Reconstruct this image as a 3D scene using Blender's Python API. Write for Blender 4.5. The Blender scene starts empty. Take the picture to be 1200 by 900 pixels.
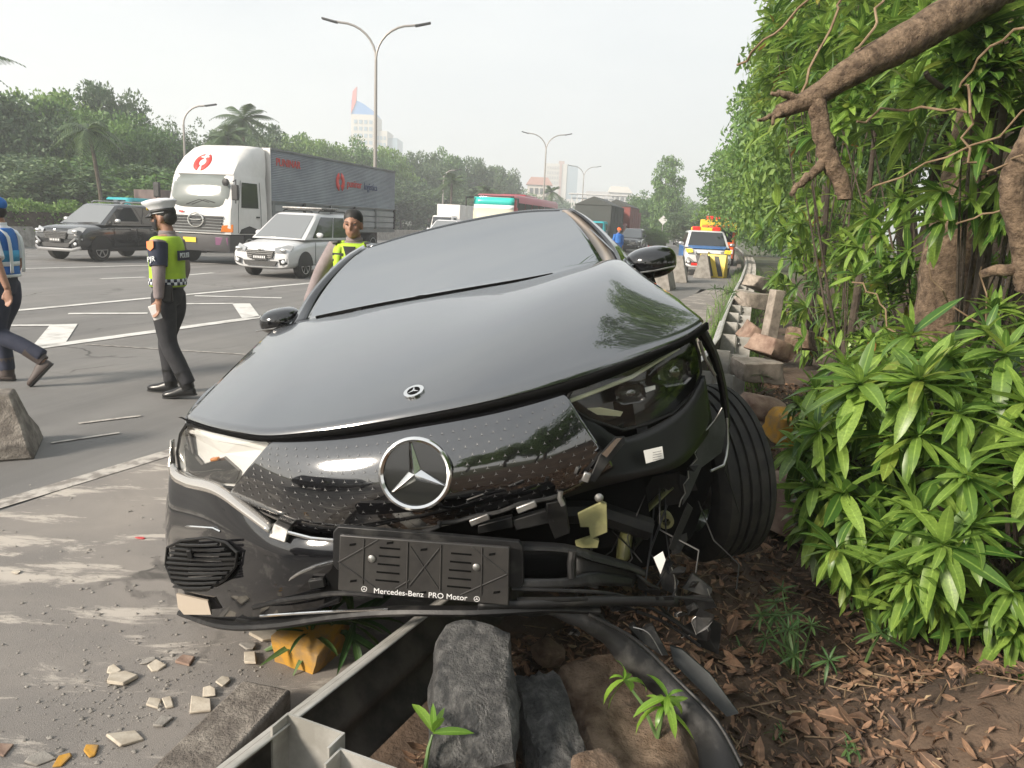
import bpy, bmesh, math, random
import numpy as np
from mathutils import Vector, Matrix, Euler
random.seed(7); RNG = np.random.default_rng(11)
PI = math.pi; rad = math.radians
SC = bpy.context.scene; COL = SC.collection
def V(*a): return Vector(a)

# ------------------------------------------------------------------ camera
PITCH, ROLL, CAM_H, FPX = rad(11.8), rad(2.6), 1.68, 900.0
cam_data = bpy.data.cameras.new('camera'); cam = bpy.data.objects.new('camera', cam_data); COL.objects.link(cam)
cam.matrix_world = Matrix.Translation((0, 0, CAM_H)) @ Matrix.Rotation(PI/2 - PITCH, 4, 'X') @ Matrix.Rotation(ROLL, 4, 'Z')
cam_data.sensor_width = 36; cam_data.lens = 36*FPX/1200; cam_data.clip_start = 0.05; cam_data.clip_end = 6000
SC.camera = cam
# ------------------------------------------------------------------ sky, sun, exposure
SUN_EL, SUN_AZ = rad(26), rad(-126)        # azimuth: 0 = +Y (ahead), negative = to the left; the sun stands behind the left shoulder
world = bpy.data.worlds.new('World'); SC.world = world; world.use_nodes = True
nt = world.node_tree; bg = nt.nodes['Background']
sky = nt.nodes.new('ShaderNodeTexSky'); sky.sky_type = 'NISHITA'; sky.sun_disc = False
sky.sun_elevation = SUN_EL; sky.sun_rotation = SUN_AZ; sky.dust_density = 6; sky.air_density = 1.4; sky.ozone_density = 1.5
hs = nt.nodes.new('ShaderNodeHueSaturation'); hs.inputs['Saturation'].default_value = 0.18; hs.inputs['Value'].default_value = 0.9
nt.links.new(sky.outputs[0], hs.inputs['Color'])
mx = nt.nodes.new('ShaderNodeMix'); mx.data_type = 'RGBA'; mx.inputs[0].default_value = 0.86
mx.inputs[7].default_value = (7.0, 7.45, 7.8, 1)       # an even pale overcast mixed over the clear-sky gradient
cn = nt.nodes.new('ShaderNodeTexNoise'); cn.inputs['Scale'].default_value = 2.2; cn.inputs['Detail'].default_value = 6; ctc = nt.nodes.new('ShaderNodeTexCoord'); cmp_ = nt.nodes.new('ShaderNodeMapping'); cmp_.inputs['Scale'].default_value = (1, 1, 3.2)
nt.links.new(ctc.outputs['Generated'], cmp_.inputs[0]); nt.links.new(cmp_.outputs[0], cn.inputs['Vector'])
cr = nt.nodes.new('ShaderNodeValToRGB'); cr.color_ramp.elements[0].position = .34; cr.color_ramp.elements[1].position = .68      # thin uneven cloud
cr.color_ramp.elements[0].color = (6.3, 6.8, 7.3, 1); cr.color_ramp.elements[1].color = (7.6, 7.95, 8.15, 1); nt.links.new(cn.outputs[0], cr.inputs[0]); nt.links.new(cr.outputs[0], mx.inputs[7])
nt.links.new(hs.outputs[0], mx.inputs[6]); nt.links.new(mx.outputs[2], bg.inputs['Color'])
bg.inputs['Strength'].default_value = 0.079
sd = bpy.data.lights.new('sun', 'SUN'); sun = bpy.data.objects.new('sun', sd); COL.objects.link(sun)
sd.energy = 5.0; sd.angle = rad(12); sd.color = (1.0, 0.89, 0.76)
_sv = V(math.sin(SUN_AZ)*math.cos(SUN_EL), math.cos(SUN_AZ)*math.cos(SUN_EL), math.sin(SUN_EL))
sun.rotation_euler = (-_sv).to_track_quat('-Z', 'Y').to_euler()
SC.view_settings.view_transform = 'Standard'; SC.view_settings.look = 'None'
SC.view_settings.exposure = 0.78; SC.view_settings.gamma = 1.0
SC.render.engine = 'CYCLES'
SC.cycles.max_bounces = 7; SC.cycles.diffuse_bounces = 3; SC.cycles.glossy_bounces = 4; SC.cycles.transmission_bounces = 6
SC.cycles.transparent_max_bounces = 12; SC.cycles.volume_bounces = 2; SC.cycles.caustics_reflective = False; SC.cycles.caustics_refractive = False
SC.cycles.sample_clamp_indirect = 6

# ------------------------------------------------------------------ pixel -> place helpers (photograph pixels, 1200 x 900)
_RC = cam.matrix_world.to_3x3(); _CO = V(0, 0, CAM_H)
def ray(px, py): return _RC @ V((px-600)/FPX, (450-py)/FPX, -1)
def gp(px, py, z=0.0):
    r = ray(px, py); return _CO + r*((z-CAM_H)/r.z)
def ad(px, py, d):                                     # the point of that sight line at depth y = d
    r = ray(px, py); return _CO + r*(d/r.y)
LANE = V(0.2553, 0.9669, 0).normalized(); LANE_R = V(0.9669, -0.2553, 0); LANE_ROT = -math.atan2(0.2553, 0.9669)

# ------------------------------------------------------------------ materials
def ramp(nt, fac, stops):
    r = nt.nodes.new('ShaderNodeValToRGB'); els = r.color_ramp.elements
    while len(els) < len(stops): els.new(0.5)
    for e, (p, c) in zip(els, stops): e.position = p; e.color = (*c, 1) if len(c) == 3 else c
    nt.links.new(fac, r.inputs[0]); return r.outputs[0]
def noise(nt, scale, detail=4, rough=.55, src='Object', dist=0.0):
    tc = nt.nodes.new('ShaderNodeTexCoord'); n = nt.nodes.new('ShaderNodeTexNoise')
    n.inputs['Scale'].default_value = scale; n.inputs['Detail'].default_value = detail; n.inputs['Roughness'].default_value = rough
    n.inputs['Distortion'].default_value = dist
    nt.links.new(tc.outputs[src], n.inputs['Vector']); return n.outputs[0]
def mixc(nt, fac, a, b):
    m = nt.nodes.new('ShaderNodeMix'); m.data_type = 'RGBA'
    for s, val in ((0, fac), (6, a), (7, b)):
        if hasattr(val, 'is_output'): nt.links.new(val, m.inputs[s])
        else: m.inputs[s].default_value = val if s == 0 else (*val, 1)
    return m.outputs[2]
def bump(nt, h, strength, dist, bsdf):
    b = nt.nodes.new('ShaderNodeBump'); b.inputs['Strength'].default_value = strength; b.inputs['Distance'].default_value = dist
    nt.links.new(h, b.inputs['Height']); nt.links.new(b.outputs[0], bsdf.inputs['Normal'])
def mat(name, c=(.5, .5, .5), rough=.5, metal=0, c2=None, scale=6, lo=.38, hi=.62, bs=0, bd=.01, bscale=None, coat=0, ior=1.5, trans=0, detail=5, emit=None, crough=.03, src='Object', spec=.5):
    m = bpy.data.materials.new(name); m.use_nodes = True; t = m.node_tree; b = t.nodes['Principled BSDF']
    b.inputs['Base Color'].default_value = (*c, 1); b.inputs['Roughness'].default_value = rough; b.inputs['Metallic'].default_value = metal
    b.inputs['IOR'].default_value = ior; b.inputs['Coat Weight'].default_value = coat; b.inputs['Coat Roughness'].default_value = crough
    b.inputs['Specular IOR Level'].default_value = spec
    b.inputs['Transmission Weight'].default_value = trans
    if emit: b.inputs['Emission Color'].default_value = (*emit[0], 1); b.inputs['Emission Strength'].default_value = emit[1]
    if c2 is not None:
        n = noise(t, scale, detail, .62, src)
        t.links.new(ramp(t, n, [(lo, c), (hi, c2)]), b.inputs['Base Color'])
    if bs: bump(t, noise(t, bscale or scale*3, 6, .65, src), bs, bd, b)
    return m
def leaf_mat(name, dark, light, rough=.42, tr=.28, odd=None):
    m = bpy.data.materials.new(name); m.use_nodes = True; t = m.node_tree; b = t.nodes['Principled BSDF']; out = t.nodes['Material Output']
    at = t.nodes.new('ShaderNodeAttribute'); at.attribute_name = 'rnd'
    oi = t.nodes.new('ShaderNodeObjectInfo')
    ad_ = t.nodes.new('ShaderNodeMath'); ad_.operation = 'ADD'; t.links.new(at.outputs['Fac'], ad_.inputs[0]); t.links.new(oi.outputs['Random'], ad_.inputs[1])
    fr = t.nodes.new('ShaderNodeMath'); fr.operation = 'FRACT'; t.links.new(ad_.outputs[0], fr.inputs[0])
    mid = tuple((a+c)/2 for a, c in zip(dark, light))
    stops = [(0, dark), (.55, mid), (.93, light)] + ([(.975, odd)] if odd else [])
    col = ramp(t, fr.outputs[0], stops)
    ea = t.nodes.new('ShaderNodeAttribute'); ea.attribute_name = 'edge'                       # pale midrib, mottled blade, dry rim
    col = mixc(t, ramp(t, ea.outputs['Fac'], [(.0, (.55,.55,.55)), (.16, (0,0,0))]), col, tuple(min(1, x*1.5+.03) for x in light))
    mot = noise(t, 26, 5, .7); col = mixc(t, ramp(t, mot, [(.30, (.55,.55,.55)), (.62, (0,0,0))]), col, tuple(x*.9 for x in dark))
    col = mixc(t, ramp(t, noise(t, 70, 3, .6), [(.66, (0,0,0)), (.74, (.5,.5,.5))]), col, (.20,.20,.12))
    t.links.new(col, b.inputs['Base Color']); b.inputs['Roughness'].default_value = rough
    tl = t.nodes.new('ShaderNodeBsdfTranslucent')
    g = t.nodes.new('ShaderNodeHueSaturation'); g.inputs['Value'].default_value = 1.7; g.inputs['Hue'].default_value = .485; t.links.new(col, g.inputs['Color']); t.links.new(g.outputs[0], tl.inputs[0])
    ms = t.nodes.new('ShaderNodeMixShader'); ms.inputs[0].default_value = tr
    t.links.new(b.outputs[0], ms.inputs[1]); t.links.new(tl.outputs[0], ms.inputs[2]); t.links.new(ms.outputs[0], out.inputs[0])
    return m
def glass_mat(name, tint=(1, 1, 1), fac=.12, rough=.02):
    m = bpy.data.materials.new(name); m.use_nodes = True; t = m.node_tree; out = t.nodes['Material Output']
    tr = t.nodes.new('ShaderNodeBsdfTransparent'); tr.inputs[0].default_value = (*tint, 1)
    gl = t.nodes.new('ShaderNodeBsdfGlossy'); gl.inputs['Roughness'].default_value = rough
    fr = t.nodes.new('ShaderNodeLayerWeight'); fr.inputs[0].default_value = .5
    pw = t.nodes.new('ShaderNodeMath'); pw.operation = 'POWER'; pw.inputs[1].default_value = 4.5; t.links.new(fr.outputs['Facing'], pw.inputs[0])
    a = t.nodes.new('ShaderNodeMath'); a.operation = 'MULTIPLY_ADD'; a.inputs[1].default_value = .85; a.inputs[2].default_value = fac+.04; t.links.new(pw.outputs[0], a.inputs[0])
    ms = t.nodes.new('ShaderNodeMixShader'); t.links.new(a.outputs[0], ms.inputs[0]); t.links.new(tr.outputs[0], ms.inputs[1]); t.links.new(gl.outputs[0], ms.inputs[2])
    t.links.new(ms.outputs[0], out.inputs[0]); return m

# ------------------------------------------------------------------ mesh helpers
class MB:
    def __init__(s): s.v = []; s.f = []; s.m = []; s.mi = 0
    def add(s, vs, fs):
        o = len(s.v); s.v += [tuple(p) for p in vs]; s.f += [tuple(i+o for i in f) for f in fs]; s.m += [s.mi]*len(fs); return s
    def box(s, c, d, rot=None, taper=None):
        x, y, z = d[0]/2, d[1]/2, d[2]/2; tx, ty = taper or (1, 1)
        p = [V(-x,-y,-z), V(x,-y,-z), V(x,y,-z), V(-x,y,-z), V(-x*tx,-y*ty,z), V(x*tx,-y*ty,z), V(x*tx,y*ty,z), V(-x*tx,y*ty,z)]
        if rot: R = rot if isinstance(rot, Matrix) else Euler(rot).to_matrix(); p = [R @ q for q in p]
        c = Vector(c)
        return s.add([q+c for q in p], [(3,2,1,0),(4,5,6,7),(0,1,5,4),(1,2,6,5),(2,3,7,6),(3,0,4,7)])
    def grid(s, rows, close=False):
        n = len(rows[0]); vs = [p for r in rows for p in r]; fs = []
        for i in range(len(rows)-1):
            for j in range(n if close else n-1):
                k = (j+1) % n; fs.append((i*n+j, i*n+k, (i+1)*n+k, (i+1)*n+j))
        return s.add(vs, fs)
    def poly(s, pts): return s.add(pts, [tuple(range(len(pts)))])
    def prism(s, pts, vec):
        n = len(pts); vec = Vector(vec); a = [Vector(p) for p in pts]; b = [p+vec for p in a]
        return s.add(a+b, [tuple(range(n))[::-1], tuple(range(n, 2*n))] + [(i, (i+1) % n, n+(i+1) % n, n+i) for i in range(n)])
    def rings(s, rings, cap=True):
        n = len(rings[0]); o = len(s.v); s.grid(rings, True)
        if cap:
            s.f += [tuple(o+i for i in range(n))[::-1], tuple(o+(len(rings)-1)*n+i for i in range(n))]; s.m += [s.mi]*2
        return s
    def tube(s, path, r, n=8, cap=True, flat=1.0, up=None):
        P = [Vector(p) for p in path]; R = r if isinstance(r, (list, tuple)) else [r]*len(P); rg = []
        u = None
        for i, p in enumerate(P):
            t = (P[min(i+1, len(P)-1)]-P[max(i-1, 0)]).normalized()
            if u is None:
                a = Vector(up) if up else (V(0,0,1) if abs(t.z) < .9 else V(1,0,0)); u = a
            u = (u - t*u.dot(t)).normalized(); w = t.cross(u)
            rg.append([p + u*(math.cos(k*2*PI/n)*R[i]) + w*(math.sin(k*2*PI/n)*R[i]*flat) for k in range(n)])
        return s.rings(rg, cap)
    def lathe(s, prof, n=20, M=None, cap=True):          # profile (r, z) about z
        M = M or Matrix()
        return s.rings([[M @ V(r*math.cos(k*2*PI/n), r*math.sin(k*2*PI/n), z) for k in range(n)] for r, z in prof], cap)
    def ball(s, c, r, n=12, M=None):
        r = r if hasattr(r, '__len__') else (r, r, r); c = Vector(c); rg = []
        for i in range(1, n//2+1):
            a = PI*i/(n//2+1)
            rg.append([V(r[0]*math.sin(a)*math.cos(k*2*PI/n), r[1]*math.sin(a)*math.sin(k*2*PI/n), r[2]*math.cos(a)) for k in range(n)])
        if M: rg = [[M @ p for p in q] for q in rg]
        return s.rings([[p+c for p in q] for q in rg][::-1])
    def xf(s, M): s.v = [tuple(M @ Vector(p)) for p in s.v]; return s
    def build(s, name, mats, parent=None, smooth=True, ang=35, sol=0, sub=0, bev=0, off=-1, remesh=0, sm=0):
        me = bpy.data.meshes.new(name); me.from_pydata(s.v, [], s.f)
        for m_ in (mats if isinstance(mats, (list, tuple)) else [mats]): me.materials.append(m_)
        if any(s.m): me.polygons.foreach_set('material_index', s.m)
        bm = bmesh.new(); bm.from_mesh(me); bmesh.ops.recalc_face_normals(bm, faces=bm.faces); bm.to_mesh(me); bm.free()
        if smooth:
            me.polygons.foreach_set('use_smooth', [True]*len(me.polygons))
            if not remesh and not sub: me.set_sharp_from_angle(angle=rad(ang))
        o = bpy.data.objects.new(name, me); COL.objects.link(o)
        if parent: o.parent = parent
        if remesh:
            md = o.modifiers.new('r', 'REMESH'); md.mode = 'VOXEL'; md.voxel_size = remesh; md.use_smooth_shade = True
            md = o.modifiers.new('s', 'SMOOTH'); md.factor = .5; md.iterations = sm or 4
        if sub: md = o.modifiers.new('u', 'SUBSURF'); md.levels = md.render_levels = sub
        if sol: md = o.modifiers.new('t', 'SOLIDIFY'); md.thickness = sol; md.offset = off
        if bev: md = o.modifiers.new('b', 'BEVEL'); md.width = bev; md.segments = 2; md.limit_method = 'ANGLE'; md.angle_limit = rad(30)
        return o
def tag(o, label=None, cat=None, group=None, kind=None):
    if label: o['label'] = label
    if cat: o['category'] = cat
    if group: o['group'] = group
    if kind: o['kind'] = kind
    return o
def thing(name, label, cat, loc=(0,0,0), rz=0, group=None, M=None):
    o = bpy.data.objects.new(name, None); COL.objects.link(o); o.empty_display_size = .1
    if M is not None: o.matrix_world = M
    else: o.location = loc; o.rotation_euler = (0, 0, rz)
    return tag(o, label, cat, group)
def dup(o, loc=None, rz=None, label=None, parent=None, scale=None):
    c = o.copy(); COL.objects.link(c)
    if parent is not None: c.parent = parent
    if loc is not None: c.location = loc
    if rz is not None: c.rotation_euler = (0, 0, rz)
    if scale is not None: c.scale = scale if hasattr(scale, '__len__') else (scale,)*3
    if label: c['label'] = label
    for ch in list(o.children): dup(ch, parent=c)
    return c
def text(name, s, size, M, m, parent, depth=.002, align='CENTER'):
    cu = bpy.data.curves.new(name, 'FONT'); cu.body = s; cu.size = size; cu.extrude = depth; cu.align_x = align; cu.align_y = 'CENTER'; cu.materials.append(m)
    tmp = bpy.data.objects.new(name, cu); COL.objects.link(tmp)
    me = bpy.data.meshes.new_from_object(tmp.evaluated_get(bpy.context.evaluated_depsgraph_get())); bpy.data.objects.remove(tmp)
    if not me.materials: me.materials.append(m)
    o = bpy.data.objects.new(name, me); COL.objects.link(o)
    o.parent = parent; o.matrix_local = M; return o
def frame(o, x, y):                                     # matrix with origin o, x axis along x, z = x cross y
    x = Vector(x).normalized(); z = x.cross(Vector(y)).normalized(); y = z.cross(x)
    return Matrix(((x.x, y.x, z.x, o[0]), (x.y, y.y, z.y, o[1]), (x.z, y.z, z.z, o[2]), (0, 0, 0, 1)))
def soup(name, verts, faces4, mats, parent=None, rnd=None, smooth=False, mi=None, edge=None):   # fast big mesh of quads
    me = bpy.data.meshes.new(name); n = len(faces4); k = faces4.shape[1]
    me.vertices.add(len(verts)); me.vertices.foreach_set('co', np.asarray(verts, np.float32).ravel())
    me.loops.add(n*k); me.loops.foreach_set('vertex_index', faces4.astype(np.int32).ravel())
    me.polygons.add(n); me.polygons.foreach_set('loop_start', np.arange(0, n*k, k, dtype=np.int32)); me.polygons.foreach_set('loop_total', np.full(n, k, np.int32))
    for m_ in (mats if isinstance(mats, (list, tuple)) else [mats]): me.materials.append(m_)
    if mi is not None: me.polygons.foreach_set('material_index', mi.astype(np.int32))
    me.update(calc_edges=True)
    if smooth: me.polygons.foreach_set('use_smooth', np.ones(n, bool))
    if rnd is not None: a = me.attributes.new('rnd', 'FLOAT', 'FACE'); a.data.foreach_set('value', np.asarray(rnd, np.float32))
    a = me.attributes.new('edge', 'FLOAT', 'POINT'); a.data.foreach_set('value', np.asarray(edge, np.float32) if edge is not None else np.full(len(verts), .5, np.float32))
    o = bpy.data.objects.new(name, me); COL.objects.link(o)
    if parent: o.parent = parent
    return o

def resample(P, n):
    P = [Vector(p) for p in P]; L = [0]
    for a, b in zip(P, P[1:]): L.append(L[-1]+(b-a).length)
    # smooth (Catmull-Rom) resample by arc length
    out = []
    for i in range(n):
        s = L[-1]*i/(n-1); k = 0
        while k < len(P)-2 and L[k+1] < s: k += 1
        t = (s-L[k])/max(L[k+1]-L[k], 1e-9)
        p0, p1, p2, p3 = P[max(k-1, 0)], P[k], P[k+1], P[min(k+2, len(P)-1)]
        out.append(.5*((2*p1)+(p2-p0)*t+(2*p0-5*p1+4*p2-p3)*t*t+(3*p1-p0-3*p2+p3)*t*t*t))
    return out
M_ = {}
def mm(k, *a, **kw): M_[k] = mat(k, *a, **kw); return M_[k]
mm('black_paint', (.006,.006,.007), .25, coat=1, ior=1.6, crough=.015); M_['black_paint'].node_tree.nodes['Principled BSDF'].inputs['Coat IOR'].default_value = 2.5
mm('gloss_black', (.006,.006,.007), .08, coat=1, ior=1.5, crough=.01); M_['gloss_black'].node_tree.nodes['Principled BSDF'].inputs['Coat IOR'].default_value = 1.5
_t = M_['black_paint'].node_tree; _b = _t.nodes['Principled BSDF']; _n = noise(_t, 7, 3, .5); bump(_t, _n, .10, .004, _b)      # the slight unevenness of pressed sheet
_t.links.new(_b.inputs['Normal'].links[0].from_socket, _b.inputs['Coat Normal']); _t.links.new(ramp(_t, noise(_t, 3, 8, .7), [(.4, (.012,)*3), (.8, (.07,)*3)]), _b.inputs['Coat Roughness'])
mm('black_plastic', (.008,.008,.0085), .5, c2=(.014,.014,.0135), scale=30, bs=.15, bd=.002, bscale=220, spec=.3)
mm('scuffed_plastic', (.010,.010,.0105), .48, c2=(.055,.053,.05), scale=11, lo=.52, hi=.74, bs=.35, bd=.003, bscale=60, spec=.4)
mm('dark_void', (.004,.004,.004), .9, spec=.1)
mm('tyre', (.011,.011,.011), .8, c2=(.026,.024,.021), scale=14, bs=.2, bd=.002, bscale=90)
mm('chrome', (.82,.81,.79), .12, metal=1)
mm('worn_steel', (.42,.42,.41), .42, metal=.85, c2=(.22,.21,.2), scale=14, bs=.1, bd=.002)
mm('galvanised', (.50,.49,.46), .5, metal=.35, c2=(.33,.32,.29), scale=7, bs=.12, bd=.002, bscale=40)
mm('shaded_steel', (.055,.05,.045), .75, metal=.2, c2=(.12,.105,.09), scale=9, bs=.3, bd=.003, bscale=50)  # rail steel darkened: the shade on the beam's back is in this colour
mm('olive_primer', (.30,.29,.13), .5, c2=(.22,.21,.10), scale=18)
mm('white_print', (.8,.8,.8), .5)
mm('film_glass', (.012,.016,.018), .03, ior=5.2, spec=.5)
mm('lamp_silver', (.86,.85,.82), .4, metal=.0)
mm('panel_black', (.006,.006,.007), .1, coat=1, ior=1.5, crough=.012); M_['panel_black'].node_tree.nodes['Principled BSDF'].inputs['Coat IOR'].default_value = 2.15
M_['lens_clear'] = glass_mat('lens_clear', (.93,.94,.93), .03)
M_['lens'] = glass_mat('lens', (.96,.96,.95), .16)
mm('white_label', (.75,.75,.72), .5)
mm('grey_print', (.2,.2,.2), .5)
# ------------------------------------------------------------------ ground, road, kerb
mm('soil', (.055,.038,.027), .95, c2=(.13,.088,.06), scale=2.2, bs=.6, bd=.03, bscale=16)
mm('grass_ground', (.05,.07,.03), .95, c2=(.11,.10,.055), scale=.6, bs=.4, bd=.05, bscale=8)
def asphalt(name, a, b, dust, dscale, dlo, dhi, patch=None):
    m = bpy.data.materials.new(name); m.use_nodes = True; t = m.node_tree; bs = t.nodes['Principled BSDF']
    fine = noise(t, 260, 3, .7); mid = noise(t, 1.3, 6, .6); big = noise(t, dscale, 7, .62, dist=.6)
    base = mixc(t, ramp(t, mid, [(.35, (0,0,0)), (.65, (1,1,1))]), a, b)
    grain = mixc(t, ramp(t, fine, [(.36, (0,0,0)), (.66, (1,1,1))]), tuple(x*.55 for x in a), tuple(min(1, x*1.5) for x in b))
    c1 = mixc(t, .45, base, grain)
    c2 = mixc(t, ramp(t, big, [(dlo, (0,0,0)), (dhi, (.8,.8,.8))]), c1, dust)
    if not patch:                                        # long worn wheel tracks
        tc = t.nodes.new('ShaderNodeTexCoord'); mp = t.nodes.new('ShaderNodeMapping'); mp.inputs['Rotation'].default_value = (0, 0, rad(-14.8+90)*-1+rad(90)*0); mp.vector_type = 'TEXTURE'; mp.inputs['Rotation'].default_value = (0,0,LANE_ROT); mp.inputs['Scale'].default_value = (1, 26, 1); t.links.new(tc.outputs['Object'], mp.inputs[0])
        n = t.nodes.new('ShaderNodeTexNoise'); n.inputs['Scale'].default_value = .9; n.inputs['Detail'].default_value = 7; n.inputs['Roughness'].default_value = .65; t.links.new(mp.outputs[0], n.inputs['Vector'])
        c2 = mixc(t, ramp(t, n.outputs[0], [(.38, (0,0,0)), (.68, (.75,.75,.75))]), c2, tuple(x*.62 for x in a))
    vo = t.nodes.new('ShaderNodeTexVoronoi'); vo.feature = 'DISTANCE_TO_EDGE'; vo.inputs['Scale'].default_value = .42; tcv = t.nodes.new('ShaderNodeTexCoord'); dn_ = t.nodes.new('ShaderNodeTexNoise'); dn_.inputs['Scale'].default_value = 1.6; dn_.inputs['Detail'].default_value = 8; t.links.new(tcv.outputs['Object'], dn_.inputs['Vector'])
    vm = t.nodes.new('ShaderNodeVectorMath'); vm.operation = 'MULTIPLY_ADD'; vm.inputs[1].default_value = (.9,.9,0); t.links.new(dn_.outputs[1], vm.inputs[0]); t.links.new(tcv.outputs['Object'], vm.inputs[2]); t.links.new(vm.outputs[0], vo.inputs['Vector'])
    ck = ramp(t, vo.outputs['Distance'], [(.004, (.75,.75,.75)), (.011, (0,0,0))]); mk_ = ramp(t, big, [(.50, (0,0,0)), (.60, (1,1,1))])
    mu = t.nodes.new('ShaderNodeMath'); mu.operation = 'MULTIPLY'; t.links.new(ck, mu.inputs[0]); t.links.new(mk_, mu.inputs[1]); c2 = mixc(t, mu.outputs[0], c2, (.035,.033,.03))
    if patch:                                            # crushed plaster ground into the surface
        tc = t.nodes.new('ShaderNodeTexCoord'); mp = t.nodes.new('ShaderNodeMapping'); mp.inputs['Scale'].default_value = (1.1, 3.4, 1); mp.inputs['Rotation'].default_value = (0, 0, rad(10)); t.links.new(tc.outputs['Object'], mp.inputs[0])
        n = t.nodes.new('ShaderNodeTexNoise'); n.inputs['Scale'].default_value = 1.25; n.inputs['Detail'].default_value = 9; n.inputs['Roughness'].default_value = .72; n.inputs['Distortion'].default_value = .5; t.links.new(mp.outputs[0], n.inputs['Vector'])
        c2 = mixc(t, ramp(t, n.outputs[0], [(.53, (0,0,0)), (.60, (.9,.9,.9))]), c2, patch)
    t.links.new(c2, bs.inputs['Base Color']); bs.inputs['Roughness'].default_value = .9
    bump(t, fine, .55, .006, bs); return m
M_['asphalt'] = asphalt('asphalt', (.165,.16,.155), (.225,.218,.208), (.25,.236,.218), .35, .45, .75)
M_['shoulder'] = asphalt('shoulder', (.17,.158,.147), (.235,.217,.20), (.30,.27,.24), .8, .42, .68, patch=(.50,.455,.40))
mm('road_paint', (.62,.61,.58), .8, c2=(.40,.385,.36), scale=3.5, lo=.48, hi=.68, bs=.3, bd=.003, bscale=120)
mm('old_paint', (.46,.43,.39), .85, c2=(.22,.20,.18), scale=9, lo=.44, hi=.6, bs=.3, bd=.003, bscale=120)
mm('concrete', (.33,.31,.28), .9, c2=(.20,.185,.165), scale=5, bs=.5, bd=.01, bscale=45)
mm('kerb_concrete', (.15,.13,.112), .95, c2=(.36,.325,.28), scale=10, lo=.42, hi=.72, bs=1, bd=.02, bscale=50)
mm('yellow_paint', (.50,.26,.03), .8, c2=(.22,.16,.09), scale=11, lo=.42, hi=.70, bs=.4, bd=.006, bscale=40)
mm('plaster', (.52,.47,.39), .9, c2=(.40,.35,.28), scale=20, bs=.4, bd=.004)
g = MB(); n = 24; ex_ = [-1400,-700,-300,-120,-50,-20,0,20,50,120,300,700,1400]
g.grid([[V(x, y, -.05 if abs(x) < 400 and abs(y) < 400 else -.05) for x in ex_] for y in ex_])
tag(g.build('ground', M_['grass_ground']), kind='structure')
RZ = .50
RAIL = [V(-6.2,-11,RZ), V(-3.0,-4,RZ), V(-1.45,-.6,RZ)] + [gp(px, py, RZ) for px, py in ((260,900),(475,725),(660,561),(760,475),(835,410),(851,368),(863,340),(872,320),(875,305),(870,295),(859,288),(842,282))]
RAIL += [RAIL[-1]+(RAIL[-1]-RAIL[-2])*.9+V(-4,0,0), RAIL[-1]+(RAIL[-1]-RAIL[-2])*2.2+V(-22,-2,0)]
RP = resample(RAIL, 140)
def side_of(i):
    t = (RP[min(i+1, 139)]-RP[max(i-1, 0)]); t.z = 0; t.normalize(); return V(t.y, -t.x, 0), t
road = []; shoulder = []; prev = None
for i in range(140):
    nr_, t = side_of(i); p = V(RP[i].x, RP[i].y, 0); e = p-nr_*.18
    lat = e.dot(LANE_R); far = e - LANE_R*(lat+40)
    road.append([e, e.lerp(far, .12), e.lerp(far, .4), far])
far_end = [q+LANE*700 for q in road[-1]]; road.append(far_end)
tag(MB().grid(road).build('road', M_['asphalt'], smooth=False), kind='structure')
# the dusty shoulder: between the edge line and the kerb
EL0, EL1 = gp(0, 600), gp(200, 530)
ed = (EL1-EL0).normalized(); sh = []
for i in range(140):
    if RP[i].y > 24 or RP[i].y < -5: continue
    nr_, t = side_of(i); e = V(RP[i].x, RP[i].y, .004)-nr_*.18
    l = EL0 + ed*((e.y-EL0.y)/ed.y); l.z = .004
    w = min(1.9+max(0,(12-e.y))*.02, (e-l).length)
    if e.y < 9: sh.append([e, e.lerp(l, .5), l])
    else: sh.append([e, e-LANE_R*1.0+V(0,0,0), e-LANE_R*(2.2-.1*(e.y-9))])
tag(MB().grid(sh).build('road_shoulder', M_['shoulder'], smooth=False), kind='structure')
def mark(name, pts, m='road_paint', z=.008): return tag(MB().poly([gp(*p)+V(0,0,z) for p in pts]).build(name, M_[m], smooth=False), kind='structure')
def line(name, a, b, w, m='road_paint', z=.008, ext=(0, 0)):
    A, B = gp(*a), gp(*b); d = (B-A).normalized(); A -= d*ext[0]; B += d*ext[1]; s = V(d.y, -d.x, 0)*w/2; k = max(2, int((B-A).length))
    return tag(MB().grid([[A.lerp(B, i/k)-s+V(0,0,z), A.lerp(B, i/k)+s+V(0,0,z)] for i in range(k+1)]).build(name, M_[m], smooth=False), kind='structure')
line('edge_line', (0,592), (200,531), .13, 'old_paint', ext=(1.5, 9))
line('gore_line', (35,409), (300,372.5), .20, ext=(.2, 4)); line('lane_line', (23,364), (300,338), .16, ext=(6, 8))
mark('chevron', [(59,381),(91,380),(77,402),(35,410)]); line('chevron_line', (0,382), (60,381.5), .15)
mark('chevron', [(272,356),(293,356),(305,372),(284,374)]); line('chevron_line', (205,356.5), (274,356), .16)
line('chevron_line', (80,368), (173,367.5), .17); line('chevron_line', (228,347), (330,349.5), .16)
line('lane_dash', (118,327), (170,325), .15); line('lane_dash', (220,322.5), (250,320), .15); line('lane_line', (32,315), (142,312), .15, ext=(3, 14))
line('worn_scratch', (100,404), (289,416), .035, 'old_paint'); line('worn_scratch', (92,497), (165,488), .045, 'old_paint'); line('worn_scratch', (60,520), (140,508), .035, 'old_paint')
line('lane_line', (716,345), (752,300), .16, ext=(0, 20))
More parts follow.
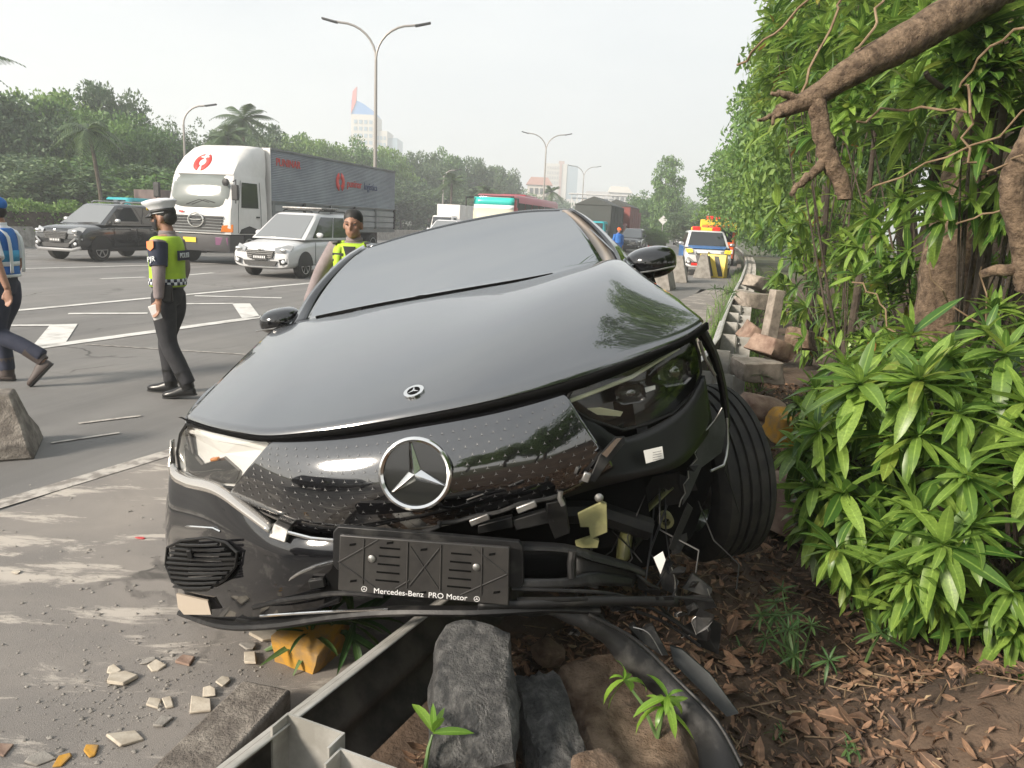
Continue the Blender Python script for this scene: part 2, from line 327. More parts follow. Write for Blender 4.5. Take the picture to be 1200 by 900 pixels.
# kerb stones along the shoulder, the one by the bumper broken and yellow
def kerb(a, b, w=.20, h=.11):
    A, B = Vector(a), Vector(b); d = (B-A).normalized(); s = V(d.y, -d.x, 0); A = A+d*.006; B = B-d*.006
    return MB().prism([A+V(0,0,-.05), A-s*w+V(0,0,-.05), A-s*(w-.015)+V(0,0,h), A+V(0,0,h)], B-A).build('kerb_stone', M_['kerb_concrete'], kset, bev=.012)
kset = bpy.data.objects.new('kerb', None); COL.objects.link(kset); tag(kset, kind='structure')
K1, K0 = gp(343,800,.13), gp(247,903,.13); K1.z = K0.z = 0; kd = (K1-K0).normalized()
for k in range(4): kerb(K1-kd*(k+1)*.75, K1-kd*k*.75)
far0 = K1+kd*3.6
for i in range(30): 
    a = None
i0 = next(i for i in range(140) if RP[i].y > 6.0); pts = [V(RP[i].x, RP[i].y, 0)-side_of(i)[0]*.2 for i in range(i0, 130, 1)]
kp = resample(pts, 48)
for a, b in zip(kp, kp[1:]): kerb(a, b, h=.12)
# ---- verge: soil on the far side of the rail, with the mound in the corner
from mathutils import noise as mnoise
def verge_h(x, y):
    s = .045*mnoise.noise(V(x*1.3, y*1.3, 0))+.02*mnoise.noise(V(x*4, y*4, 3))
    s += .30*math.exp(-((x-1.66)**2+(y-2.22)**2)/.11) + .05
    s += .9*max(0, min(1, (x-.40*y-2.2)/6)) 
    return s
vr = []
for j in range(130):
    y = -3 + 34*(j/129)**1.35; i = min(range(140), key=lambda i: abs(RP[i].y-y)); base = RP[i].x-.02
    vr.append([V(base-.35, y, -.02)]+[V(base+w, y, (verge_h(base+w, y)*min(1, w*3)-.03 if w > .02 else -.02)) for w in [15*(q/79)**2.0 for q in range(80)]])
tag(MB().grid(vr).build('verge', M_['soil'], ang=180), kind='structure')
# ------------------------------------------------------------------ guardrail
gr = thing('guardrail', 'bent galvanised guardrail running under the black car and on along the verge', 'guardrail', (0,0,0))
prof = [(.0,0),(-.028,-.006),(-.06,-.055),(-.06,-.085),(-.02,-.135),(-.02,-.165),(-.06,-.215),(-.06,-.245),(-.02,-.295),(.0,-.31)]
rails = []; LR = RP
SEG = 10
for s0 in range(0, 139, SEG):
    rows = []
    for i in range(s0, min(s0+SEG, 139)+1):
        nr_, t = side_of(i); zz = 0
        d_ = RP[i].y; sag = -.10*math.exp(-((d_-3.0)/1.1)**2)
        rows.append([RP[i]+nr_*a+V(0,0,b+sag) + t*(.012 if i == s0 else 0) for a, b in prof])
    MB().grid(rows).build('rail', M_['shaded_steel'], gr, sol=.006, ang=40)
    MB().grid([[r[0]+V(0,0,.006)+(r[0]-r[2])*.35, r[0].lerp(r[2], .40)+V(0,0,.018), r[0].lerp(r[2], 1.05)+V(0,0,.030), r[0].lerp(r[2], 1.15)+V(0,0,.0)] for r in rows]).build('rail_lit_top', M_['galvanised'], gr, sol=.005, ang=40)  # pale strip laid over the darkened beam as its sunlit top
def cpost(p, nr_, t, z0, z1, name, flip=1):
    w, f, th = .165, .06, .006; P_ = [(0,0),(w,0),(w,-f*flip),(w-th,-f*flip),(w-th,-th*flip),(th,-th*flip),(th,-f*flip),(0,-f*flip)]
    return MB().prism([p+nr_*a+t*b+V(0,0,z0) for a, b in P_], V(0,0,z1-z0)).build(name, M_['galvanised'], gr, smooth=False)
cum = 0; acc = -.0; first = None
near = gp(322, 836, .5); lastp = RP[0]; nxt = None; L_ = 0; marks = []
for i in range(1, 140): 
    L_ += (RP[i]-RP[i-1]).length; marks.append((L_, i))
_q = min(marks, key=lambda q: (RP[q[1]]-near).length); Lnear = _q[0]+(near-RP[_q[1]]).dot(side_of(_q[1])[1])
for k in range(-5, 34):
    s = Lnear + k*1.33
    q = min(marks, key=lambda q: abs(q[0]-s)); i = q[1]
    if RP[i].y > 48 or s < 1: continue
    nr_, t = side_of(i); f = s-q[0]; p = RP[i]+t*f
    if 2.2 < p.y < 4.6: continue
    p.z = 0
    b_ = cpost(p+nr_*.012, nr_, t, .10, .515, 'spacer_block'); po = cpost(p+nr_*.185-t*.03, nr_, t, -.3, .50+.012*math.sin(k*2.1), 'post')
    if p.y < 14:
        MB().lathe([(.014,0),(.014,.012),(.006,.016)], 8, frame(p+nr_*.21-t*.06+V(0,0,.42), t, V(0,0,1))).build('bolt', M_['worn_steel'], po)
# ------------------------------------------------------------------ stones and debris
def rock(name, label, cat, c, size, m, seed=0, rot=(0,0,0), rough=.16, box=.0, group=None, sub=3, f=1.7):
    bm = bmesh.new()
    if box >= .7:
        bmesh.ops.create_cube(bm, size=2); rr = random.Random(seed); ks = [V(rr.uniform(-.28,.1),rr.uniform(-.28,.1),rr.uniform(-.3,.08)) for _ in bm.verts]
        for v, k in zip(bm.verts, ks): v.co = V(v.co.x*(1+k.x), v.co.y*(1+k.y), v.co.z*(1+k.z))
        bmesh.ops.bevel(bm, geom=list(bm.edges), offset=.09, segments=1, affect='EDGES'); bmesh.ops.subdivide_edges(bm, edges=list(bm.edges), cuts=3, use_grid_fill=True); box = 0; rough *= .8; f *= 1.6
    else: bmesh.ops.create_icosphere(bm, subdivisions=sub, radius=1)
    for v in bm.verts:
        p = v.co.copy()
        if box: mx_ = max(abs(p.x), abs(p.y), abs(p.z)); p = p.lerp(p/mx_, box)
        d = 1+rough*(mnoise.noise(p*f+V(seed,seed*1.7,0)))*1.6+rough*.5*mnoise.noise(p*f*3+V(seed,3,1))
        v.co = V(p.x*size[0]/2, p.y*size[1]/2, p.z*size[2]/2)*d
    me = bpy.data.meshes.new(name); bm.to_mesh(me); bm.free(); me.materials.append(m); me.polygons.foreach_set('use_smooth', [True]*len(me.polygons)); me.set_sharp_from_angle(angle=rad(40))
    o = bpy.data.objects.new(name, me); COL.objects.link(o); o.location = c; o.rotation_euler = rot; return tag(o, label, cat, group)
mm('dark_stone', (.05,.05,.05), .38, c2=(.22,.215,.205), scale=30, lo=.42, hi=.78, bs=1, bd=.025, bscale=110, spec=.8)
mm('brown_stone', (.10,.062,.038), .9, c2=(.29,.21,.15), scale=11, lo=.36, hi=.66, bs=1, bd=.03, bscale=45)
mm('pink_stone', (.17,.105,.078), .9, c2=(.36,.26,.20), scale=7, lo=.34, hi=.64, bs=.5, bd=.012, bscale=25)
mm('grey_block', (.17,.145,.12), .9, c2=(.36,.31,.26), scale=8, lo=.34, hi=.64, bs=.5, bd=.01, bscale=30)
def pillar_rock(name, label, top, bot, w, m, seed):
    ax = (top-bot); L = ax.length; z = ax.normalized(); o = rock(name, label, 'stone', (top+bot)/2, (w, w*.8, L*1.04), m, seed, rough=.10, box=.55, sub=4, f=2.2)
    o.rotation_mode = 'QUATERNION'; o.rotation_quaternion = z.to_track_quat('Z', 'X'); return o
pillar_rock('rough_stone', 'tall dark grey rough stone lying under the front bumper beside the guardrail', ad(556,752,2.02), ad(553,935,1.62), .29, M_['dark_stone'], 2)
pillar_rock('rough_stone', 'smaller dark stone lying between the tall grey stone and the brown boulder', ad(622,808,2.05), ad(672,960,1.62), .19, M_['dark_stone'], 5)
rock('boulder', 'brown earthy boulder under the hanging black trim at the bottom of the picture', 'stone', ad(735,880,2.02)+V(0,0,-.07), (.42,.62,.42), M_['brown_stone'], 9, (.25,.1,.3), rough=.12, box=.5, sub=4)
rock('stone_block', 'small brown stone chunk in the dark hollow behind the boulder', 'stone', ad(643,765,2.6), (.12,.09,.08), M_['brown_stone'], 12, (.3,.4,.5), box=.6, rough=.1)
for px, py, d, sz, m, sd_, rt_, lb, bx in (
    (886,434,7.2,(.46,.34,.22),'grey_block',3,(0,.05,.2),'squared grey stone block lying just behind the raised front wheel',.85),
    (905,408,8.0,(.42,.36,.22),'pink_stone',4,(.1,.35,.6),'tilted brown stone block leaning behind the squared grey block',.75),
    (886,396,9.6,(.40,.3,.26),'pink_stone',6,(.2,.5,.2),'broken slab propped against the guardrail posts',.7),
    (938,398,8.8,(.34,.30,.28),'brown_stone',8,(0,.2,.9),'brown stone block standing at the foot of the bushes right of the concrete post',.8),
    (884,352,14,(.6,.5,.3),'grey_block',14,(0,.1,.3),'pale stone block behind the guardrail beside the leaning concrete post',.8),
    (890,332,17,(.6,.4,.3),'grey_block',15,(0,.3,.5),'farthest pale stone lying behind the guardrail posts',.8),
    (893,478,6.0,(.42,.3,.2),'pink_stone',16,(.1,.2,.2),'round pinkish stone lying on the litter beside the black tyre',.3),
    (935,596,4.2,(.62,.50,.30),'pink_stone',18,(.1,.25,.5),'large pinkish stone slab between the black tyre and the leafy shrub',.75),
    (930,500,5.2,(.34,.25,.20),'yellow_paint',20,(.2,.1,.3),'yellow painted concrete fragment lying beside the leafy shrub',.8),
    (700,905,1.62,(.12,.10,.07),'brown_stone',22,(.2,.1,.3),'small brown stone at the lower picture edge below the boulder',.5),
    (875,785,2.95,(.14,.12,.08),'grey_block',23,(.1,.2,.3),'pale grey stone lying on the litter beside the hanging trim',.5),
    (905,700,3.5,(.12,.1,.06),'pink_stone',24,(.1,.2,.3),'small pinkish stone on the litter below the large slab',.5),
    (880,712,3.4,(.13,.1,.09),'brown_stone',25,(.3,.2,.3),'brown stone lying on the litter beside the torn bumper end',.6)):
    rock('stone_block', lb, 'stone', ad(px, py, d), sz, M_[m], sd_, rt_, rough=.09, box=bx)
# broken yellow kerb piece, standing skewed
yk = rock('kerb_fragment', 'yellow painted piece of broken kerb under the bumper with grass growing over it', 'kerb', gp(352,775,.05)+V(0,.14,.0), (.22,.30,.17), M_['yellow_paint'], 31, (.1,.1,-.35), rough=.05, box=.85)
chips = [(145,798,.085,'p','largest flat pale concrete chip lying on the dusty shoulder'),(182,828,.05,'p','left one of the close pair of pale chips on the shoulder'),(198,827,.055,'p','right one of the close pair of pale chips on the shoulder'),(192,848,.055,'g','grey concrete chip below the pair of pale chips on the shoulder'),(147,868,.07,'p','rough pale lump of plaster near the bottom of the shoulder'),
    (262,802,.05,'p','pale chip lying against the edge of the grey kerb'),(290,760,.05,'g','grey chip lying on the shoulder just below the bumper corner'),(183,783,.055,'p','flat pale chip above the largest concrete chip'),(218,777,.06,'b','brownish long chip right of the flat pale chip on the shoulder'),(133,787,.045,'p','small pale chip touching the left corner of the largest chip'),(175,776,.04,'g','small grey chip above the flat pale chip on the shoulder'),
    (107,883,.045,'y','orange painted chip nearer the kerb at the bottom of the shoulder'),(74,894,.045,'y','orange painted chip nearest the lower picture edge'),(47,892,.05,'g','grey flat chip left of the two orange chips'),(4,882,.05,'b','yellowish chip at the left picture edge'),(232,830,.07,'p','long pale splinter of concrete lying beside the kerb'),(245,815,.05,'p','short pale chip above the long splinter beside the kerb'),(310,748,.09,'p','big pale plaster flake leaning on the yellow kerb fragment'),(292,775,.07,'p','pale plaster flake at the foot of the yellow kerb fragment'),(165,632,.03,'r','small red scrap of plastic lying on the shoulder left of the car'),(19,672,.03,'p','tiny pale chip alone at the left picture edge')]
mm('red_scrap', (.55,.06,.06), .4)
CM2 = {'p': M_['plaster'], 'g': M_['concrete'], 'b': M_['pink_stone'], 'y': M_['yellow_paint'], 'r': M_['red_scrap']}
for k, (px, py, s, c, lb) in enumerate(chips):
    rr = random.Random(k); n = rr.randint(4, 6); pts = []
    for j in range(n):
        a = j*2*PI/n+rr.uniform(-.4, .4); pts.append(V(math.cos(a)*s*rr.uniform(.55,.95), math.sin(a)*s*rr.uniform(.4,.7), 0))
    o = MB().prism(pts, (rr.uniform(-.005,.005),0,s*.15)).build('concrete_chip', CM2[c], bev=.003); o.location = gp(px, py)+V(0,0,.006 if px < 230 else .01); o.rotation_euler = (rr.uniform(-.12,.12), rr.uniform(-.12,.12), rr.uniform(0,3))
    tag(o, lb or 'small pale concrete chip lying on the dusty shoulder', 'chip', 'broken concrete chips on the shoulder')
# grit: uncountable crumbs on the shoulder
gv, gf, o_ = [], [], 0
for k in range(900):
    a = RNG.random(); px, py = RNG.uniform(0, 330), RNG.uniform(560, 900)
    if k > 450: px, py = RNG.normal(170, 90), RNG.normal(790, 60)
    c = gp(px, py) if py < 910 else gp(100, 800)
    if c.y < 1.5 or c.x > K0.x-.25+(c.y-K0.y)*.45: continue
    s = .002+.006*RNG.random()**5; b = np.array([[-1,-1,0],[1,-1,0],[1,1,0],[-1,1,0],[0,0,1.2]])*s*RNG.uniform(.6,1.3,(5,3)); th = RNG.uniform(0,6)
    R_ = np.array([[math.cos(th),-math.sin(th),0],[math.sin(th),math.cos(th),0],[0,0,1]])
    gv += list(b @ R_.T+np.array([c.x,c.y,.006])); i = len(gv)-5; gf += [(i,i+1,i+4),(i+1,i+2,i+4),(i+2,i+3,i+4),(i+3,i,i+4)]
tag(soup('grit', np.array(gv), np.array(gf), M_['concrete']), kind='stuff', label='fine pale grit scattered over the dusty shoulder', cat='grit')
# concrete barrier at the left picture edge
cb = MB(); P0 = gp(40, 540); P0.z = 0; prof = [(0,0),(0,.10),(.10,.22),(.15,.42),(.36,.42),(.41,.22),(.55,.10),(.55,0)]
dl = V(-.90,-.43,0).normalized(); dn = V(.43,-.90,0).normalized()
cb.prism([P0-dn*.03-dn*a*1.0+V(0,0,z)+dl*(z*.30) for a, z in prof], dl*2.2)
bl = cb.build('concrete_barrier', M_['kerb_concrete'], bev=.015); tag(bl, 'worn grey concrete barrier cut off by the left picture edge', 'barrier')
# leaning concrete marker post behind the guardrail
pb_ = ad(901, 392, 9.4); MB_ = MB().box((0,0,.30), (.15,.15,.66), taper=(.9,.9)); cpz = MB_.build('concrete_post', M_['grey_block'], bev=.01); cpz.location = pb_+V(0,0,-.08); cpz.rotation_euler = (.03,.06,.3)
tag(cpz, 'leaning square concrete post standing behind the guardrail by the bushes', 'post')
# ------------------------------------------------------------------ the crashed black saloon
CM = Matrix.Translation((-.120, 2.117, .335)) @ Matrix.Rotation(-.0551, 4, 'Z') @ Matrix.Rotation(-.0035, 4, 'X') @ Matrix.Rotation(-.2209, 4, 'Y')
CMI = CM.inverted(); CMI3 = CMI.to_3x3(); _co = CMI @ _CO
def cp(px, py, y):                                      # car-local point on the sight line at local depth y
    d = CMI3 @ ray(px, py); return _co + d*((y-_co.y)/d.y)
def cl(pts): return [cp(*p) for p in pts]
def loft(A, B, n=24, m=8, bulge=lambda s, t: V(0,0,0)):
    A = resample(A, n); B = resample(B, n)
    return [[A[j].lerp(B[j], i/(m-1)) + bulge(j/(n-1), i/(m-1)) for j in range(n)] for i in range(m)]
car = thing('black_car', 'crashed glossy black saloon tilted over the guardrail with its front bumper torn off', 'car', M=CM)
BP, GB, PL, SP, DV = M_['black_paint'], M_['gloss_black'], M_['black_plastic'], M_['scuffed_plastic'], M_['dark_void']
HOOD_F = [(216,489,.52),(245,499,.36),(280,506,.25),(318,510,.18),(400,501,.12),(490,486,.10),(580,468,.12),(665,446,.19),(740,420,.30),(800,395,.42),(827,376,.52)]
COWL = [(322,384,1.52),(362,374,1.48),(440,358,1.36),(525,343,1.28),(620,327,1.33),(710,309,1.48),(730,306,1.52)]
def hbulge(s, t):
    q = 4*t*(1-t); z = .022*(1-abs(2*s-1)**3)*q; sc = .76+.22*t; k = .085*q**.7
    u = max(0, min(1, (s-sc)/(1-sc))); z += k*(1-u**1.15) if s > sc else k*math.exp(-((sc-s)/.26)**2)
    return V(0, 0, z+.006*q)
hb = MB().grid(loft(cl(HOOD_F), cl(COWL), 41, 14, hbulge))
hood = hb.build('hood', BP, car, sol=.004, sub=1, ang=60)
# fender strips outside the hood, with wheel arches
def fender(side, edge, name, y_list, mtl):
    e = resample(edge, len(y_list)); rows = []
    for k, (p, y) in enumerate(zip(e, y_list)):
        q = V(p.x, p.y, p.z); zb = .24
        r2 = .39**2-(q.y-.93)**2
        if r2 > 0: zb = max(zb, .37+math.sqrt(r2))
        col = [q + V(-side*.012, 0, -.004)]
        for t in (.12, .3, .5, .75, 1):
            col.append(V(side*(abs(q.x)+(.955-abs(q.x))*min(1, t*2.6)**.6), q.y, q.z+(zb-q.z)*t))
        rows.append(col)
    return MB().grid(rows).build(name, mtl, car, sol=.01, ang=50)
yl = [.52+i*.05 for i in range(21)]
fender(-1, cl([(213,489,.52),(228,468,.74),(260,442,1.02),(302,405,1.36),(318,388,1.52)]), 'front_fender', yl, BP)
fender(1, cl([(818,369,.80),(795,349,.98),(760,330,1.22),(741,317,1.40),(732,308,1.52)]), 'front_fender', [.8+i*.04 for i in range(19)], BP)
# shut line strip behind the hood edge
SL = [(213,489,.55),(245,500,.39),(280,509,.28),(318,514,.205),(400,508,.15),(490,495,.13),(580,478,.15),(665,457,.215),(740,429,.33),(800,402,.45),(827,384,.55)]
MB().grid(loft([p+V(0,-.002,-.003) for p in cl(HOOD_F)], [p+V(0,-.012,0) for p in cl(SL)], 40, 3)).build('shut_line', DV, car, sol=.01, off=1)
# black front panel with its star studs
FT = [(318,517,.17),(400,511,.115),(490,498,.085),(580,481,.11),(662,460,.175)]
FB = [(268,580,.28),(330,612,.155),(395,628,.10),(490,622,.075),(560,607,.08),(650,584,.12),(722,548,.22)]
def fpt(s, t):
    a, b = _fa, _fb; i = s*(len(a)-1); k = min(int(i), len(a)-2); f = i-k
    A = a[k].lerp(a[k+1], f); B = b[k].lerp(b[k+1], f)
    return A.lerp(B, t) + V(0, -.075*4*t*(1-t)*(1-.45*(2*s-1)**2), 0)
_fa = resample(cl(FT), 41); _fb = resample(cl(FB), 41)
rows = [[fpt(j/40, i/11) for j in range(41)] for i in range(12)]
front = MB().grid(rows).build('front_panel', M_['panel_black'], car, sol=.02, sub=1)
# right hand continuation of the panel under the lamp, matt
MB().grid(loft(cl([(664,476,.20),(700,497,.23),(735,512,.28),(800,480,.42),(826,440,.52)]), cl([(655,586,.17),(700,572,.19),(748,560,.24),(800,544,.36),(836,500,.55)]), 20, 6)).build('lamp_support', mm('matt_black',(.007,.0075,.0075),.38,spec=.35), car, sol=.015)
studs = MB()
R3 = [math.pi/2, math.pi/2+2*PI/3, math.pi/2+4*PI/3]
def stud(c, nrm, size, mb, tilt=-.02):
    zx = V(1,0,0); n = nrm.normalized(); x = (zx-n*zx.dot(n)).normalized(); y = n.cross(x)
    for a in R3:
        d = x*math.cos(a+tilt)+y*math.sin(a+tilt); w = n.cross(d)
        mb.add([c+w*size*.16, c+d*size, c-w*size*.16, c+n*size*.06], [(0,1,3),(1,2,3)])
nr = 12
for i in range(nr):
    t = .10+.82*i/(nr-1)
    ncol = 30
    for j in range(ncol):
        s = (j+.5*(i % 2))/ncol
        if s < .03 or s > .985: continue
        p = fpt(s, t); e = .004
        du = fpt(min(s+e,1), t)-fpt(max(s-e,0), t); dv = fpt(s, min(t+e,1))-fpt(s, max(t-e,0)); n = dv.cross(du).normalized()
        if n.y > 0: n = -n
        stud(p + n*.002, n, .0052+.0034*t, studs)
tag(studs.build('star_stud', mm('stud_silver',(.22,.22,.22),.45,metal=.5), front, smooth=False), kind='stuff')
# star emblem
ec = cp(487, 555, -.012); en = V(.02, -1, .16).normalized(); ex = (V(1,0,0)-en*en.x).normalized(); ey = en.cross(ex)
if ey.z < 0: ey = -ey
def disc(c, x, y, r, n=40): return [c + x*(r*math.cos(k*2*PI/n)) + y*(r*math.sin(k*2*PI/n)) for k in range(n)]
em = MB().prism(disc(ec, ex, ey, .098), en*-.03).build('star_emblem', GB, car, ang=30)
rg = MB(); R_ = .100; prof = [(0,.008),(.006,.005),(.008,0),(.006,-.006),(0,-.008),(-.006,-.004),(-.007,.002)]
rg.rings([[ec + en*(.006+b) + (ex*math.cos(k*2*PI/48)+ey*math.sin(k*2*PI/48))*(R_+a) for a, b in prof] for k in range(49)], cap=False)
rg.build('emblem_ring', M_['chrome'], em)
sp = MB()
for a in R3:
    d = ex*math.cos(a)+ey*math.sin(a); w = en.cross(d); c = ec+en*.003
    a2 = [c+d*.012+w*.0165, c+d*.093+w*.0035, c+d*.093-w*.0035, c+d*.012-w*.0165, c+en*.016, c+d*.093+en*.008]
    sp.add(a2, [(0,1,5,4),(4,5,2,3)])
sp.build('emblem_spoke', M_['chrome'], em, smooth=False)
# small round hood badge
_rr = ray(485.5, 460); _d = CMI3 @ _rr; bpy.context.view_layer.update(); _h = hood.evaluated_get(bpy.context.evaluated_depsgraph_get()).ray_cast(_co, _d.normalized()); bc = _h[1]; bn = _h[2] if _h[2].z > 0 else -_h[2]; bc = bc+bn*.001; bx = V(1,0,0); bx = (bx-bn*bn.x).normalized(); by = bn.cross(bx)
bd_ = MB().prism(disc(bc, bx, by, .033, 28), bn*.006).build('hood_badge', M_['chrome'], car)
sp = MB().prism(disc(bc+bn*.0062, bx, by, .021, 24), bn*.0008).build('badge_field', DV, bd_)
sp = MB()
for a in R3:
    d = bx*math.cos(a)+by*math.sin(a); w = bn.cross(d); c = bc+bn*.0078
    sp.add([c+w*.004, c+d*.022, c-w*.004], [(0,1,2)])
sp.build('badge_star', M_['chrome'], bd_, smooth=False)
# headlamps
def lamp(outline, dy, house, lensm):
    c = cl(outline); mid = sum(c, V(0,0,0))/len(c)
    o = MB()
    back = [p.lerp(mid, .06)+V(0, dy, 0) for p in c]
    n = len(c); vs = c+back+[mid+V(0, dy, 0)]
    o.add(vs, [(i, (i+1) % n, n+(i+1) % n, n+i) for i in range(n)] + [(n+i, n+(i+1) % n, 2*n) for i in range(n)])
    h = o.build('headlight', house, car, smooth=False)
    l = MB(); lv = [p+V(0, -.004, 0) for p in c]; rings_ = [lv, [p.lerp(mid, .35)+V(0, -.022, .004) for p in lv], [p.lerp(mid, .72)+V(0, -.032, .006) for p in lv]]
    l.grid(rings_, True); k = len(l.v); l.add([mid+V(0, -.038, .006)], []); l.f += [(2*n+i, 2*n+(i+1) % n, k) for i in range(n)]; l.m += [0]*n
    l.build('lens', lensm, h, sub=1)
    rim = MB().tube([p+V(0,-.002,0) for p in c]+[c[0]+V(0,-.002,0)], .006, 6).build('lamp_rim', PL, h)
    return h
LH = [(219,497,.50),(250,505,.37),(285,512,.26),(314,516,.195),(326,527,.18),(312,542,.19),(296,558,.225),(280,572,.27),(255,570,.34),(228,563,.46),(211,552,.58),(208,530,.60),(212,508,.57)]
RH = [(661,474,.19),(672,453,.21),(700,440,.25),(735,426,.32),(775,411,.40),(812,395,.51),(819,415,.54),(821,436,.55),(815,457,.53),(788,484,.43),(760,496,.36),(730,504,.30),(692,492,.23)]
mm('lamp_dark', (.016,.017,.016), .25, coat=.6)
hl = lamp(LH, .03, M_['lamp_silver'], M_['lens']); hr = lamp(RH, .09, M_['lamp_dark'], M_['lens_clear'])  # left housing near-white, so its colour carries the bright sky reflected by the lens
# left lamp innards: dark lower tray and bright blade
MB().prism(cl([(216,522,.56),(236,545,.46),(262,536,.37),(280,552,.30),(275,566,.30),(245,566,.40),(218,554,.56)]), (0,.02,0)).build('lamp_tray', M_['lamp_dark'], hl)
MB().tube(cl([(222,505,.54),(255,514,.40),(290,520,.29),(318,528,.22)]), .008, 6).build('light_blade', M_['lamp_silver'], hl)
mm('amber', (.7,.25,.04), .3); MB().box(cp(252, 538, .39), (.03,.02,.012)).build('indicator', M_['amber'], hl, bev=.004)
mm('pale_blade', (.55,.56,.40), .25); 
MB().tube(cl([(668,470,.215),(700,458,.26),(740,442,.34),(795,408,.48)]), .007, 6).build('light_blade', M_['pale_blade'], hr)
MB().prism(cl([(688,479,.24),(704,478,.26),(730,483,.31),(727,488,.31),(700,486,.26)]), (0,.008,0)).build('marker_lamp', M_['pale_blade'], hr)
for (px, py, yy, w, h_) in ((790,437,.47,.055,.045),(739,462,.34,.048,.032)):
    c = cp(px, py, yy); pm = MB(); fr_ = [V(w*sx, 0, h_*sz) for sx, sz in ((-1,-.6),(-.6,-1),(.6,-1),(1,-.6),(1,.6),(.6,1),(-.6,1),(-1,.6))]
    pm.rings([[c+p*.9+V(0,.05,0) for p in fr_], [c+p for p in fr_], [c+p*.86+V(0,.004,0) for p in fr_], [c+p*.8+V(0,.04,0) for p in fr_]])
    o = pm.build('projector', GB, hr, ang=30)
    MB().ball(c+V(0,.035,0), (w*.62,.03,h_*.75)).build('projector_lens', M_['lens'], o)
MB().prism(cl([(755,455,.36),(768,452,.38),(768,456,.38),(757,460,.36)]), (0,.01,0)).build('lamp_trim', M_['lamp_silver'], hr)
# left corner of the bumper cover
TB = [(202,520,.66),(203,556,.60),(222,566,.50),(255,573,.35),(290,597,.24),(322,622,.16),(350,630,.11),(400,634,.07)]
MB1 = [(195,590,.70),(194,612,.62),(215,618,.50),(250,622,.33),(290,632,.20),(325,645,.12),(355,652,.08),(400,656,.05)]
MB2 = [(196,640,.70),(198,662,.62),(220,672,.48),(252,682,.32),(292,690,.19),(328,690,.11),(360,683,.08),(400,676,.06)]
BB = [(204,690,.66),(212,714,.58),(226,722,.48),(262,727,.34),(300,727,.22),(340,722,.14),(370,716,.10),(400,706,.08)]
def strip(rowsdef, n, per): 
    R_ = [resample(cl(r), n) for r in rowsdef]; cols = [resample([r[j] for r in R_], per) for j in range(n)]
    return [[cols[j][i] for j in range(n)] for i in range(per)]
bump_l = MB().grid(strip([TB, MB1, MB2, BB], 30, 16)).build('bumper_cover', GB, car, sol=.008, sub=1)
SH1 = [(203,515,.66),(205,545,.60),(222,557,.50),(255,565,.355),(290,589,.235),(322,615,.15)]
SH2 = [(199,517,.63),(200,556,.56),(216,570,.45),(252,580,.30),(284,602,.19),(315,625,.115)]
MB().grid(loft(cl(SH1), cl(SH2), 26, 4, lambda s, t: V(0,-.006,.004)*(4*t*(1-t)))).build('bumper_shoulder', mm('sky_sheen', (.55,.52,.48), .12, metal=.75), bump_l, sol=.006)  # black bumper edge made silver: the sky reflection is in its colour
if 0: MB().tube(cl([(205,520,.64),(205,553,.58),(222,562,.485),(255,569,.335),(290,592,.225),(322,617,.145)]), .015, 8, flat=.5).build('bright_strip', M_['chrome'], bump_l)
MB().prism(cl([(321,613,.13),(338,621,.11),(334,637,.10),(314,630,.12)]), (0,.05,0)).build('clip', M_['worn_steel'], bump_l, bev=.004)
MB().tube(cl([(338,624,.10),(365,631,.075),(400,634,.055)]), .006, 6).build('bright_strip', M_['chrome'], bump_l)
# slatted corner intake
iv = cl([(199,640,.62),(215,632,.50),(246,629,.36),(268,634,.27),(281,646,.215),(279,662,.22),(266,678,.25),(245,690,.34),(222,691,.46),(205,680,.58),(197,660,.64)])
mid = sum(iv, V(0,0,0))/len(iv)
it = MB().prism([p+V(-.004,-.005,0) for p in iv], (0,.02,0)).build('corner_intake', DV, bump_l)
for k in range(10):
    y_ = 636+k*5.6; xl = 200+abs(k-4)*1.6; xr = 281-max(0, k-4)*6.3-max(0, 3-k)*8
    MB().tube([cp(xl, y_-2+1, .60)+V(-.008,-.012,0), cp((xl*2+xr)/3, y_+1, .43)+V(-.006,-.012,0), cp((xl+xr*2)/3, y_+1.5, .31)+V(0,-.011,0), cp(xr, y_+1, .22)+V(0,-.006,0)], .005, 6, flat=1.3).build('slat', PL, it)
MB().tube([p+V(-.005,-.010,0) for p in iv]+[iv[0]+V(-.005,-.010,0)], .005, 6).build('intake_rim', PL, it)
MB().box(cp(228,645,.42)+V(0,-.03,0), (.02,.02,.035)).build('sensor', PL, it, bev=.004)
MB().tube(cl([(203,616,.62),(222,617,.46),(250,619,.32),(258,623,.30)]), .004, 5).build('bright_strip', M_['chrome'], bump_l)
MB().prism([p+V(-.01,-.025,0) for p in cl([(213,692,.55),(250,700,.37),(254,716,.36),(222,716,.50),(215,708,.54)])], (0,.01,0)).build('corner_reflection', mm('reflection_tan',(.42,.36,.29),.25,coat=.6), bump_l)  # pale patch painting the bright ground's reflection on the gloss bumper corner
# splitter under it, then the long torn carrier to the right
SPL = [(214,717,.60),(262,732,.33),(320,732,.17),(390,722,.06),(460,716,-.02),(560,716,-.06),(640,712,-.02),(700,714,.04)]
spl = MB().tube(resample(cl(SPL), 30), .014, 8, flat=1.7).build('splitter', SP, car)
MB().tube(cl([(305,722,.15),(350,719,.08),(400,716,.02),(455,714,-.03)]), .0045, 6).build('bright_strip', M_['chrome'], spl)
MB().prism(cl([(275,727,.26),(330,729,.16),(372,722,.10),(360,731,.12),(320,736,.18),(290,735,.25)]), (0,.25,0)).build('undertray_lip', PL, spl)
def bar(name, pts, r, m, par=car, flat=1.0, n=7): return MB().tube(resample(cl(pts), max(6, len(pts)*4)), r, n, flat=flat).build(name, m, par)
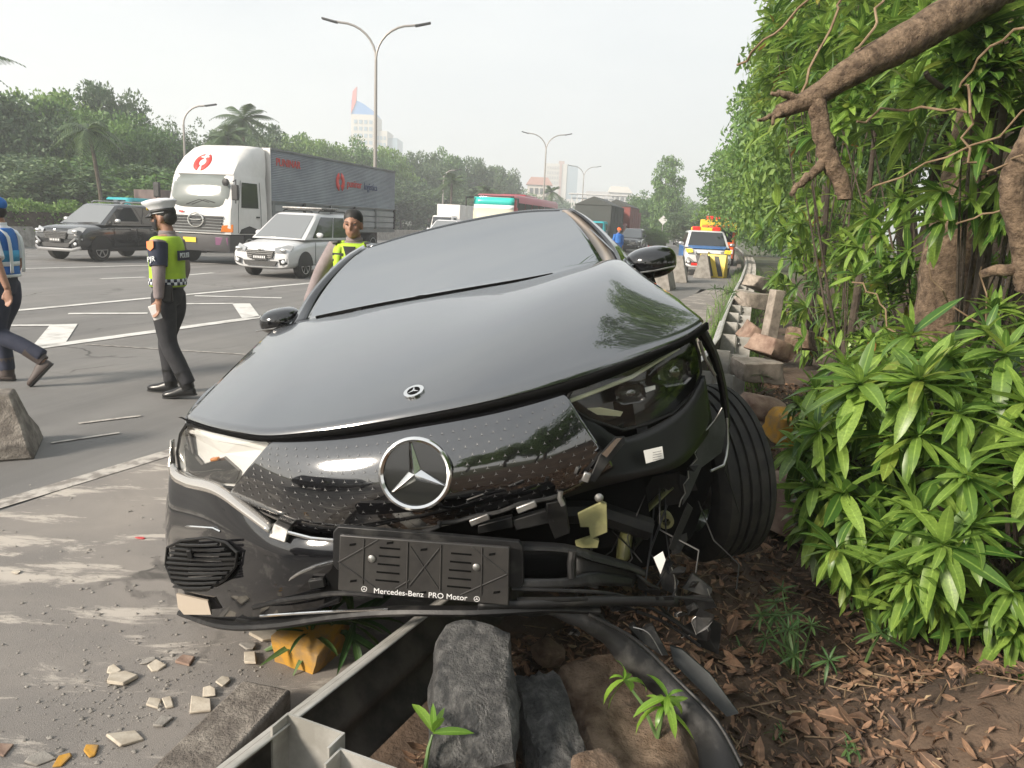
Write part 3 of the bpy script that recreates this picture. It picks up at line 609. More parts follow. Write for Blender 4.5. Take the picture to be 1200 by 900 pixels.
# inner lip arcs left of the plate
bar('lip_strip', [(330,690,.12),(345,675,.09),(370,664,.06),(400,657,.04)], .005, M_['chrome'], bump_l)
bar('lip_strip', [(297,712,.2),(330,704,.12),(365,699,.07),(400,695,.02),(450,698,-.02)], .008, SP, bump_l)
MB().prism(cl([(352,672,.10),(372,664,.07),(398,660,.05),(398,692,.06),(358,698,.09)]), (0,.03,0)).build('lower_opening', DV, bump_l)
MB().box(cp(372,683,.06), (.05,.02,.03)).build('tow_cover', PL, bump_l, bev=.004)
# number plate holder (no plate on it)
PB = cl([(390,624,-.055),(396,617,-.055),(500,626,-.075),(608,635,-.05),(613,641,-.05),(614,684,-.05),(608,690,-.05),(500,680,-.075),(395,668,-.055),(390,662,-.055)])
pb = MB().prism(PB, (0,.022,0)).build('plate_bracket', SP, car, bev=.003)
PF = [cp(*p) for p in ((398,627,-.085),(597,642,-.085),(596,710,-.085),(396,692,-.085))]
pl = MB().prism(PF, (0,.014,0)).build('plate_holder', mm('plate_plastic', (.028,.0265,.026), .42, c2=(.04,.038,.036), scale=20, bs=.1, bd=.001, bscale=150), pb, bev=.003)
PX = (PF[1]-PF[0]).normalized(); PYv = (PF[0]-PF[3]).normalized(); PN = PX.cross(PYv).normalized()
PW, PH = (PF[1]-PF[0]).length, (PF[0]-PF[3]).length
if PN.y > 0: PN = -PN
def pp(u, v, o=0): return (PF[3].lerp(PF[2], u)).lerp(PF[0].lerp(PF[1], u), v) + PN*o
def prib(a, b, r=.0022): MB().tube([pp(*a, .001), pp(*b, .001)], r, 5).build('rib', M_['plate_plastic'], pl)
for u in (.145, .405, .60, .84): prib((u,.16), (u,.97), .0026)
for a, b in (((0,.52),(.23,.97)),((0,.52),(.22,.12)),((.42,.2),(.59,.9)),((.42,.9),(.59,.2)),((.72,.12),(.99,.55)),((.99,.55),(.78,.97)),((.34,.13),(.42,.3))): prib(a, b)
for k in range(5):
    for u0, u1 in ((.22,.36),(.64,.78)):
        c = [pp(u0+.01*k*.5, .24+k*.145, .0012), pp(u1, .24+k*.145, .0012), pp(u1, .27+k*.145, .0012), pp(u0+.01*k*.5, .27+k*.145, .0012)]
        MB().prism(c, PN*.0004).build('slot', DV, pl)
for u, v in ((.08,.85),(.09,.2),(.30,.93),(.93,.22),(.9,.87),(.5,.1),(.5,.86)):
    MB().prism([pp(u-.02, v-.03, .0012), pp(u+.018, v-.005, .0012), pp(u+.02, v+.035, .0012), pp(u-.018, v+.01, .0012)], PN*.0004).build('slot', DV, pl)
for u, v in ((.195,.63),(.81,.63)):
    sc = MB().lathe([(.011,0),(.011,.003),(.006,.006),(.001,.0065)], 14, frame(pp(u, v, .001), PX, PYv if PX.cross(PYv).y < 0 else -PYv)).build('screw', M_['worn_steel'], pl)
XY = frame(pp(.485, .065, .0015), PX, PYv)
text('lettering', 'Mercedes-Benz  PRO Motor', .0235, XY, M_['white_print'], pl, .0004)
for u in (.155, .815):
    c = pp(u, .075, .0016); t = MB()
    ring = [[c + (PX*math.cos(k*2*PI/20)+PYv*math.sin(k*2*PI/20))*r for k in range(20)] for r in (.0085, .0070)]
    t.grid(ring, True)
    for a in R3:
        d = PX*math.cos(a)+PYv*math.sin(a); w = PN.cross(d); t.add([c+w*.0012, c+d*.007, c-w*.0012], [(0,1,2)])
    t.build('printed_star', M_['white_print'], pl, smooth=False)
# torn carrier right of the plate
SPb = SP
duct = MB().grid(loft(cl([(606,634,.0),(662,637,.02),(700,648,.08),(735,658,.16),(757,668,.24)]), cl([(606,646,-.01),(662,648,.01),(700,660,.07),(735,668,.15),(755,676,.23)]), 16, 4, lambda s, t: V(0,-.02*4*t*(1-t),0))).build('torn_carrier', SP, car, sol=.02)
MB().grid(loft(cl([(606,676,-.03),(662,676,-.01),(700,668,.07),(745,676,.2)]), cl([(606,688,-.04),(662,687,-.02),(705,684,.06),(742,686,.18)]), 16, 4, lambda s, t: V(0,-.01,0))).build('carrier_shelf', SP, duct, sol=.02)
MB().grid(loft(cl([(606,645,.07),(665,647,.08),(705,655,.12)]), cl([(606,680,.07),(665,678,.08),(705,676,.12)]), 8, 4)).build('carrier_recess', DV, duct, sol=.01)
MB().tube(cl([(671,646,.0),(669,660,-.005),(670,677,-.01)]), .012, 8).build('carrier_post', SP, duct)
MB().grid(loft(cl([(676,650,.05),(705,655,.09),(750,672,.22)]), cl([(676,676,.03),(705,676,.07),(745,682,.2)]), 10, 4)).build('carrier_cheek', PL, duct, sol=.008)
bar('carrier_rod', [(600,690,-.05),(660,692,-.03),(710,695,.04),(742,702,.12)], .006, SP, duct)
bar('carrier_rod', [(606,702,-.05),(670,702,-.03),(720,700,.05),(752,702,.12)], .007, PL, duct)
sl = MB().grid(loft(cl([(560,706,-.07),(640,703,-.05),(720,700,.02),(795,700,.14)]), cl([(560,715,-.075),(640,712,-.055),(720,710,.015),(795,711,.13)]), 20, 3)).build('slotted_beam', SP, duct, sol=.02)
for px in (585,612,650,690,730,765,783):
    y0 = .14-(795-px)/235*.22
    MB().prism([cp(px-7, 704.5-(px-560)*.02, y0-.02), cp(px+7, 704.3-(px-560)*.02, y0-.02), cp(px+7, 707.5-(px-560)*.02, y0-.02), cp(px-7, 707.7-(px-560)*.02, y0-.02)], (0,.004,0)).build('slot', DV, sl)
for k, (a, b, c) in enumerate([((480,628,-.02),(512,618,-.02),(515,612,0)),((515,613,.0),(535,611,.02),(560,604,.02)),((560,604,.02),(585,600,.02),(610,590,.04)),((610,590,.04),(640,585,.05),(657,580,.07))]):
    bar('broken_strip', [a, b, c], .007, SP, duct)
for (px, py, w) in ((562,609,.06),(617,594,.06)):
    MB().box(cp(px, py, -.0), (w,.012,.02), (0,-.22,0)).build('foil_clip', M_['worn_steel'], duct, bev=.003)
for q in ([(600,610,.05),(640,598,.06),(650,612,.06),(605,622,.05)], [(640,590,.05),(662,586,.06),(668,625,.08),(650,632,.07),(642,612,.05)], [(560,616,.04),(600,606,.04),(602,618,.05),(560,626,.04)]):
    MB().prism(cl(q), (0,.03,0)).build('broken_mount', PL, duct, bev=.003)
MB().tube(cl([(657,576,.05),(656,584,.05),(660,592,.05)]), .008, 8).build('pin', M_['worn_steel'], duct)
# hanging arch trim
AR1 = cl([(555,718,-.05),(640,712,-.02),(700,722,.02),(745,752,.02),(795,800,-.04),(838,845,-.14),(872,905,-.26)])
AR2 = cl([(555,724,-.05),(635,722,-.03),(690,742,.0),(735,786,-.0),(785,835,-.06),(815,872,-.16),(818,905,-.26)])
arch = MB().grid(loft(AR1, AR2, 34, 6, lambda s, t: V(0,-.018*4*t*(1-t)*min(1,s*2)+.008*math.sin(s*31)*t,.006*math.sin(s*57)*(t>.9)))).build('hanging_arch_trim', SP, car, sol=.012, sub=1)
bar('trim_edge', [(690,720,.0),(745,750,.0),(795,798,-.06),(840,845,-.16),(870,898,-.27)], .006, SP, arch)
MB().prism(cl([(785,757,.12),(800,762,.12),(832,790,.10),(866,836,.0),(852,840,-.0),(818,806,.08),(790,778,.12)]), (0,.012,0)).build('undertray_sheet', mm('slate_plastic', (.020,.023,.023), .5, c2=(.04,.044,.044), scale=12), arch)
MB().prism(cl([(737,735,.08),(743,732,.08),(751,741,.08),(758,735,.08),(765,733,.09),(783,768,.06),(776,768,.05),(755,755,.06)]), (0,.02,0)).build('torn_flap', SP, arch)
for q in ([(816,715,.28),(846,733,.28),(842,767,.27),(815,756,.27),(824,738,.27)], [(800,700,.25),(833,698,.28),(840,712,.28),(806,718,.25)], [(745,668,.2),(760,690,.22),(775,692,.24),(772,700,.24),(748,690,.2)],
          [(770,660,.3),(782,655,.3),(793,698,.28),(776,690,.28)], [(800,690,.3),(812,672,.32),(835,690,.32),(832,700,.3)]):
    MB().prism(cl(q), (0,.01,0)).build('torn_flap', PL if len(q) > 4 else SP, duct)
for q in ([(740,706,.12),(770,716,.16),(815,745,.2)], [(745,716,.12),(780,730,.18),(820,757,.22)], [(745,672,.2),(760,684,.2),(772,690,.22)], [(785,664,.26),(790,680,.26),(792,698,.26)], [(768,702,.16),(778,716,.18),(806,738,.22)], [(755,702,.16),(790,700,.2),(835,704,.25)], [(812,700,.26),(816,720,.26),(820,740,.26)]):
    bar('torn_strut', q, .0055, SP, duct)
for q in ([(787,665,.24),(791,680,.24),(791,695,.24),(793,700,.24)], [(829,690,.28),(832,700,.28),(833,712,.28)], [(816,716,.26),(820,735,.26),(823,744,.26)], [(742,735,.07),(760,742,.06),(776,768,.04)]):
    bar('torn_edge', q, .0018, M_['worn_steel'], duct, n=5)
# things behind the missing corner
mm('olive_dark', (.12,.12,.045), .4)
br = MB().prism(cl([(677,602,.16),(706,588,.16),(711,590,.16),(712,624,.16),(692,632,.16),(690,618,.16),(680,618,.16)]), (0,.012,0)).build('yellow_bracket', M_['olive_primer'], car, bev=.002)
MB().lathe([(.012,-.004),(.014,.004),(.008,.012),(.001,.014)], 14, frame(cp(702,583,.15), (1,0,0), (0,0,1))).build('bolt', M_['worn_steel'], br)
MB().prism(cl([(674,636,.16),(692,630,.16),(702,634,.16),(700,642,.16),(676,642,.16)]), (0,.02,0)).build('bracket_foot', M_['olive_primer'], br)
MB().grid(loft(cl([(790,572,.5),(764,596,.42),(745,618,.36),(738,655,.32)]), cl([(778,572,.5),(752,598,.42),(727,624,.36),(722,655,.32)]), 16, 5, lambda s, t: V(0,-.025*4*t*(1-t),0))).build('brake_duct', M_['olive_dark'], car, sol=.006)
MB().lathe([(.014,0),(.026,.0),(.028,.006),(.026,.05),(.02,.05)], 18, frame(cp(781,612,.5), (1,0,0), (0,0,-1)), cap=False).build('pipe_end', M_['olive_primer'], car)
MB().prism(cl([(766,654,.24),(777,647,.24),(780,656,.24),(774,673,.24)]), (0,.006,0)).build('white_clip', M_['white_label'], car)
rb = MB().prism(cl([(703,533,.16),(721,513,.19),(732,512,.2),(733,519,.2),(714,541,.17),(697,566,.13),(690,563,.13)]), (0,.014,0)).build('broken_bracket', SP, car, bev=.002)
MB().prism(cl([(705,532,.148),(722,514,.178),(729,513,.188),(711,536,.158)]), (0,.006,0)).build('bracket_plate', M_['chrome'], rb)
MB().box(cp(687,559,.12), (.022,.015,.03), (0,.5,0)).build('bracket_tip', M_['worn_steel'], rb, bev=.003)
lb = MB().prism(cl([(754,528,.235),(776,523,.26),(778,537,.26),(757,543,.235)]), (0,-.002,0)).build('sticker', M_['white_label'], car)
for k in range(4):
    bar('print_line', [(765,530.5+k*2.9,.235),(775,528.4+k*2.9,.248)], .0012, M_['grey_print'], lb, n=4)
jag = [(846,478,.55),(838,492,.54),(826,506,.5),(817,511,.48),(819,522,.48),(814,531,.46),(817,538,.46),(806,549,.44),(807,560,.44),(801,568,.43),(803,578,.43),(798,586,.42),(796,594,.42)]
MB().tube(cl(jag), .0022, 5).build('torn_edge', M_['worn_steel'], car)
MB().tube(cl([(852,490,.6),(853,520,.6),(851,535,.58),(848,545,.56),(833,552,.52)]), .005, 6).build('torn_edge', M_['worn_steel'], car)
MB().tube(cl([(852,530,.6),(850,552,.58),(858,575,.6),(866,600,.62)]), .003, 5).build('torn_edge', PL, car)
MB().prism(cl([(848,480,.57),(851,500,.57),(846,530,.55),(822,548,.5),(808,580,.45),(800,592,.44),(806,552,.46),(816,536,.47),(818,512,.49),(834,498,.53)]), (0,.008,0)).build('liner_scrap', M_['slate_plastic'], car)
MB().prism(cl([(806,590,.4),(812,596,.4),(798,628,.36),(789,646,.3),(784,643,.3)]), (0,.01,0)).build('liner_scrap', PL, car)
MB().prism(cl([(785,632,.33),(805,625,.36),(806,632,.36),(797,648,.33),(788,650,.33)]), (0,.006,0)).build('liner_scrap', SP, car)
MB().grid(loft(cl([(815,392,.6),(832,420,.66),(842,455,.7),(848,500,.72)]), cl([(828,385,.6),(842,415,.66),(852,455,.7),(856,500,.72)]), 14, 4, lambda s, t: V(0,-.02*4*t*(1-t),0))).build('fender_edge', PL, car, sol=.02)
MB().tube(cl([(820,400,.57),(826,420,.58),(838,440,.6)]), .006, 6).build('fender_edge', M_['worn_steel'], car)
MB().prism(cl([(640,560,.62),(700,575,.62),(800,530,.66),(826,505,.70),(836,560,.72),(812,628,.70),(770,662,.66),(690,676,.60),(640,660,.58)]), (0,.05,0)).build('arch_liner', DV, car)
# ragged shards, torn edges and wires round the missing corner
rr = random.Random(4)
for k in range(30):
    px, py, yy = rr.uniform(650,838), rr.uniform(655,745), rr.uniform(.02,.30)
    if k > 23: px, py, yy = rr.uniform(690,850), rr.uniform(500,650), rr.uniform(.36,.55)
    c = cp(px, py, yy); s_ = rr.uniform(.012,.045); a0 = rr.uniform(0,6); n_ = rr.randint(4,7)
    P_ = [c+V(math.cos(a0+j*6.28/n_)*s_*rr.uniform(.35,1.5), rr.uniform(-.01,.01), math.sin(a0+j*6.28/n_)*s_*rr.uniform(.3,1.1)) for j in range(n_)]
    o = MB().prism(P_, (rr.uniform(-.01,.01),.005,0)).build('torn_shard', (SP, PL, PL)[k % 3], duct, smooth=False)
    if k % 3 == 0 and k < 24: MB().tube([P_[0]+V(0,-.003,0), P_[1].lerp(P_[0],.4)+V(rr.uniform(-.004,.004),-.003,.004), P_[1]+V(0,-.003,0), P_[2]+V(0,-.003,0)], .0012, 4).build('torn_edge', M_['worn_steel'], o)
for k in range(9):
    a = (rr.uniform(690,820), rr.uniform(560,620), rr.uniform(.35,.5)); b = (a[0]+rr.uniform(-50,45), rr.uniform(650,720), rr.uniform(.15,.35)); A, B = cp(*a), cp(*b)
    MB().tube([A, A.lerp(B,.35)+V(rr.uniform(-.05,.05),0,-.04), A.lerp(B,.7)+V(rr.uniform(-.05,.05),0,-.02), B], rr.uniform(.002,.004), 5).build('wire', PL, car)
# wheels: tyre with real grooves, rim
def wheel(c, axis, r=.365, w=.245, spokes=5):
    ax = Vector(axis).normalized(); z = ax; x = V(0,1,0); x = (x-z*x.dot(z)).normalized(); y = z.cross(x); M = Matrix(((x.x,y.x,z.x,c[0]),(x.y,y.y,z.y,c[1]),(x.z,y.z,z.z,c[2]),(0,0,0,1)))
    pr = [(r*.66,-w*.46),(r*.72,-w*.5),(r*.88,-w*.5),(r*.965,-w*.44)]
    g = [(-.40,1),(-.245,1),(-.24,.965),(-.20,.965),(-.195,1.0),(-.085,1.0),(-.08,.965),(-.03,.965),(-.025,1.002),(.085,1.002),(.09,.965),(.14,.965),(.145,1),(.27,1),(.275,.968),(.31,.968),(.315,.995),(.40,.99)]
    pr += [(r*q, w*a) for a, q in g] + [(r*.965,w*.44),(r*.88,w*.5),(r*.72,w*.5),(r*.66,w*.46)]
    ob = bpy.data.objects.new('wheel', None); COL.objects.link(ob); ob.parent = car
    t = MB().lathe(pr, 64, M, cap=False).build('tyre', M_['tyre'], ob, ang=25)
    rm = MB().lathe([(r*.66,-w*.46),(r*.64,-w*.3),(r*.62,w*.2),(r*.64,w*.40),(r*.67,w*.47)], 40, M, cap=False)
    rm.lathe([(.01,w*.2),(.075,w*.2),(.075,w*.36),(.03,w*.4),(.005,w*.4)], 20, M)
    for k in range(spokes):
        a = k*2*PI/spokes; d = M.to_3x3() @ V(math.cos(a), math.sin(a), 0); rm.tube([Vector(c)+ax*w*.3+d*.05, Vector(c)+ax*w*.36+d*r*.64], [.035,.03], 6, flat=.6)
    rm.build('rim', M_['lamp_dark'], ob)
    MB().lathe([(.02,-w*.2),(.16,-w*.2),(.16,-w*.1),(.02,-w*.1)], 28, M).build('brake_disc', M_['worn_steel'], ob)
    return ob
wc = cp(826, 552, 1.10)
wheel(wc, (.93, .34, -.10), r=.37)
wheel((-.80, .93, .30), (-1,0,0)); wheel((-.80,4.05,.33), (-1,0,0)); wheel((.80,4.05,.33), (1,0,0))
# engine bay block, floor, arch liner
MB().box((-.02,.86,.46), (1.36,.96,.42)).build('engine_bay', DV, car)
MB().box((0,.62,.34), (1.2,.5,.34)).build('crash_structure', DV, car)
MB().box((0,2.7,.24), (1.62,4.1,.12)).build('underbody', PL, car)
MB().tube(cl([(640,600,.30),(700,600,.32),(760,620,.36)]), .04, 8).build('crash_beam', PL, car)
MB().tube([cp(735,640,.5), wc+V(-.1,-.02,0)], .03, 8).build('suspension_arm', PL, car)
# windscreen, pillars, roof and the rest of the shell
WB = cl([(358,377,1.50),(400,368,1.42),(460,355,1.35),(530,342,1.30),(620,326,1.35),(709,310,1.50)])
WT = cl([(430,290,2.12),(490,272,2.22),(550,258,2.28),(610,248,2.26),(659,246,2.14)])
ws = MB().grid(loft(WB, WT, 24, 10, lambda s, t: V(0,-.05,.03)*(4*t*(1-t)))).build('windscreen', M_['film_glass'], car, sol=.006, sub=1)
_cw = resample(cl(COWL), 30)
MB().tube([p+V(0,.008,.003) for p in _cw[4:24]], [.0045]*20, 6, flat=1.6).build('cowl_seal', DV, car)
for px, py, yy, L_ in ((412,366,1.385,.17),(492,350,1.315,.2)):
    MB().tube([cp(px-26, py+4.5, yy+.02), cp(px, py-1, yy), cp(px+32, py-6, yy)], [.004,.012,.003], 6, flat=.6).build('wiper', DV, car)
OL = cl([(340,381,1.53),(362,345,1.72),(385,318,1.90),(406,299,2.05),(426,287,2.16)])
IL = cl([(358,377,1.50),(374,350,1.70),(395,322,1.88),(413,303,2.0),(430,291,2.11)])
MB().grid(loft(OL, IL, 14, 4, lambda s, t: V(0,-.012,0)*(4*t*(1-t)))).build('pillar', GB, car, sol=.03)
OR = cl([(736,311,1.53),(727,292,1.72),(707,270,1.92),(688,254,2.06),(672,245,2.16)])
IR = cl([(709,310,1.50),(698,293,1.70),(684,272,1.90),(670,256,2.04),(659,246,2.12)])
mm('tan_reflection', (.30,.24,.19), .3, coat=.5)  # tan reflection on the right pillar, put into its colour
MB().grid(loft([a.lerp(b, .45) for a, b in zip(OR, IR)], IR, 14, 3)).build('pillar', M_['tan_reflection'], car, sol=.03)
MB().grid(loft(OR, [a.lerp(b, .45) for a, b in zip(OR, IR)], 14, 3, lambda s, t: V(0,-.01,.008)*(4*t*(1-t)))).build('pillar', GB, car, sol=.03)
RT = [OL[-1]] + [p+V(0,.012,.004) for p in WT] + [OR[-1]]
rt = resample(RT, 17); zm = max(p.z for p in rt)
rows = []
for k, (yy, dz, wsc) in enumerate(((0,0,1),(.25,.012,1.02),(.7,.0,1.02),(1.2,-.06,.98),(1.7,-.17,.9),(2.2,-.34,.82))):
    rows.append([V(p.x*wsc, p.y+yy, p.z+dz) for p in rt])
MB().grid(rows).build('roof', BP, car, sol=.02, sub=1)
for s in (-1, 1):
    e = [r[0 if s < 0 else -1] for r in rows]
    base = [OL[0] if s < 0 else OR[0]] + [V(s*.9, yy, .98) for yy in (2.3,3.0,3.6,4.2,4.55)]
    MB().grid(loft([OL[0] if s < 0 else OR[0]]+[p+V(0,0,-.02) for p in e], base, 18, 4, lambda q, t: V(s*.03*4*t*(1-t),0,0))).build('side_window', M_['film_glass'], car, sol=.006)
    sb = [V(s*x, yy, z) for x, yy, z in ((.91,1.52,.97),(.93,2.3,.97),(.94,3.0,.98),(.93,3.7,.99),(.9,4.3,.98),(.8,4.9,.9))]
    sm_ = [V(s*.96, p.y, .62) for p in sb]; sl_ = [V(s*.93, p.y, .24) for p in sb]
    for a, b, nm in ((0,2,'door'),(2,4,'door'),(3,5,'rear_quarter')):
        R_ = [[p.copy() for p in q[a:b+(1 if nm == 'door' else 1)]] for q in (sb, sm_, sl_)]
        if nm == 'rear_quarter': R_ = [q[1:] if a == 3 else q for q in R_]
        if len(R_[0]) < 2: continue
        MB().grid([resample(r, 8) for r in R_]).build(nm, BP, car, sol=.01, sub=1)
tl = rows[-1]; MB().grid([tl, [V(p.x*1.02, 4.93, .98) for p in tl], [V(p.x*1.08, 4.97, .6) for p in tl], [V(p.x*1.05, 4.9, .25) for p in tl]]).build('tailgate', BP, car, sol=.01)
# door mirrors
def mirror(c, s, name='door_mirror', f=1.0):
    o = MB(); rg = []
    for yy, k in ((-.09,.25),(-.075,.62),(-.04,.9),(.0,1),(.05,1),(.07,.93)):
        rg.append([Vector(c)+V(.125*f*k*math.copysign(abs(math.cos(a))**.8, math.cos(a)), yy, .078*f*k*math.copysign(abs(math.sin(a))**.75, math.sin(a))+.02*k*s*math.cos(a)*0) for a in [i*2*PI/18 for i in range(18)]])
    o.rings(rg); b = o.build(name, GB, car, sub=1)
    MB().tube([Vector(c)+V(-s*.06,.02,-.05), Vector(c)+V(-s*.15,.03,-.11), Vector(c)+V(-s*.24,.06,-.12)], [.045,.04,.05], 8, flat=.6).build('mirror_arm', GB, b)
    MB().tube([Vector(c)+V(-.10,-.078,-.03*f), Vector(c)+V(0,-.105,-.032*f), Vector(c)+V(.10,-.078,-.03*f)], .004, 5).build('repeater', M_['worn_steel'], b)
mirror(cp(763, 308, 1.62), 1)
mirror(cp(328, 376, 1.66), -1, f=.85)
# ------------------------------------------------------------------ vehicles
mm('car_white', (.60,.605,.61), .3, coat=.6); mm('car_dark', (.02,.021,.022), .25, coat=1); mm('car_glass', (.012,.014,.015), .05, ior=1.8)
mm('trim_black', (.02,.02,.02), .55); mm('rim_alloy', (.5,.5,.5), .35, metal=.8); mm('plate_black', (.03,.03,.03), .5); mm('lamp_grey', (.30,.31,.32), .15, coat=.8); mm('lamp_clear', (.65,.67,.68), .12, coat=.5)
mm('truck_white', (.70,.69,.67), .4, c2=(.60,.59,.57), scale=1.2); mm('box_grey', (.20,.225,.25), .5, metal=.3, c2=(.27,.30,.325), scale=.8); mm('board_grey', (.16,.17,.17), .6, c2=(.22,.23,.23), scale=1.3)
mm('board_light', (.26,.27,.275), .55, c2=(.33,.34,.345), scale=1.3); mm('red_print', (.62,.04,.03), .5); mm('navy_print', (.03,.05,.14), .5); mm('teal_paint', (.02,.36,.40), .5, c2=(.03,.28,.33), scale=2); mm('teal_glass', (.03,.50,.44), .25); mm('bus_red', (.34,.02,.035), .35, coat=.4); mm('cream', (.55,.52,.40), .5)
mm('cone_orange', (.85,.13,.02), .5); mm('police_blue', (.03,.17,.48), .35, coat=.4); mm('police_yellow', (.75,.55,.04), .4); mm('siren_red', (.7,.03,.02), .3); mm('rust_red', (.22,.05,.04), .6, c2=(.15,.05,.05), scale=2); mm('ochre', (.45,.28,.05), .6); mm('tarp', (.06,.065,.06), .8); mm('plum', (.18,.07,.14), .3)
mm('film_pale', (.17,.18,.185), .06, ior=1.9)
def sring(y, w, z0, z1, n=4.5, k=20):
    r = []
    for i in range(k):
        a = 2*PI*(i+.5)/k; c, s = math.cos(a), math.sin(a)
        r.append(V(w*math.copysign(abs(c)**(2/n), c), y, (z0+z1)/2+(z1-z0)/2*math.copysign(abs(s)**(2/n), s)))
    return r
def vwheel(par, x, y, r, w, m=None, det=True):
    s = 1 if x > 0 else -1; M = frame((x, y, r), (0,1,0), (0,0,s)) 
    o = bpy.data.objects.new('wheel', None); COL.objects.link(o); o.parent = par
    MB().lathe([(r*.62,w*.5),(r*.72,w*.52),(r*.95,w*.46),(r,w*.3),(r,-w*.4),(r*.9,-w*.5),(r*.3,-w*.5)], 28, M).build('tyre', M_['tyre'], o)
    rm = MB().lathe([(r*.62,w*.5),(r*.58,w*.30),(.01,w*.28)], 24, M)
    rm.build('wheel_well', M_['trim_black'], o)
    if det:
        rr = MB()
        for k in range(6):
            a = k*PI/3; d = M.to_3x3() @ V(math.cos(a), math.sin(a), 0); zz = M.to_3x3() @ V(0,0,1); c = M.translation
            rr.tube([c+zz*w*.40, c+zz*w*.44+d*r*.6], [r*.14,r*.10], 6, flat=.5)
        rr.lathe([(r*.64,w*.42),(r*.66,w*.52),(r*.58,w*.5),(r*.57,w*.4)], 24, M); rr.lathe([(.0,w*.46),(r*.15,w*.46),(r*.17,w*.4)], 12, M)
        rr.build('rim', m or M_['rim_alloy'], o)
    return o
def frustum_win(B, T, glass, par, panes, gap=.05):
    # B, T: base and top rectangles given as (x_half, y_front, y_rear, z)
    bx, b0, b1, bz = B; tx, t0, t1, tz = T
    faces = {'front': ([V(-bx,b0,bz),V(bx,b0,bz)],[V(-tx,t0,tz),V(tx,t0,tz)]), 'rear': ([V(bx,b1,bz),V(-bx,b1,bz)],[V(tx,t1,tz),V(-tx,t1,tz)])}
    def quad(lo, hi, u0, u1, v0, v1, nm, m):
        f = lambda u, v: lo[0].lerp(lo[1], u).lerp(hi[0].lerp(hi[1], u), v)
        q = [f(u0,v0), f(u1,v0), f(u1,v1), f(u0,v1)]; n = (q[1]-q[0]).cross(q[3]-q[0]).normalized()
        MB().prism([p+n*.004 for p in q], n*.010).build(nm, m, par, bev=.004)
    quad(*faces['front'], .06, .94, .05, .93, 'windscreen', glass[0]); quad(*faces['rear'], .1, .9, .25, .9, 'rear_window', glass[1])
    for s in (1, -1):
        lo = [V(s*bx,b0,bz), V(s*bx,b1,bz)]; hi = [V(s*tx,t0,tz), V(s*tx,t1,tz)]
        if s < 0: lo = lo[::-1]; hi = hi[::-1]
        for u0, u1 in panes:
            a, b = (u0, u1) if s > 0 else (1-u1, 1-u0); quad(lo, hi, a, b, .08, .88, 'side_window', glass[1])
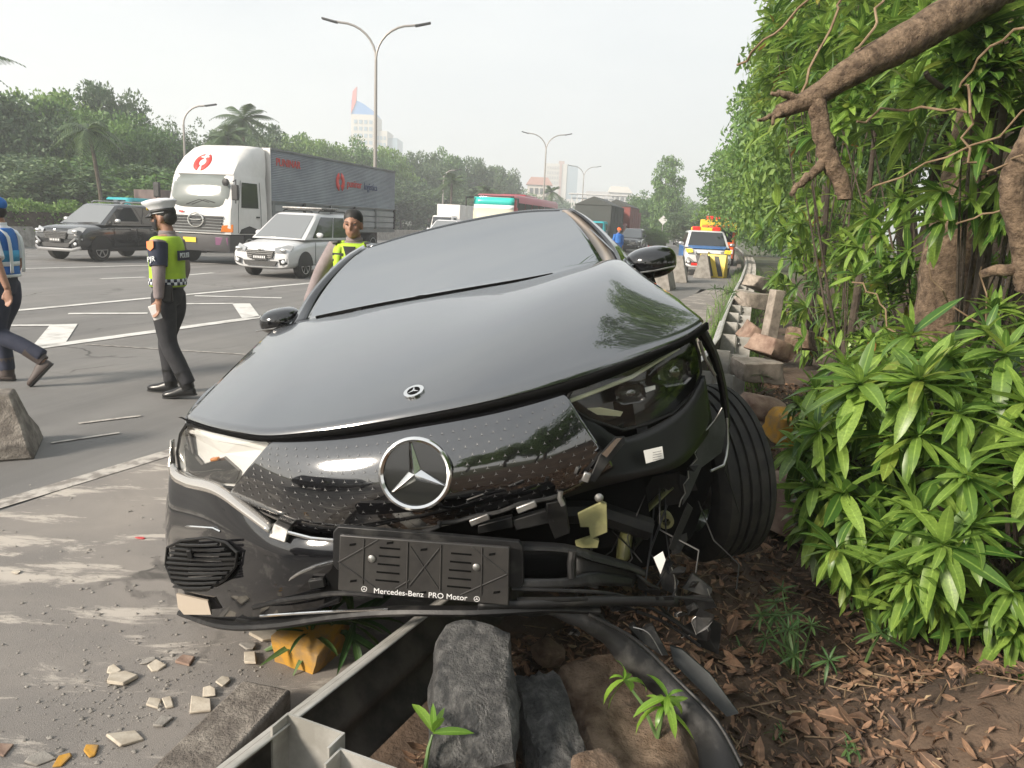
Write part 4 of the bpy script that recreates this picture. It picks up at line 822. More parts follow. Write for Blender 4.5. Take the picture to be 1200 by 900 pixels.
def passenger_car(name, label, cat, loc, paint, L=4.2, W=.83, H=1.69, belt=1.08, hood=.98, glass=None, rz=LANE_ROT, rack=True, detail=True, style='mpv', group=None, trim=None):
    t = thing(name, label, cat, loc, rz, group); P_ = paint; hw = W; wr = .325 if style == 'mpv' else .36; zb = .24 if style == 'mpv' else .32
    st = [(0,.72*W/.83,zb+.14,hood-.26),(.03,.79*W/.83,zb+.04,hood-.16),(.14,.815*W/.83,zb,hood-.07),(.45,hw,zb,hood),(.95,hw,zb,belt-.03),(1.3,hw,zb,belt),(2.6,hw,zb,belt+.02),(L-.35,hw*.985,zb,belt+.02),(L-.08,hw*.95,zb+.06,belt),(L,hw*.88,zb+.14,belt-.05)]
    body = MB().rings([sring(*q) for q in st]); b = body.build('body', P_, t, ang=50)
    B = (hw*.96, .92 if style == 'suv' else .78, L-.06, belt-.04); T = (hw*.76, 1.78, L-.34 if style == 'suv' else L-.42, H)
    gh = MB(); n_ = 5; rg = []
    for k, v in enumerate((0,.25,.5,.75,.92,1.0,1.03)):
        f = min(v, 1); x = B[0]+(T[0]-B[0])*f - (.10 if v > 1 else .03 if v == 1 else 0); y0 = B[1]+(T[1]-B[1])*f + (.12 if v > 1 else .03 if v == 1 else 0); y1 = B[2]+(T[2]-B[2])*f-(.1 if v > 1 else .03 if v == 1 else 0); z = B[3]+(T[3]-B[3])*v
        rg.append([V(x*a, y, z) for a, y in ((-1,y0+.06),(-.9,y0),(-.3,y0-.02),(.3,y0-.02),(.9,y0),(1,y0+.06),(1,y0+(y1-y0)*.5),(1,y1-.06),(.9,y1),(-.9,y1),(-1,y1-.06),(-1,y0+(y1-y0)*.5))])
    gh.rings(rg).build('cabin', P_, t, ang=40)
    G = glass or (M_['film_pale'], M_['car_glass'])
    frustum_win(B, T, G, t, ((.12,.45),(.47,.73),(.75,.97)))
    for x in (-hw*.88, hw*.88):
        for y in (.80, L-.82): vwheel(t, x, y, wr, .21, det=detail)
    arch = MB()
    for s in (-1, 1):
        for y in (.80, L-.82):
            pts = [V(s*(hw+.004), y+math.cos(a)*(wr+.06), wr+math.sin(a)*(wr+.06)) for a in [PI*i/12 for i in range(13)]]
            o = MB().prism(pts, (s*.006,0,0)).build('wheel_arch', M_['trim_black'], t, smooth=False)
    for s in (-1, 1):
        hl_ = [V(s*hw*.97,.30,hood-.07),V(s*hw*.96,.16,hood-.20),V(s*hw*.86,-.004,hood-.25),V(s*hw*.52,-.022,hood-.24),V(s*hw*.50,.03,hood-.13),V(s*hw*.85,.16,hood-.05)]
        hq = MB().prism(hl_, (0,-.02,.0)).build('headlight', M_['lamp_grey'], t, bev=.005); MB().ball((s*hw*.78,.0,hood-.175), (.10,.04,.055)).build('reflector', M_['chrome'], hq)
        fo = MB().prism([V(s*hw*.66,-.035,zb+.26),V(s*hw*.92,.03,zb+.30),V(s*hw*.92,.03,zb+.16),V(s*hw*.70,-.03,zb+.12)], (0,-.012,0)).build('fog_surround', M_['trim_black'], t)
        MB().ball((s*hw*.80,-.02,zb+.21), (.06,.03,.05)).build('fog_lamp', M_['lamp_clear'], fo)
        mr = MB().ball((s*(hw+.10),1.38,belt+.09), (.11,.06,.075)).build('door_mirror', P_ if style == 'mpv' else M_['rim_alloy'], t)
        MB().prism([V(s*(hw+.003),1.32,zb+.14),V(s*(hw+.003),1.335,zb+.14),V(s*(hw+.003),1.335,belt-.1),V(s*(hw+.003),1.32,belt-.1)], (s*.004,0,0)).build('door_gap', M_['trim_black'], t, smooth=False)
        MB().prism([V(s*(hw+.003),2.30,zb+.14),V(s*(hw+.003),2.315,zb+.14),V(s*(hw+.003),2.315,belt-.1),V(s*(hw+.003),2.30,belt-.1)], (s*.004,0,0)).build('door_gap', M_['trim_black'], t, smooth=False)
        for y in (2.12, 3.0): MB().box((s*(hw+.012), y, belt-.16), (.025,.17,.03)).build('door_handle', P_ if style == 'mpv' else M_['rim_alloy'], t)
        MB().box((s*(hw*.985), L/2, zb+.03), (.05, L-1.9-2*wr+.3, .10)).build('sill', trim or P_, t, bev=.01)
    gl = MB().prism([V(-hw*.5,-.03,hood-.20),V(hw*.5,-.03,hood-.20),V(hw*.42,-.05,hood-.40),V(-hw*.42,-.05,hood-.40)], (0,.05,0)).build('grille', M_['trim_black'], t)
    for k in range(4): MB().box((0,-.052,hood-.235-.045*k), (hw*(.95-.05*k),.016,.014)).build('grille_bar', M_['chrome'], gl)
    MB().prism([V(-hw*.60,-.035,zb+.22),V(hw*.60,-.035,zb+.22),V(hw*.52,-.045,zb+.10),V(-hw*.52,-.045,zb+.10)], (0,.05,0)).build('lower_grille', M_['trim_black'], t)
    pt = MB().box((0,-.062,zb+.30), (.43,.012,.135)).build('licence_plate', M_['plate_black'], t)
    for k in range(6): MB().box((-.15+.06*k,-.070,zb+.31), (.03,.004,.06)).build('plate_character', M_['white_print'], pt)
    if style == 'suv':
        MB().tube([V(-hw*.95,.05,zb+.10),V(-hw*.7,-.07,zb+.03),V(hw*.7,-.07,zb+.03),V(hw*.95,.05,zb+.10)], .05, 8, flat=.6).build('skid_bar', M_['rim_alloy'], t)
        for s in (-1,1): MB().tube([V(s*hw*.97,.12,zb+.34),V(s*hw*.82,-.03,zb+.36),V(s*hw*.62,-.06,zb+.22)], .03, 6).build('bumper_trim', M_['rim_alloy'], t)
    if rack:
        r_ = MB()
        for s in (-1, 1): r_.tube([V(s*hw*.66,2.0,H+.05),V(s*hw*.66,2.1,H+.09),V(s*hw*.66,L-.7,H+.09),V(s*hw*.66,L-.6,H+.04)], .02, 6)
        r_.build('roof_rail', M_['trim_black'] if style == 'mpv' else M_['rim_alloy'], t)
        if style == 'mpv':
            for y in (2.2,2.9): MB().tube([V(-hw*.72,y,H+.11),V(hw*.72,y,H+.11)], .018, 6).build('roof_bar', M_['worn_steel'], t)
            MB().box((0,2.55,H+.155), (1.25,.95,.05)).build('roof_panel', M_['worn_steel'], t, bev=.015)
    for s in (-1, 1): MB().tube([V(s*.1,.92,belt+.005),V(s*.1+.5,.98,belt+.03)], .008, 5).build('wiper', M_['trim_black'], t)
    MB().ball((0,-.05,hood-.165), (.055,.012,.04)).build('badge', M_['chrome'], t)
    return t
mpv = passenger_car('white_mpv', 'white people carrier with a roof panel driving beside the box truck', 'car', gp(306,326)+LANE*0, M_['car_white'], hood=.92, belt=1.04)
suv = passenger_car('dark_suv', 'dark grey sport utility car at the left with silver bumper trim', 'car', gp(68,306), M_['car_dark'], L=4.4, W=.85, H=1.70, belt=1.12, hood=1.06, style='suv', trim=M_['trim_black'])
v_ = dup(suv, V(-5.6,-4.2,0), LANE_ROT, 'dark car added unseen behind the camera for its reflection in the paintwork'); v_ = dup(mpv, V(-10.5,-9,0), LANE_ROT, 'white people carrier added unseen behind the camera for its reflection in the paintwork')  # unseen car copies added to put shapes into the black paint's reflections
# ---- box truck
def rrect(z, hw, y0, y1, r=.2):
    c = [(-hw, y1), (-hw, y0+r), (-hw+r*.3, y0+r*.3), (-hw+r, y0), (hw-r, y0), (hw-r*.3, y0+r*.3), (hw, y0+r), (hw, y1)]
    return [V(x, y, z) for x, y in c]
def pane(par, name, pts, m, d=.012):
    n = (pts[1]-pts[0]).cross(pts[2]-pts[0]).normalized(); return MB().prism([p+n*.003 for p in pts], n*d).build(name, m, par, bev=.004)
def big_truck(loc):
    t = thing('box_truck', 'white cabbed box truck with grey corrugated body and red ring emblem', 'truck', loc, LANE_ROT)
    cab = MB().rings([rrect(*q) for q in ((.95,1.19,.02,1.95,.2),(1.30,1.21,-.02,1.95,.22),(1.70,1.21,.02,1.95,.24),(1.78,1.21,.06,1.95,.25),(2.68,1.16,.30,1.95,.26),(2.76,1.15,.34,1.95,.27))])
    c = cab.build('cab', M_['truck_white'], t, ang=30)
    fair = MB().rings([rrect(*q) for q in ((2.76,1.14,.30,1.98,.28),(2.95,1.14,.42,2.02,.3),(3.3,1.12,.72,2.05,.34),(3.6,1.08,1.12,2.08,.4),(3.72,1.0,1.42,2.08,.4))])
    f = fair.build('roof_fairing', M_['truck_white'], t, ang=40)
    def fp(x, z): # point on fairing front
        zs = [(2.76,.30),(2.95,.42),(3.3,.72),(3.6,1.12)]; 
        for (a, ya), (b, yb) in zip(zs, zs[1:]):
            if z <= b: return V(x, ya+(yb-ya)*(z-a)/(b-a)-.012, z)
        return V(x, 1.12, z)
    em_ = MB()
    for a0, a1 in ((18,168),(195,345)):
        rws = []
        for a in range(a0, a1+1, 15): rws.append([fp(-.15+r*math.sin(rad(a)), 3.13+r*.92*math.cos(rad(a+0))*1.0) for r in (.12,.30)])
        em_.grid(rws)
    em_.xf(Matrix.Translation((0,0,0))); em_.build('ring_emblem', M_['red_print'], f, sol=.01)
    q = lambda x, z: V(x*(1-(z-1.74)*.03), (.05+(z-1.78)*.267-.065+.05*x*x+.05*((z-2.24)/.5)**2)+(max(0,abs(x)-.90)/.28)**1.8*.17, z)
    w = MB().grid([[q(x, z) for x in [-1.14+2.28*i/18 for i in range(19)]] for z in (1.74,2.1,2.4,2.74)]).build('windscreen', mat('truck_glass', (.20,.22,.21), .12, ior=1.5), c, sol=.01)
    for s in (-1, 1): MB().tube([V(s*.1-.3,.03,1.82),V(s*.1+.15,.06,1.98),V(s*.1+.5,.05,1.9)], .012, 5).build('wiper', M_['trim_black'], w)
    for s in (-1, 1):
        pane(c, 'side_window', [V(s*1.215,.52,1.78),V(s*1.215,1.45,1.78),V(s*1.175,1.45,2.55),V(s*1.18,.62,2.55)][::s], M_['car_glass'], .008)
        MB().tube([V(s*1.2,.36,1.0),V(s*1.23,.36,1.75),V(s*1.19,.55,2.6)], .008, 5).build('door_gap', M_['trim_black'], c)
        MB().tube([V(s*1.225,1.58,1.0),V(s*1.225,1.58,1.75),V(s*1.18,1.58,2.6)], .008, 5).build('door_gap', M_['trim_black'], c)
        MB().box((s*1.235,1.40,1.50), (.03,.16,.05)).build('door_handle', M_['trim_black'], c)
        MB().tube([V(s*1.16,.22,2.55),V(s*1.42,-.02,2.6),V(s*1.42,-.05,1.9)], .018, 6).build('mirror_arm', M_['trim_black'], c)
        mrr = MB().box((s*1.40,-.03,2.22), (.22,.10,.46)).build('mirror', M_['trim_black'], c, bev=.03)
        lampb = MB().prism([V(s*.86,-.03,1.02),V(s*1.19,.12,1.02),V(s*1.20,.12,1.26),V(s*.92,-.03,1.22)], (0,-.03,0)).build('turn_lamp', mat('turn_orange', (.75,.22,.03), .3), c, bev=.01)
        MB().prism([V(s*.72,-.12,.62),V(s*1.12,-.06,.62),V(s*1.12,-.06,.86),V(s*.72,-.12,.86)], (0,-.02,0)).build('headlight', M_['plum'], t, bev=.02)
    MB().ball((.98,.1,2.52), (.13,.05,.12)).build('round_mirror', M_['trim_black'], c)
    gr_ = MB().prism([V(-.95,-.025,1.50),V(.95,-.025,1.50),V(.88,-.05,1.02),V(-.88,-.05,1.02)], (0,.05,0)).build('grille', M_['board_grey'], c)
    for k in range(5): MB().box((0,-.06,1.10+.09*k), (1.72+.04*k,.03,.045)).build('grille_bar', M_['trim_black'], gr_)
    e = MB(); e.rings([[V(.30*math.cos(a)*.9, -.08, 1.36)+V((.025*math.cos(b))*math.cos(a), .025*math.sin(b), (.21+.025*math.cos(b))*math.sin(a)) for b in [i*PI/3 for i in range(6)]] for a in [k*2*PI/28 for k in range(29)]], cap=False)
    e.tube([V(-.2,-.08,1.38),V(-.05,-.08,1.36),V(.05,-.08,1.36),V(.2,-.08,1.38)], .025, 6); e.build('badge', M_['chrome'], c)
    MB().box((-.55,-.03,1.60), (.16,.01,.05)).build('maker_lettering', M_['red_print'], c)
    MB().rings([rrect(.42,1.2,-.05,.6,.2), rrect(.60,1.22,-.12,.6,.2), rrect(.92,1.22,-.10,.6,.2)]).build('bumper', mat('bumper_grey', (.07,.068,.07), .5), t, ang=40)
    MB().box((-.2,-.14,.75), (.46,.015,.15)).build('licence_plate', M_['police_yellow'], t)
    y0, y1, hw = 2.2, 12.2, 1.22
    # front wall of the box, side upper corrugated as real ribs, lower drop boards with stanchions
    box = MB().box((0,(y0+y1)/2,2.45), (2*hw-.06,y1-y0-.04,2.56)).build('cargo_box', M_['box_grey'], t)
    MB().box((0,y0-.012,2.45), (2*hw,.03,2.58)).build('front_wall', M_['truck_white'], box)
    for s in (-1, 1):
        rows = []; nz = 60
        for k in range(nz+1):
            z = 2.05+1.66*k/nz; rows.append([V(s*(hw-.012+.016*(1 if k % 2 else 0)), y, z) for y in (y0,(y0+y1)/2,y1)])
        MB().grid(rows).build('corrugated_side', M_['box_grey'], box, smooth=False)
        for z in (1.34,1.58,1.82): MB().box((s*(hw+.005),(y0+y1)/2,z), (.03,y1-y0,.20)).build('drop_board', M_['board_light'], box, bev=.008)
        for k in range(6): MB().box((s*(hw+.025), y0+.08+(y1-y0-.16)*k/5, 1.62), (.06,.13,.86)).build('stanchion', M_['trim_black'] if k % 2 else M_['board_grey'], box)
        MB().box((s*(hw+.01),(y0+y1)/2,2.04), (.05,y1-y0,.05)).build('side_rail', M_['board_grey'], box); MB().box((s*hw,(y0+y1)/2,3.72), (.06,y1-y0,.06)).build('side_rail', M_['board_grey'], box)
        MB().box((s*(hw-.02),(y0+y1)/2,1.12), (.06,y1-y0,.16)).build('side_rail', M_['board_grey'], box)
    # prints on the visible flank: red split ring with lettering
    em_ = MB(); X = hw+.012
    for a0, a1 in ((-165,-10),(10,165)):
        em_.grid([[V(X, 7.0+r*math.sin(rad(a)), 2.95+r*1.0*math.cos(rad(a))) for r in (.13,.36)] for a in range(a0, a1+1, 15)])
    em_.build('side_emblem', M_['red_print'], box, sol=.006)
    TM = Matrix(((0,0,1,X),(1,0,0,0),(0,1,0,0),(0,0,0,1)))
    def side_text(s_, y, z, sz, m): text('side_lettering', s_, sz, Matrix.Translation((0,y,z)) @ TM, m, box, .006, 'LEFT')
    side_text('puninar', 7.55, 2.93, .42, M_['red_print']); side_text('logistics', 9.05, 2.90, .40, M_['navy_print']); side_text('PUNINAR', 2.5, 3.32, .36, M_['red_print'])
    MB().box((0,6.5,.85), (.9,11,.3)).build('chassis', M_['trim_black'], t)
    MB().box((.95,4.8,.72), (.5,1.5,.6)).build('fuel_tank', M_['board_grey'], t, bev=.05)
    for s in (-1, 1):
        vwheel(t, s*1.05, .95, .5, .28)
        for y in (8.6, 9.9): vwheel(t, s*1.0, y, .5, .5)
        MB().box((s*1.06,1.62,.55), (.32,.02,.6)).build('mud_flap', M_['worn_steel'], t)
        MB().prism([V(s*1.205,.40,.98),V(s*1.205,1.5,.98),V(s*1.205,1.38,1.12),V(s*1.205,.95,1.22),V(s*1.205,.52,1.12)], (s*.012,0,0)).build('wheel_arch', M_['trim_black'], c)
        MB().box((s*1.1,1.75,.75), (.2,.4,.4)).build('step', M_['board_grey'], t)
    return t
big_truck(gp(238,309)+LANE*-.2)
# ---- plain trucks and the bus behind
def plain_truck(name, label, loc, cabm, boxm, L=6.0, H=3.2, W=1.05, gap=.3, boxh=None, tail=None, rz=LANE_ROT, tarp=False):
    t = thing(name, label, 'truck', loc, rz)
    c = MB().rings([rrect(*q) for q in ((.4,W*.94,.0,1.5,.18),(1.15,W*.95,-.03,1.5,.2),(2.0,W*.88,.26,1.5,.22),(2.06,W*.84,.32,1.45,.22))]).build('cab', cabm, t, ang=35)
    MB().grid([[V(x, -.03+(z-1.15)*.34-.006, z) for x in (-W*.78,0,W*.78)] for z in (1.22,1.95)]).build('windscreen', M_['car_glass'], c, sol=.01)
    for s in (-1, 1):
        MB().prism([V(s*W*.955,.35,1.2),V(s*W*.955,1.2,1.2),V(s*W*.90,1.2,1.9),V(s*W*.90,.5,1.9)], (s*.012,0,0)).build('side_window', M_['car_glass'], c)
        MB().box((s*W*.72,-.04,.75), (.3,.04,.2)).build('headlight', M_['lamp_clear'], c); MB().box((s*(W+.12),.1,1.6), (.14,.07,.34)).build('mirror', M_['trim_black'], c)
        vwheel(t, s*W*.85, .75, .4, .24, det=False); vwheel(t, s*W*.82, L-1.2, .4, .4, det=False)
    MB().box((0,-.05,.95), (W*1.3,.03,.2)).build('grille', M_['trim_black'], c)
    b = MB().box((0,(1.5+gap+L)/2,(.95+H)/2), (2*W,L-1.5-gap,H-.95)).build('cargo_box', boxm, t, bev=.02)
    for s in (-1, 1):
        for k in range(5): MB().box((s*(W+.01), 1.6+gap+(L-1.7-gap)*k/4, (.95+H)/2), (.04,.07,H-.97)).build('box_rib', boxm, b)
    MB().box((0,L/2,.75), (.8,L-.6,.25)).build('chassis', M_['trim_black'], t)
    if tarp:
        MB().prism([V(-W*1.05,1.5+gap-.05,H),V(W*1.05,1.5+gap-.05,H),V(0,1.5+gap-.05,H+.55)], (0,L-1.4-gap,0)).build('tarpaulin', M_['tarp'], b)
    return t
plain_truck('white_truck', 'small white box truck following behind the grey box truck', gp(500,285)+V(0,10,0), M_['truck_white'], M_['truck_white'], L=6.2, H=3.05)
tt = plain_truck('teal_truck', 'truck with a bright teal cargo bed beyond the median at the left', V(-13.6,31.2,0), M_['teal_paint'], M_['teal_paint'], L=7.0, H=2.35, W=1.15, rz=LANE_ROT-.35)
plain_truck('brown_truck', 'truck with a weathered brown load box half hidden by the thin palm', V(-19.3,37,0), M_['teal_paint'], mat('weathered', (.12,.085,.08), .8, c2=(.18,.13,.12), scale=1.5), L=6.0, H=2.5, W=1.15, rz=LANE_ROT-.35)
def bus(loc):
    t = thing('coach', 'red coach with a teal and white banded windscreen in the queue', 'bus', loc, LANE_ROT)
    b = MB().rings([rrect(*q) for q in ((.4,1.24,.1,11,.3),(1.2,1.25,0,11,.35),(2.2,1.25,.04,11,.35),(3.05,1.22,.22,11,.4),(3.2,1.12,.5,10.8,.4))]).build('body', M_['bus_red'], t, ang=40)
    for z0, z1, m, nm in ((2.62,3.02,'teal_glass','sun_visor'),(2.40,2.62,'white_print','visor_band'),(1.35,2.40,'cream','windscreen')):
        MB().grid([[V(x, -.012+max(0,(z-2.2))*.2+abs(x/1.25)**5*.10, z) for x in [-1.14+2.28*i/8 for i in range(9)]] for z in (z0,(z0+z1)/2,z1)]).build(nm, M_[m], b, sol=.012)
    for s in (-1, 1):
        for k in range(6): MB().box((s*1.255,1.3+k*1.6,2.35), (.015,1.45,.85)).build('side_window', M_['car_glass'], b, bev=.004)
        MB().tube([V(s*1.15,.1,3.0),V(s*1.45,-.25,2.95),V(s*1.45,-.25,2.5)], .05, 6).build('mirror', M_['trim_black'], b)
        MB().box((s*.9,-.0,.85), (.35,.05,.22)).build('headlight', M_['lamp_clear'], b)
        for y in (2.0, 8.4): vwheel(t, s*1.1, y, .5, .3, det=False)
    MB().box((0,5.5,3.26), (1.5,3,.18)).build('roof_unit', M_['bus_red'], b, bev=.06)
    MB().tube([V(-1.1,.22,3.08),V(1.1,.22,3.08)], .03, 6).build('roof_trim', M_['trim_black'], b)
bus(ad(577,262,42.5)*1.0 + V(0,0,-ad(577,262,42.5).z))
passenger_car('white_car', 'white car roof just showing over the black windscreen ahead of the small white truck', 'car', gp(507,296)+V(0,1,0), M_['car_white'], detail=False, rack=False)
q_ = [('red_truck', 'dark red truck with an ochre load standing at the end of the queue', ad(716,272,62), 'rust_red', 'rust_red', 3.4, True), ('ochre_truck', 'truck with an ochre load box under a dark peaked tarpaulin', ad(697,272,58), 'teal_paint', 'ochre', 3.0, True), ('grey_truck', 'dark grey tarpaulined truck nearest the black car roof', ad(688,272,50), 'teal_paint', 'tarp', 3.1, True), ('green_truck', 'truck with a small teal cab between the red and ochre trucks', ad(724,272,74), 'teal_glass', 'rust_red', 3.3, False)]
for nm, lb, p, cm_, bm_, h_, tp in q_: plain_truck(nm, lb, V(p.x, p.y, 0), M_[cm_], M_[bm_], L=8, H=h_, W=1.2, tarp=tp)
# ---- police pickup with light bar, recovery vehicle behind
pp_ = passenger_car('police_pickup', 'white and blue police pickup with yellow lamps standing by the striped barrier', 'police car', gp(829,325)+V(.1,.6,0), M_['car_white'], L=5.0, W=.9, H=1.72, belt=1.12, hood=1.08, rack=False, style='suv', glass=(M_['car_glass'], M_['car_glass']), rz=LANE_ROT+.10)
MB().prism([V(-.62,.12,1.055),V(.62,.12,1.055),V(.78,.95,1.13),V(-.78,.95,1.13)], (0,0,.02)).build('blue_bonnet', M_['police_blue'], pp_, bev=.01)
for s in (-1, 1):
    MB().box((s*.915,2.9,.85), (.02,3.4,.5)).build('blue_flank', M_['police_blue'], pp_)
    MB().prism([V(s*.88,.10,1.03),V(s*.82,-.03,.88),V(s*.58,-.05,.90),V(s*.62,.10,1.03)], (0,-.03,0)).build('yellow_lamp_patch', M_['police_yellow'], pp_)
    MB().box((s*.5,-.08,.45), (.25,.02,.10)).build('reflector', M_['siren_red'], pp_)
lbx = MB().box((0,2.3,1.80), (1.2,.3,.14)).build('light_bar', M_['police_yellow'], pp_, bev=.03)
for s in (-1, 1): MB().box((s*.4,2.28,1.82), (.34,.32,.15)).build('beacon', M_['siren_red'], lbx, bev=.03)
rc = plain_truck('recovery_truck', 'orange roofed recovery truck with red beacons behind the police pickup', gp(834,317)+V(1.5,5.5,0), M_['cone_orange'], M_['police_yellow'], L=6, H=2.35, W=.95)
for s in (-.5, 0, .5): MB().box((s,2.1,2.46), (.36,.3,.18)).build('beacon', M_['siren_red'], rc, bev=.03)
# ---- small cars on the far road
for px, py, lb, m, st in ((800,288,'pale car approaching alone on the far road','car_white','suv'), (786,277,'dark van farther back on the far road beside the trees','car_dark','mpv'), (806,276,'tiny white car farthest along the road under the tall trees','car_white','mpv')):
    p = gp(px, py); passenger_car('distant_car', lb, 'car', p, M_[m], detail=False, rack=False, style=st, rz=LANE_ROT+.15)
p = gp(737,296); passenger_car('distant_car', 'dark car at the tail of the truck queue near the red truck', 'car', p, M_['car_dark'], detail=False, rack=False)
# ---- barriers, cone
def aframe(loc, label, rz, striped=False):
    t = thing('road_barrier', label, 'barrier', loc, rz, None)
    pr = [(-.32,0),(-.32,.06),(-.12,.86),(.12,.86),(.32,.06),(.32,0)]
    b = MB().prism([V(x,-.4,z) for x, z in pr], (0,1.0,0)).build('barrier_body', M_['concrete'] if not striped else M_['police_yellow'], t, bev=.01)
    if striped:
        for k in range(3):
            for s in (1,):
                a = -.38+k*.36; f = lambda y, z: V(-(.12+.20*(.86-z)/.80)-.004, y, z)
                MB().prism([f(a,.06),f(a+.18,.06),f(a+.44,.8),f(a+.26,.8)], (-.006,0,0)).build('black_stripe', M_['trim_black'], b)
                g_ = lambda y, z: V((.12+.20*(.86-z)/.80)+.004, y, z)
                MB().prism([g_(a,.06),g_(a+.18,.06),g_(a+.44,.8),g_(a+.26,.8)], (.006,0,0)).build('black_stripe', M_['trim_black'], b)
    return t
aframe(gp(777,340)+V(0,.3,0), 'plain concrete barrier end nearest the black door mirror', LANE_ROT-.1)
aframe(gp(796,331)+V(0,.3,0), 'plain concrete barrier end standing between its neighbour and the police pickup', LANE_ROT)
aframe(gp(825,326)+V(0,.3,0), 'plain concrete barrier end touching the striped barrier', LANE_ROT)
aframe(gp(839,326)+V(.1,.6,0), 'yellow and black striped concrete barrier in front of the police pickup', LANE_ROT+1.35, True)
co = thing('traffic_cone', 'orange traffic cone with a white band on the closed lane', 'cone', gp(788,318))
MB().box((0,0,.02), (.38,.38,.04)).build('base', M_['cone_orange'], co); MB().lathe([(.16,.04),(.03,.75)], 16).build('cone', M_['cone_orange'], co); MB().lathe([(.112,.32),(.085,.48)], 16).xf(Matrix.Scale(1.02, 4)).build('white_band', M_['white_print'], co)
rbx = gp(766,291); o = MB().box((0,0,.4), (1.1,.5,.8), taper=(.85,.6)).build('red_barrier', M_['siren_red'], bev=.05); o.location = rbx; tag(o, 'small red plastic barrier beside the round clipped bush', 'barrier')
# ---- lamp posts
mm('lamp_post', (.30,.28,.26), .5, metal=.4)
def lamp_post(loc, h, arms, label, rz=0, r=.11):
    t = thing('street_lamp', label, 'street lamp', loc, rz, 'street lamps along the motorway')
    MB().tube([V(0,0,0),V(0,0,h*.5),V(0,0,h*.83)], [r,r*.8,r*.62], 10).build('pole', M_['lamp_post'], t)
    for s in arms:
        L_ = h*.155
        a = MB().tube([V(s*L_*(1-math.cos(x))*1.0, 0, h*.83+h*.145*math.sin(x)) for x in [i*PI/2/8 for i in range(9)]]+[V(s*L_*1.15,0,h*.978)], r*.5, 8).build('arm', M_['lamp_post'], t)
        MB().prism([V(s*L_*1.1,-.13,h*.97),V(s*L_*1.1,.13,h*.97),V(s*(L_*1.1+.75),.10,h*.985),V(s*(L_*1.1+.75),-.10,h*.985)], (0,0,.09)).build('lamp_head', M_['trim_black'], a, bev=.02)
    return t
def at_h(px, py_top, d, h): p = ad(px, py_top, d); return V(p.x, p.y, p.z-h)
for px, py, d, h, arms, lb in ((441,21,40,13.3,(-1,1),'tall grey double-armed street lamp rising behind the grey box truck'),(641,154,86,12,(-1,1),'slim double-armed street lamp standing behind the coach'),(685,193,128,12,(-1,1),'most distant double-armed street lamp left of the footbridge'),(214,119,52,9,(1,),'single-armed street lamp in front of the dark trees above the white cab'),(520,197,95,8.5,(1,),'single-armed street lamp among the trees above the small white truck')):
    p = at_h(px, py, d, h); lamp_post(V(p.x, p.y, 0), p.z+h, arms, lb)
# ---- diamond road sign, footbridge
p = ad(777,258,92); t = thing('road_sign', 'small diamond road sign on a pole before the tall drooping tree', 'sign', V(p.x,p.y,0))
MB().tube([V(0,0,0),V(0,0,p.z)], .05, 6).build('pole', M_['lamp_post'], t); MB().box((0,-.06,p.z), (.75,.03,.75), (0,PI/4,0)).build('sign_face', M_['truck_white'], t)
fb = thing('footbridge', 'grey steel lattice footbridge crossing the motorway far off', 'bridge', ad(712,246,150))
z0 = 0; Lb = 14
for z in (-.3, 1.9): MB().box((0,0,z), (Lb,1.8,.28 if z < 0 else .2)).build('chord', M_['box_grey'], fb)
MB().box((0,0,2.7), (Lb+1,2.6,.16)).build('bridge_roof', M_['truck_white'], fb)
for k in range(15):
    x = -Lb/2+Lb*k/14; MB().box((x,-.9,1.0), (.14,.12,3.2)).build('bridge_post', M_['truck_white'], fb)
    if k < 14: MB().tube([V(x,-.92,-.2),V(x+Lb/14,-.92,1.8)], .07, 5).build('brace', M_['truck_white'], fb); MB().tube([V(x+Lb/14,-.94,-.2),V(x,-.94,1.8)], .07, 5).build('brace', M_['truck_white'], fb)
for x in (-Lb/2+.5, Lb/2-.5): MB().box((x,0,-5.2), (.8,1.4,10)).build('pier', M_['concrete'], fb)
# ---- buildings
mm('tower_cream', (.50,.47,.42), .8); mm('tower_glass', (.22,.30,.36), .3); mm('roof_blue', (.07,.22,.50), .5); mm('roof_red', (.55,.08,.06), .5); mm('far_grey', (.35,.34,.33), .8); mm('brick_red', (.34,.19,.15), .8)
def facade(par, x0, x1, z0, z1, y, nx, nz, m, w=.6, h=.55):
    for i in range(nx):
        for j in range(nz):
            cx, cz = x0+(x1-x0)*(i+.5)/nx, z0+(z1-z0)*(j+.5)/nz; MB().box((cx,y,cz), ((x1-x0)/nx*w,.3,(z1-z0)/nz*h)).build('window', m, par, smooth=False)
b = ad(425,165,420); t = thing('office_tower', 'pale office tower with a curved blue roof and red fin behind the trees', 'building', V(b.x,b.y,0)); s = 420/900
W0, W1 = -13*s*1.0, 14*s; zt = ad(425,134,420).z
MB().box(((W0+W1)/2,10,zt/2), (W1-W0,20,zt)).build('wall', M_['tower_cream'], t, smooth=False)
pr = [V(W0,0,zt)]+[V(W0+(W1-W0)*k/10, 0, zt+7.0*math.cos(k/10*PI/2)**.8) for k in range(11)]; MB().prism(pr[::-1], (0,18,0)).build('roof', M_['roof_blue'], t, smooth=False)
MB().prism([V(W0-.1,-.5,zt),V(W0+2.6,-.5,zt+6),V(W0+2.9,-.5,zt+13.5),V(W0+.8,-.5,zt+11)], (0,2,0)).build('fin', M_['roof_red'], t, smooth=False)
MB().box((W1+2.0,12,zt*.86/2), (8,20,zt*.86)).build('wing', M_['tower_cream'], t, smooth=False); MB().box((W1+8,14,zt*.80/2), (6,20,zt*.80)).build('glass_wing', M_['tower_glass'], t, smooth=False)
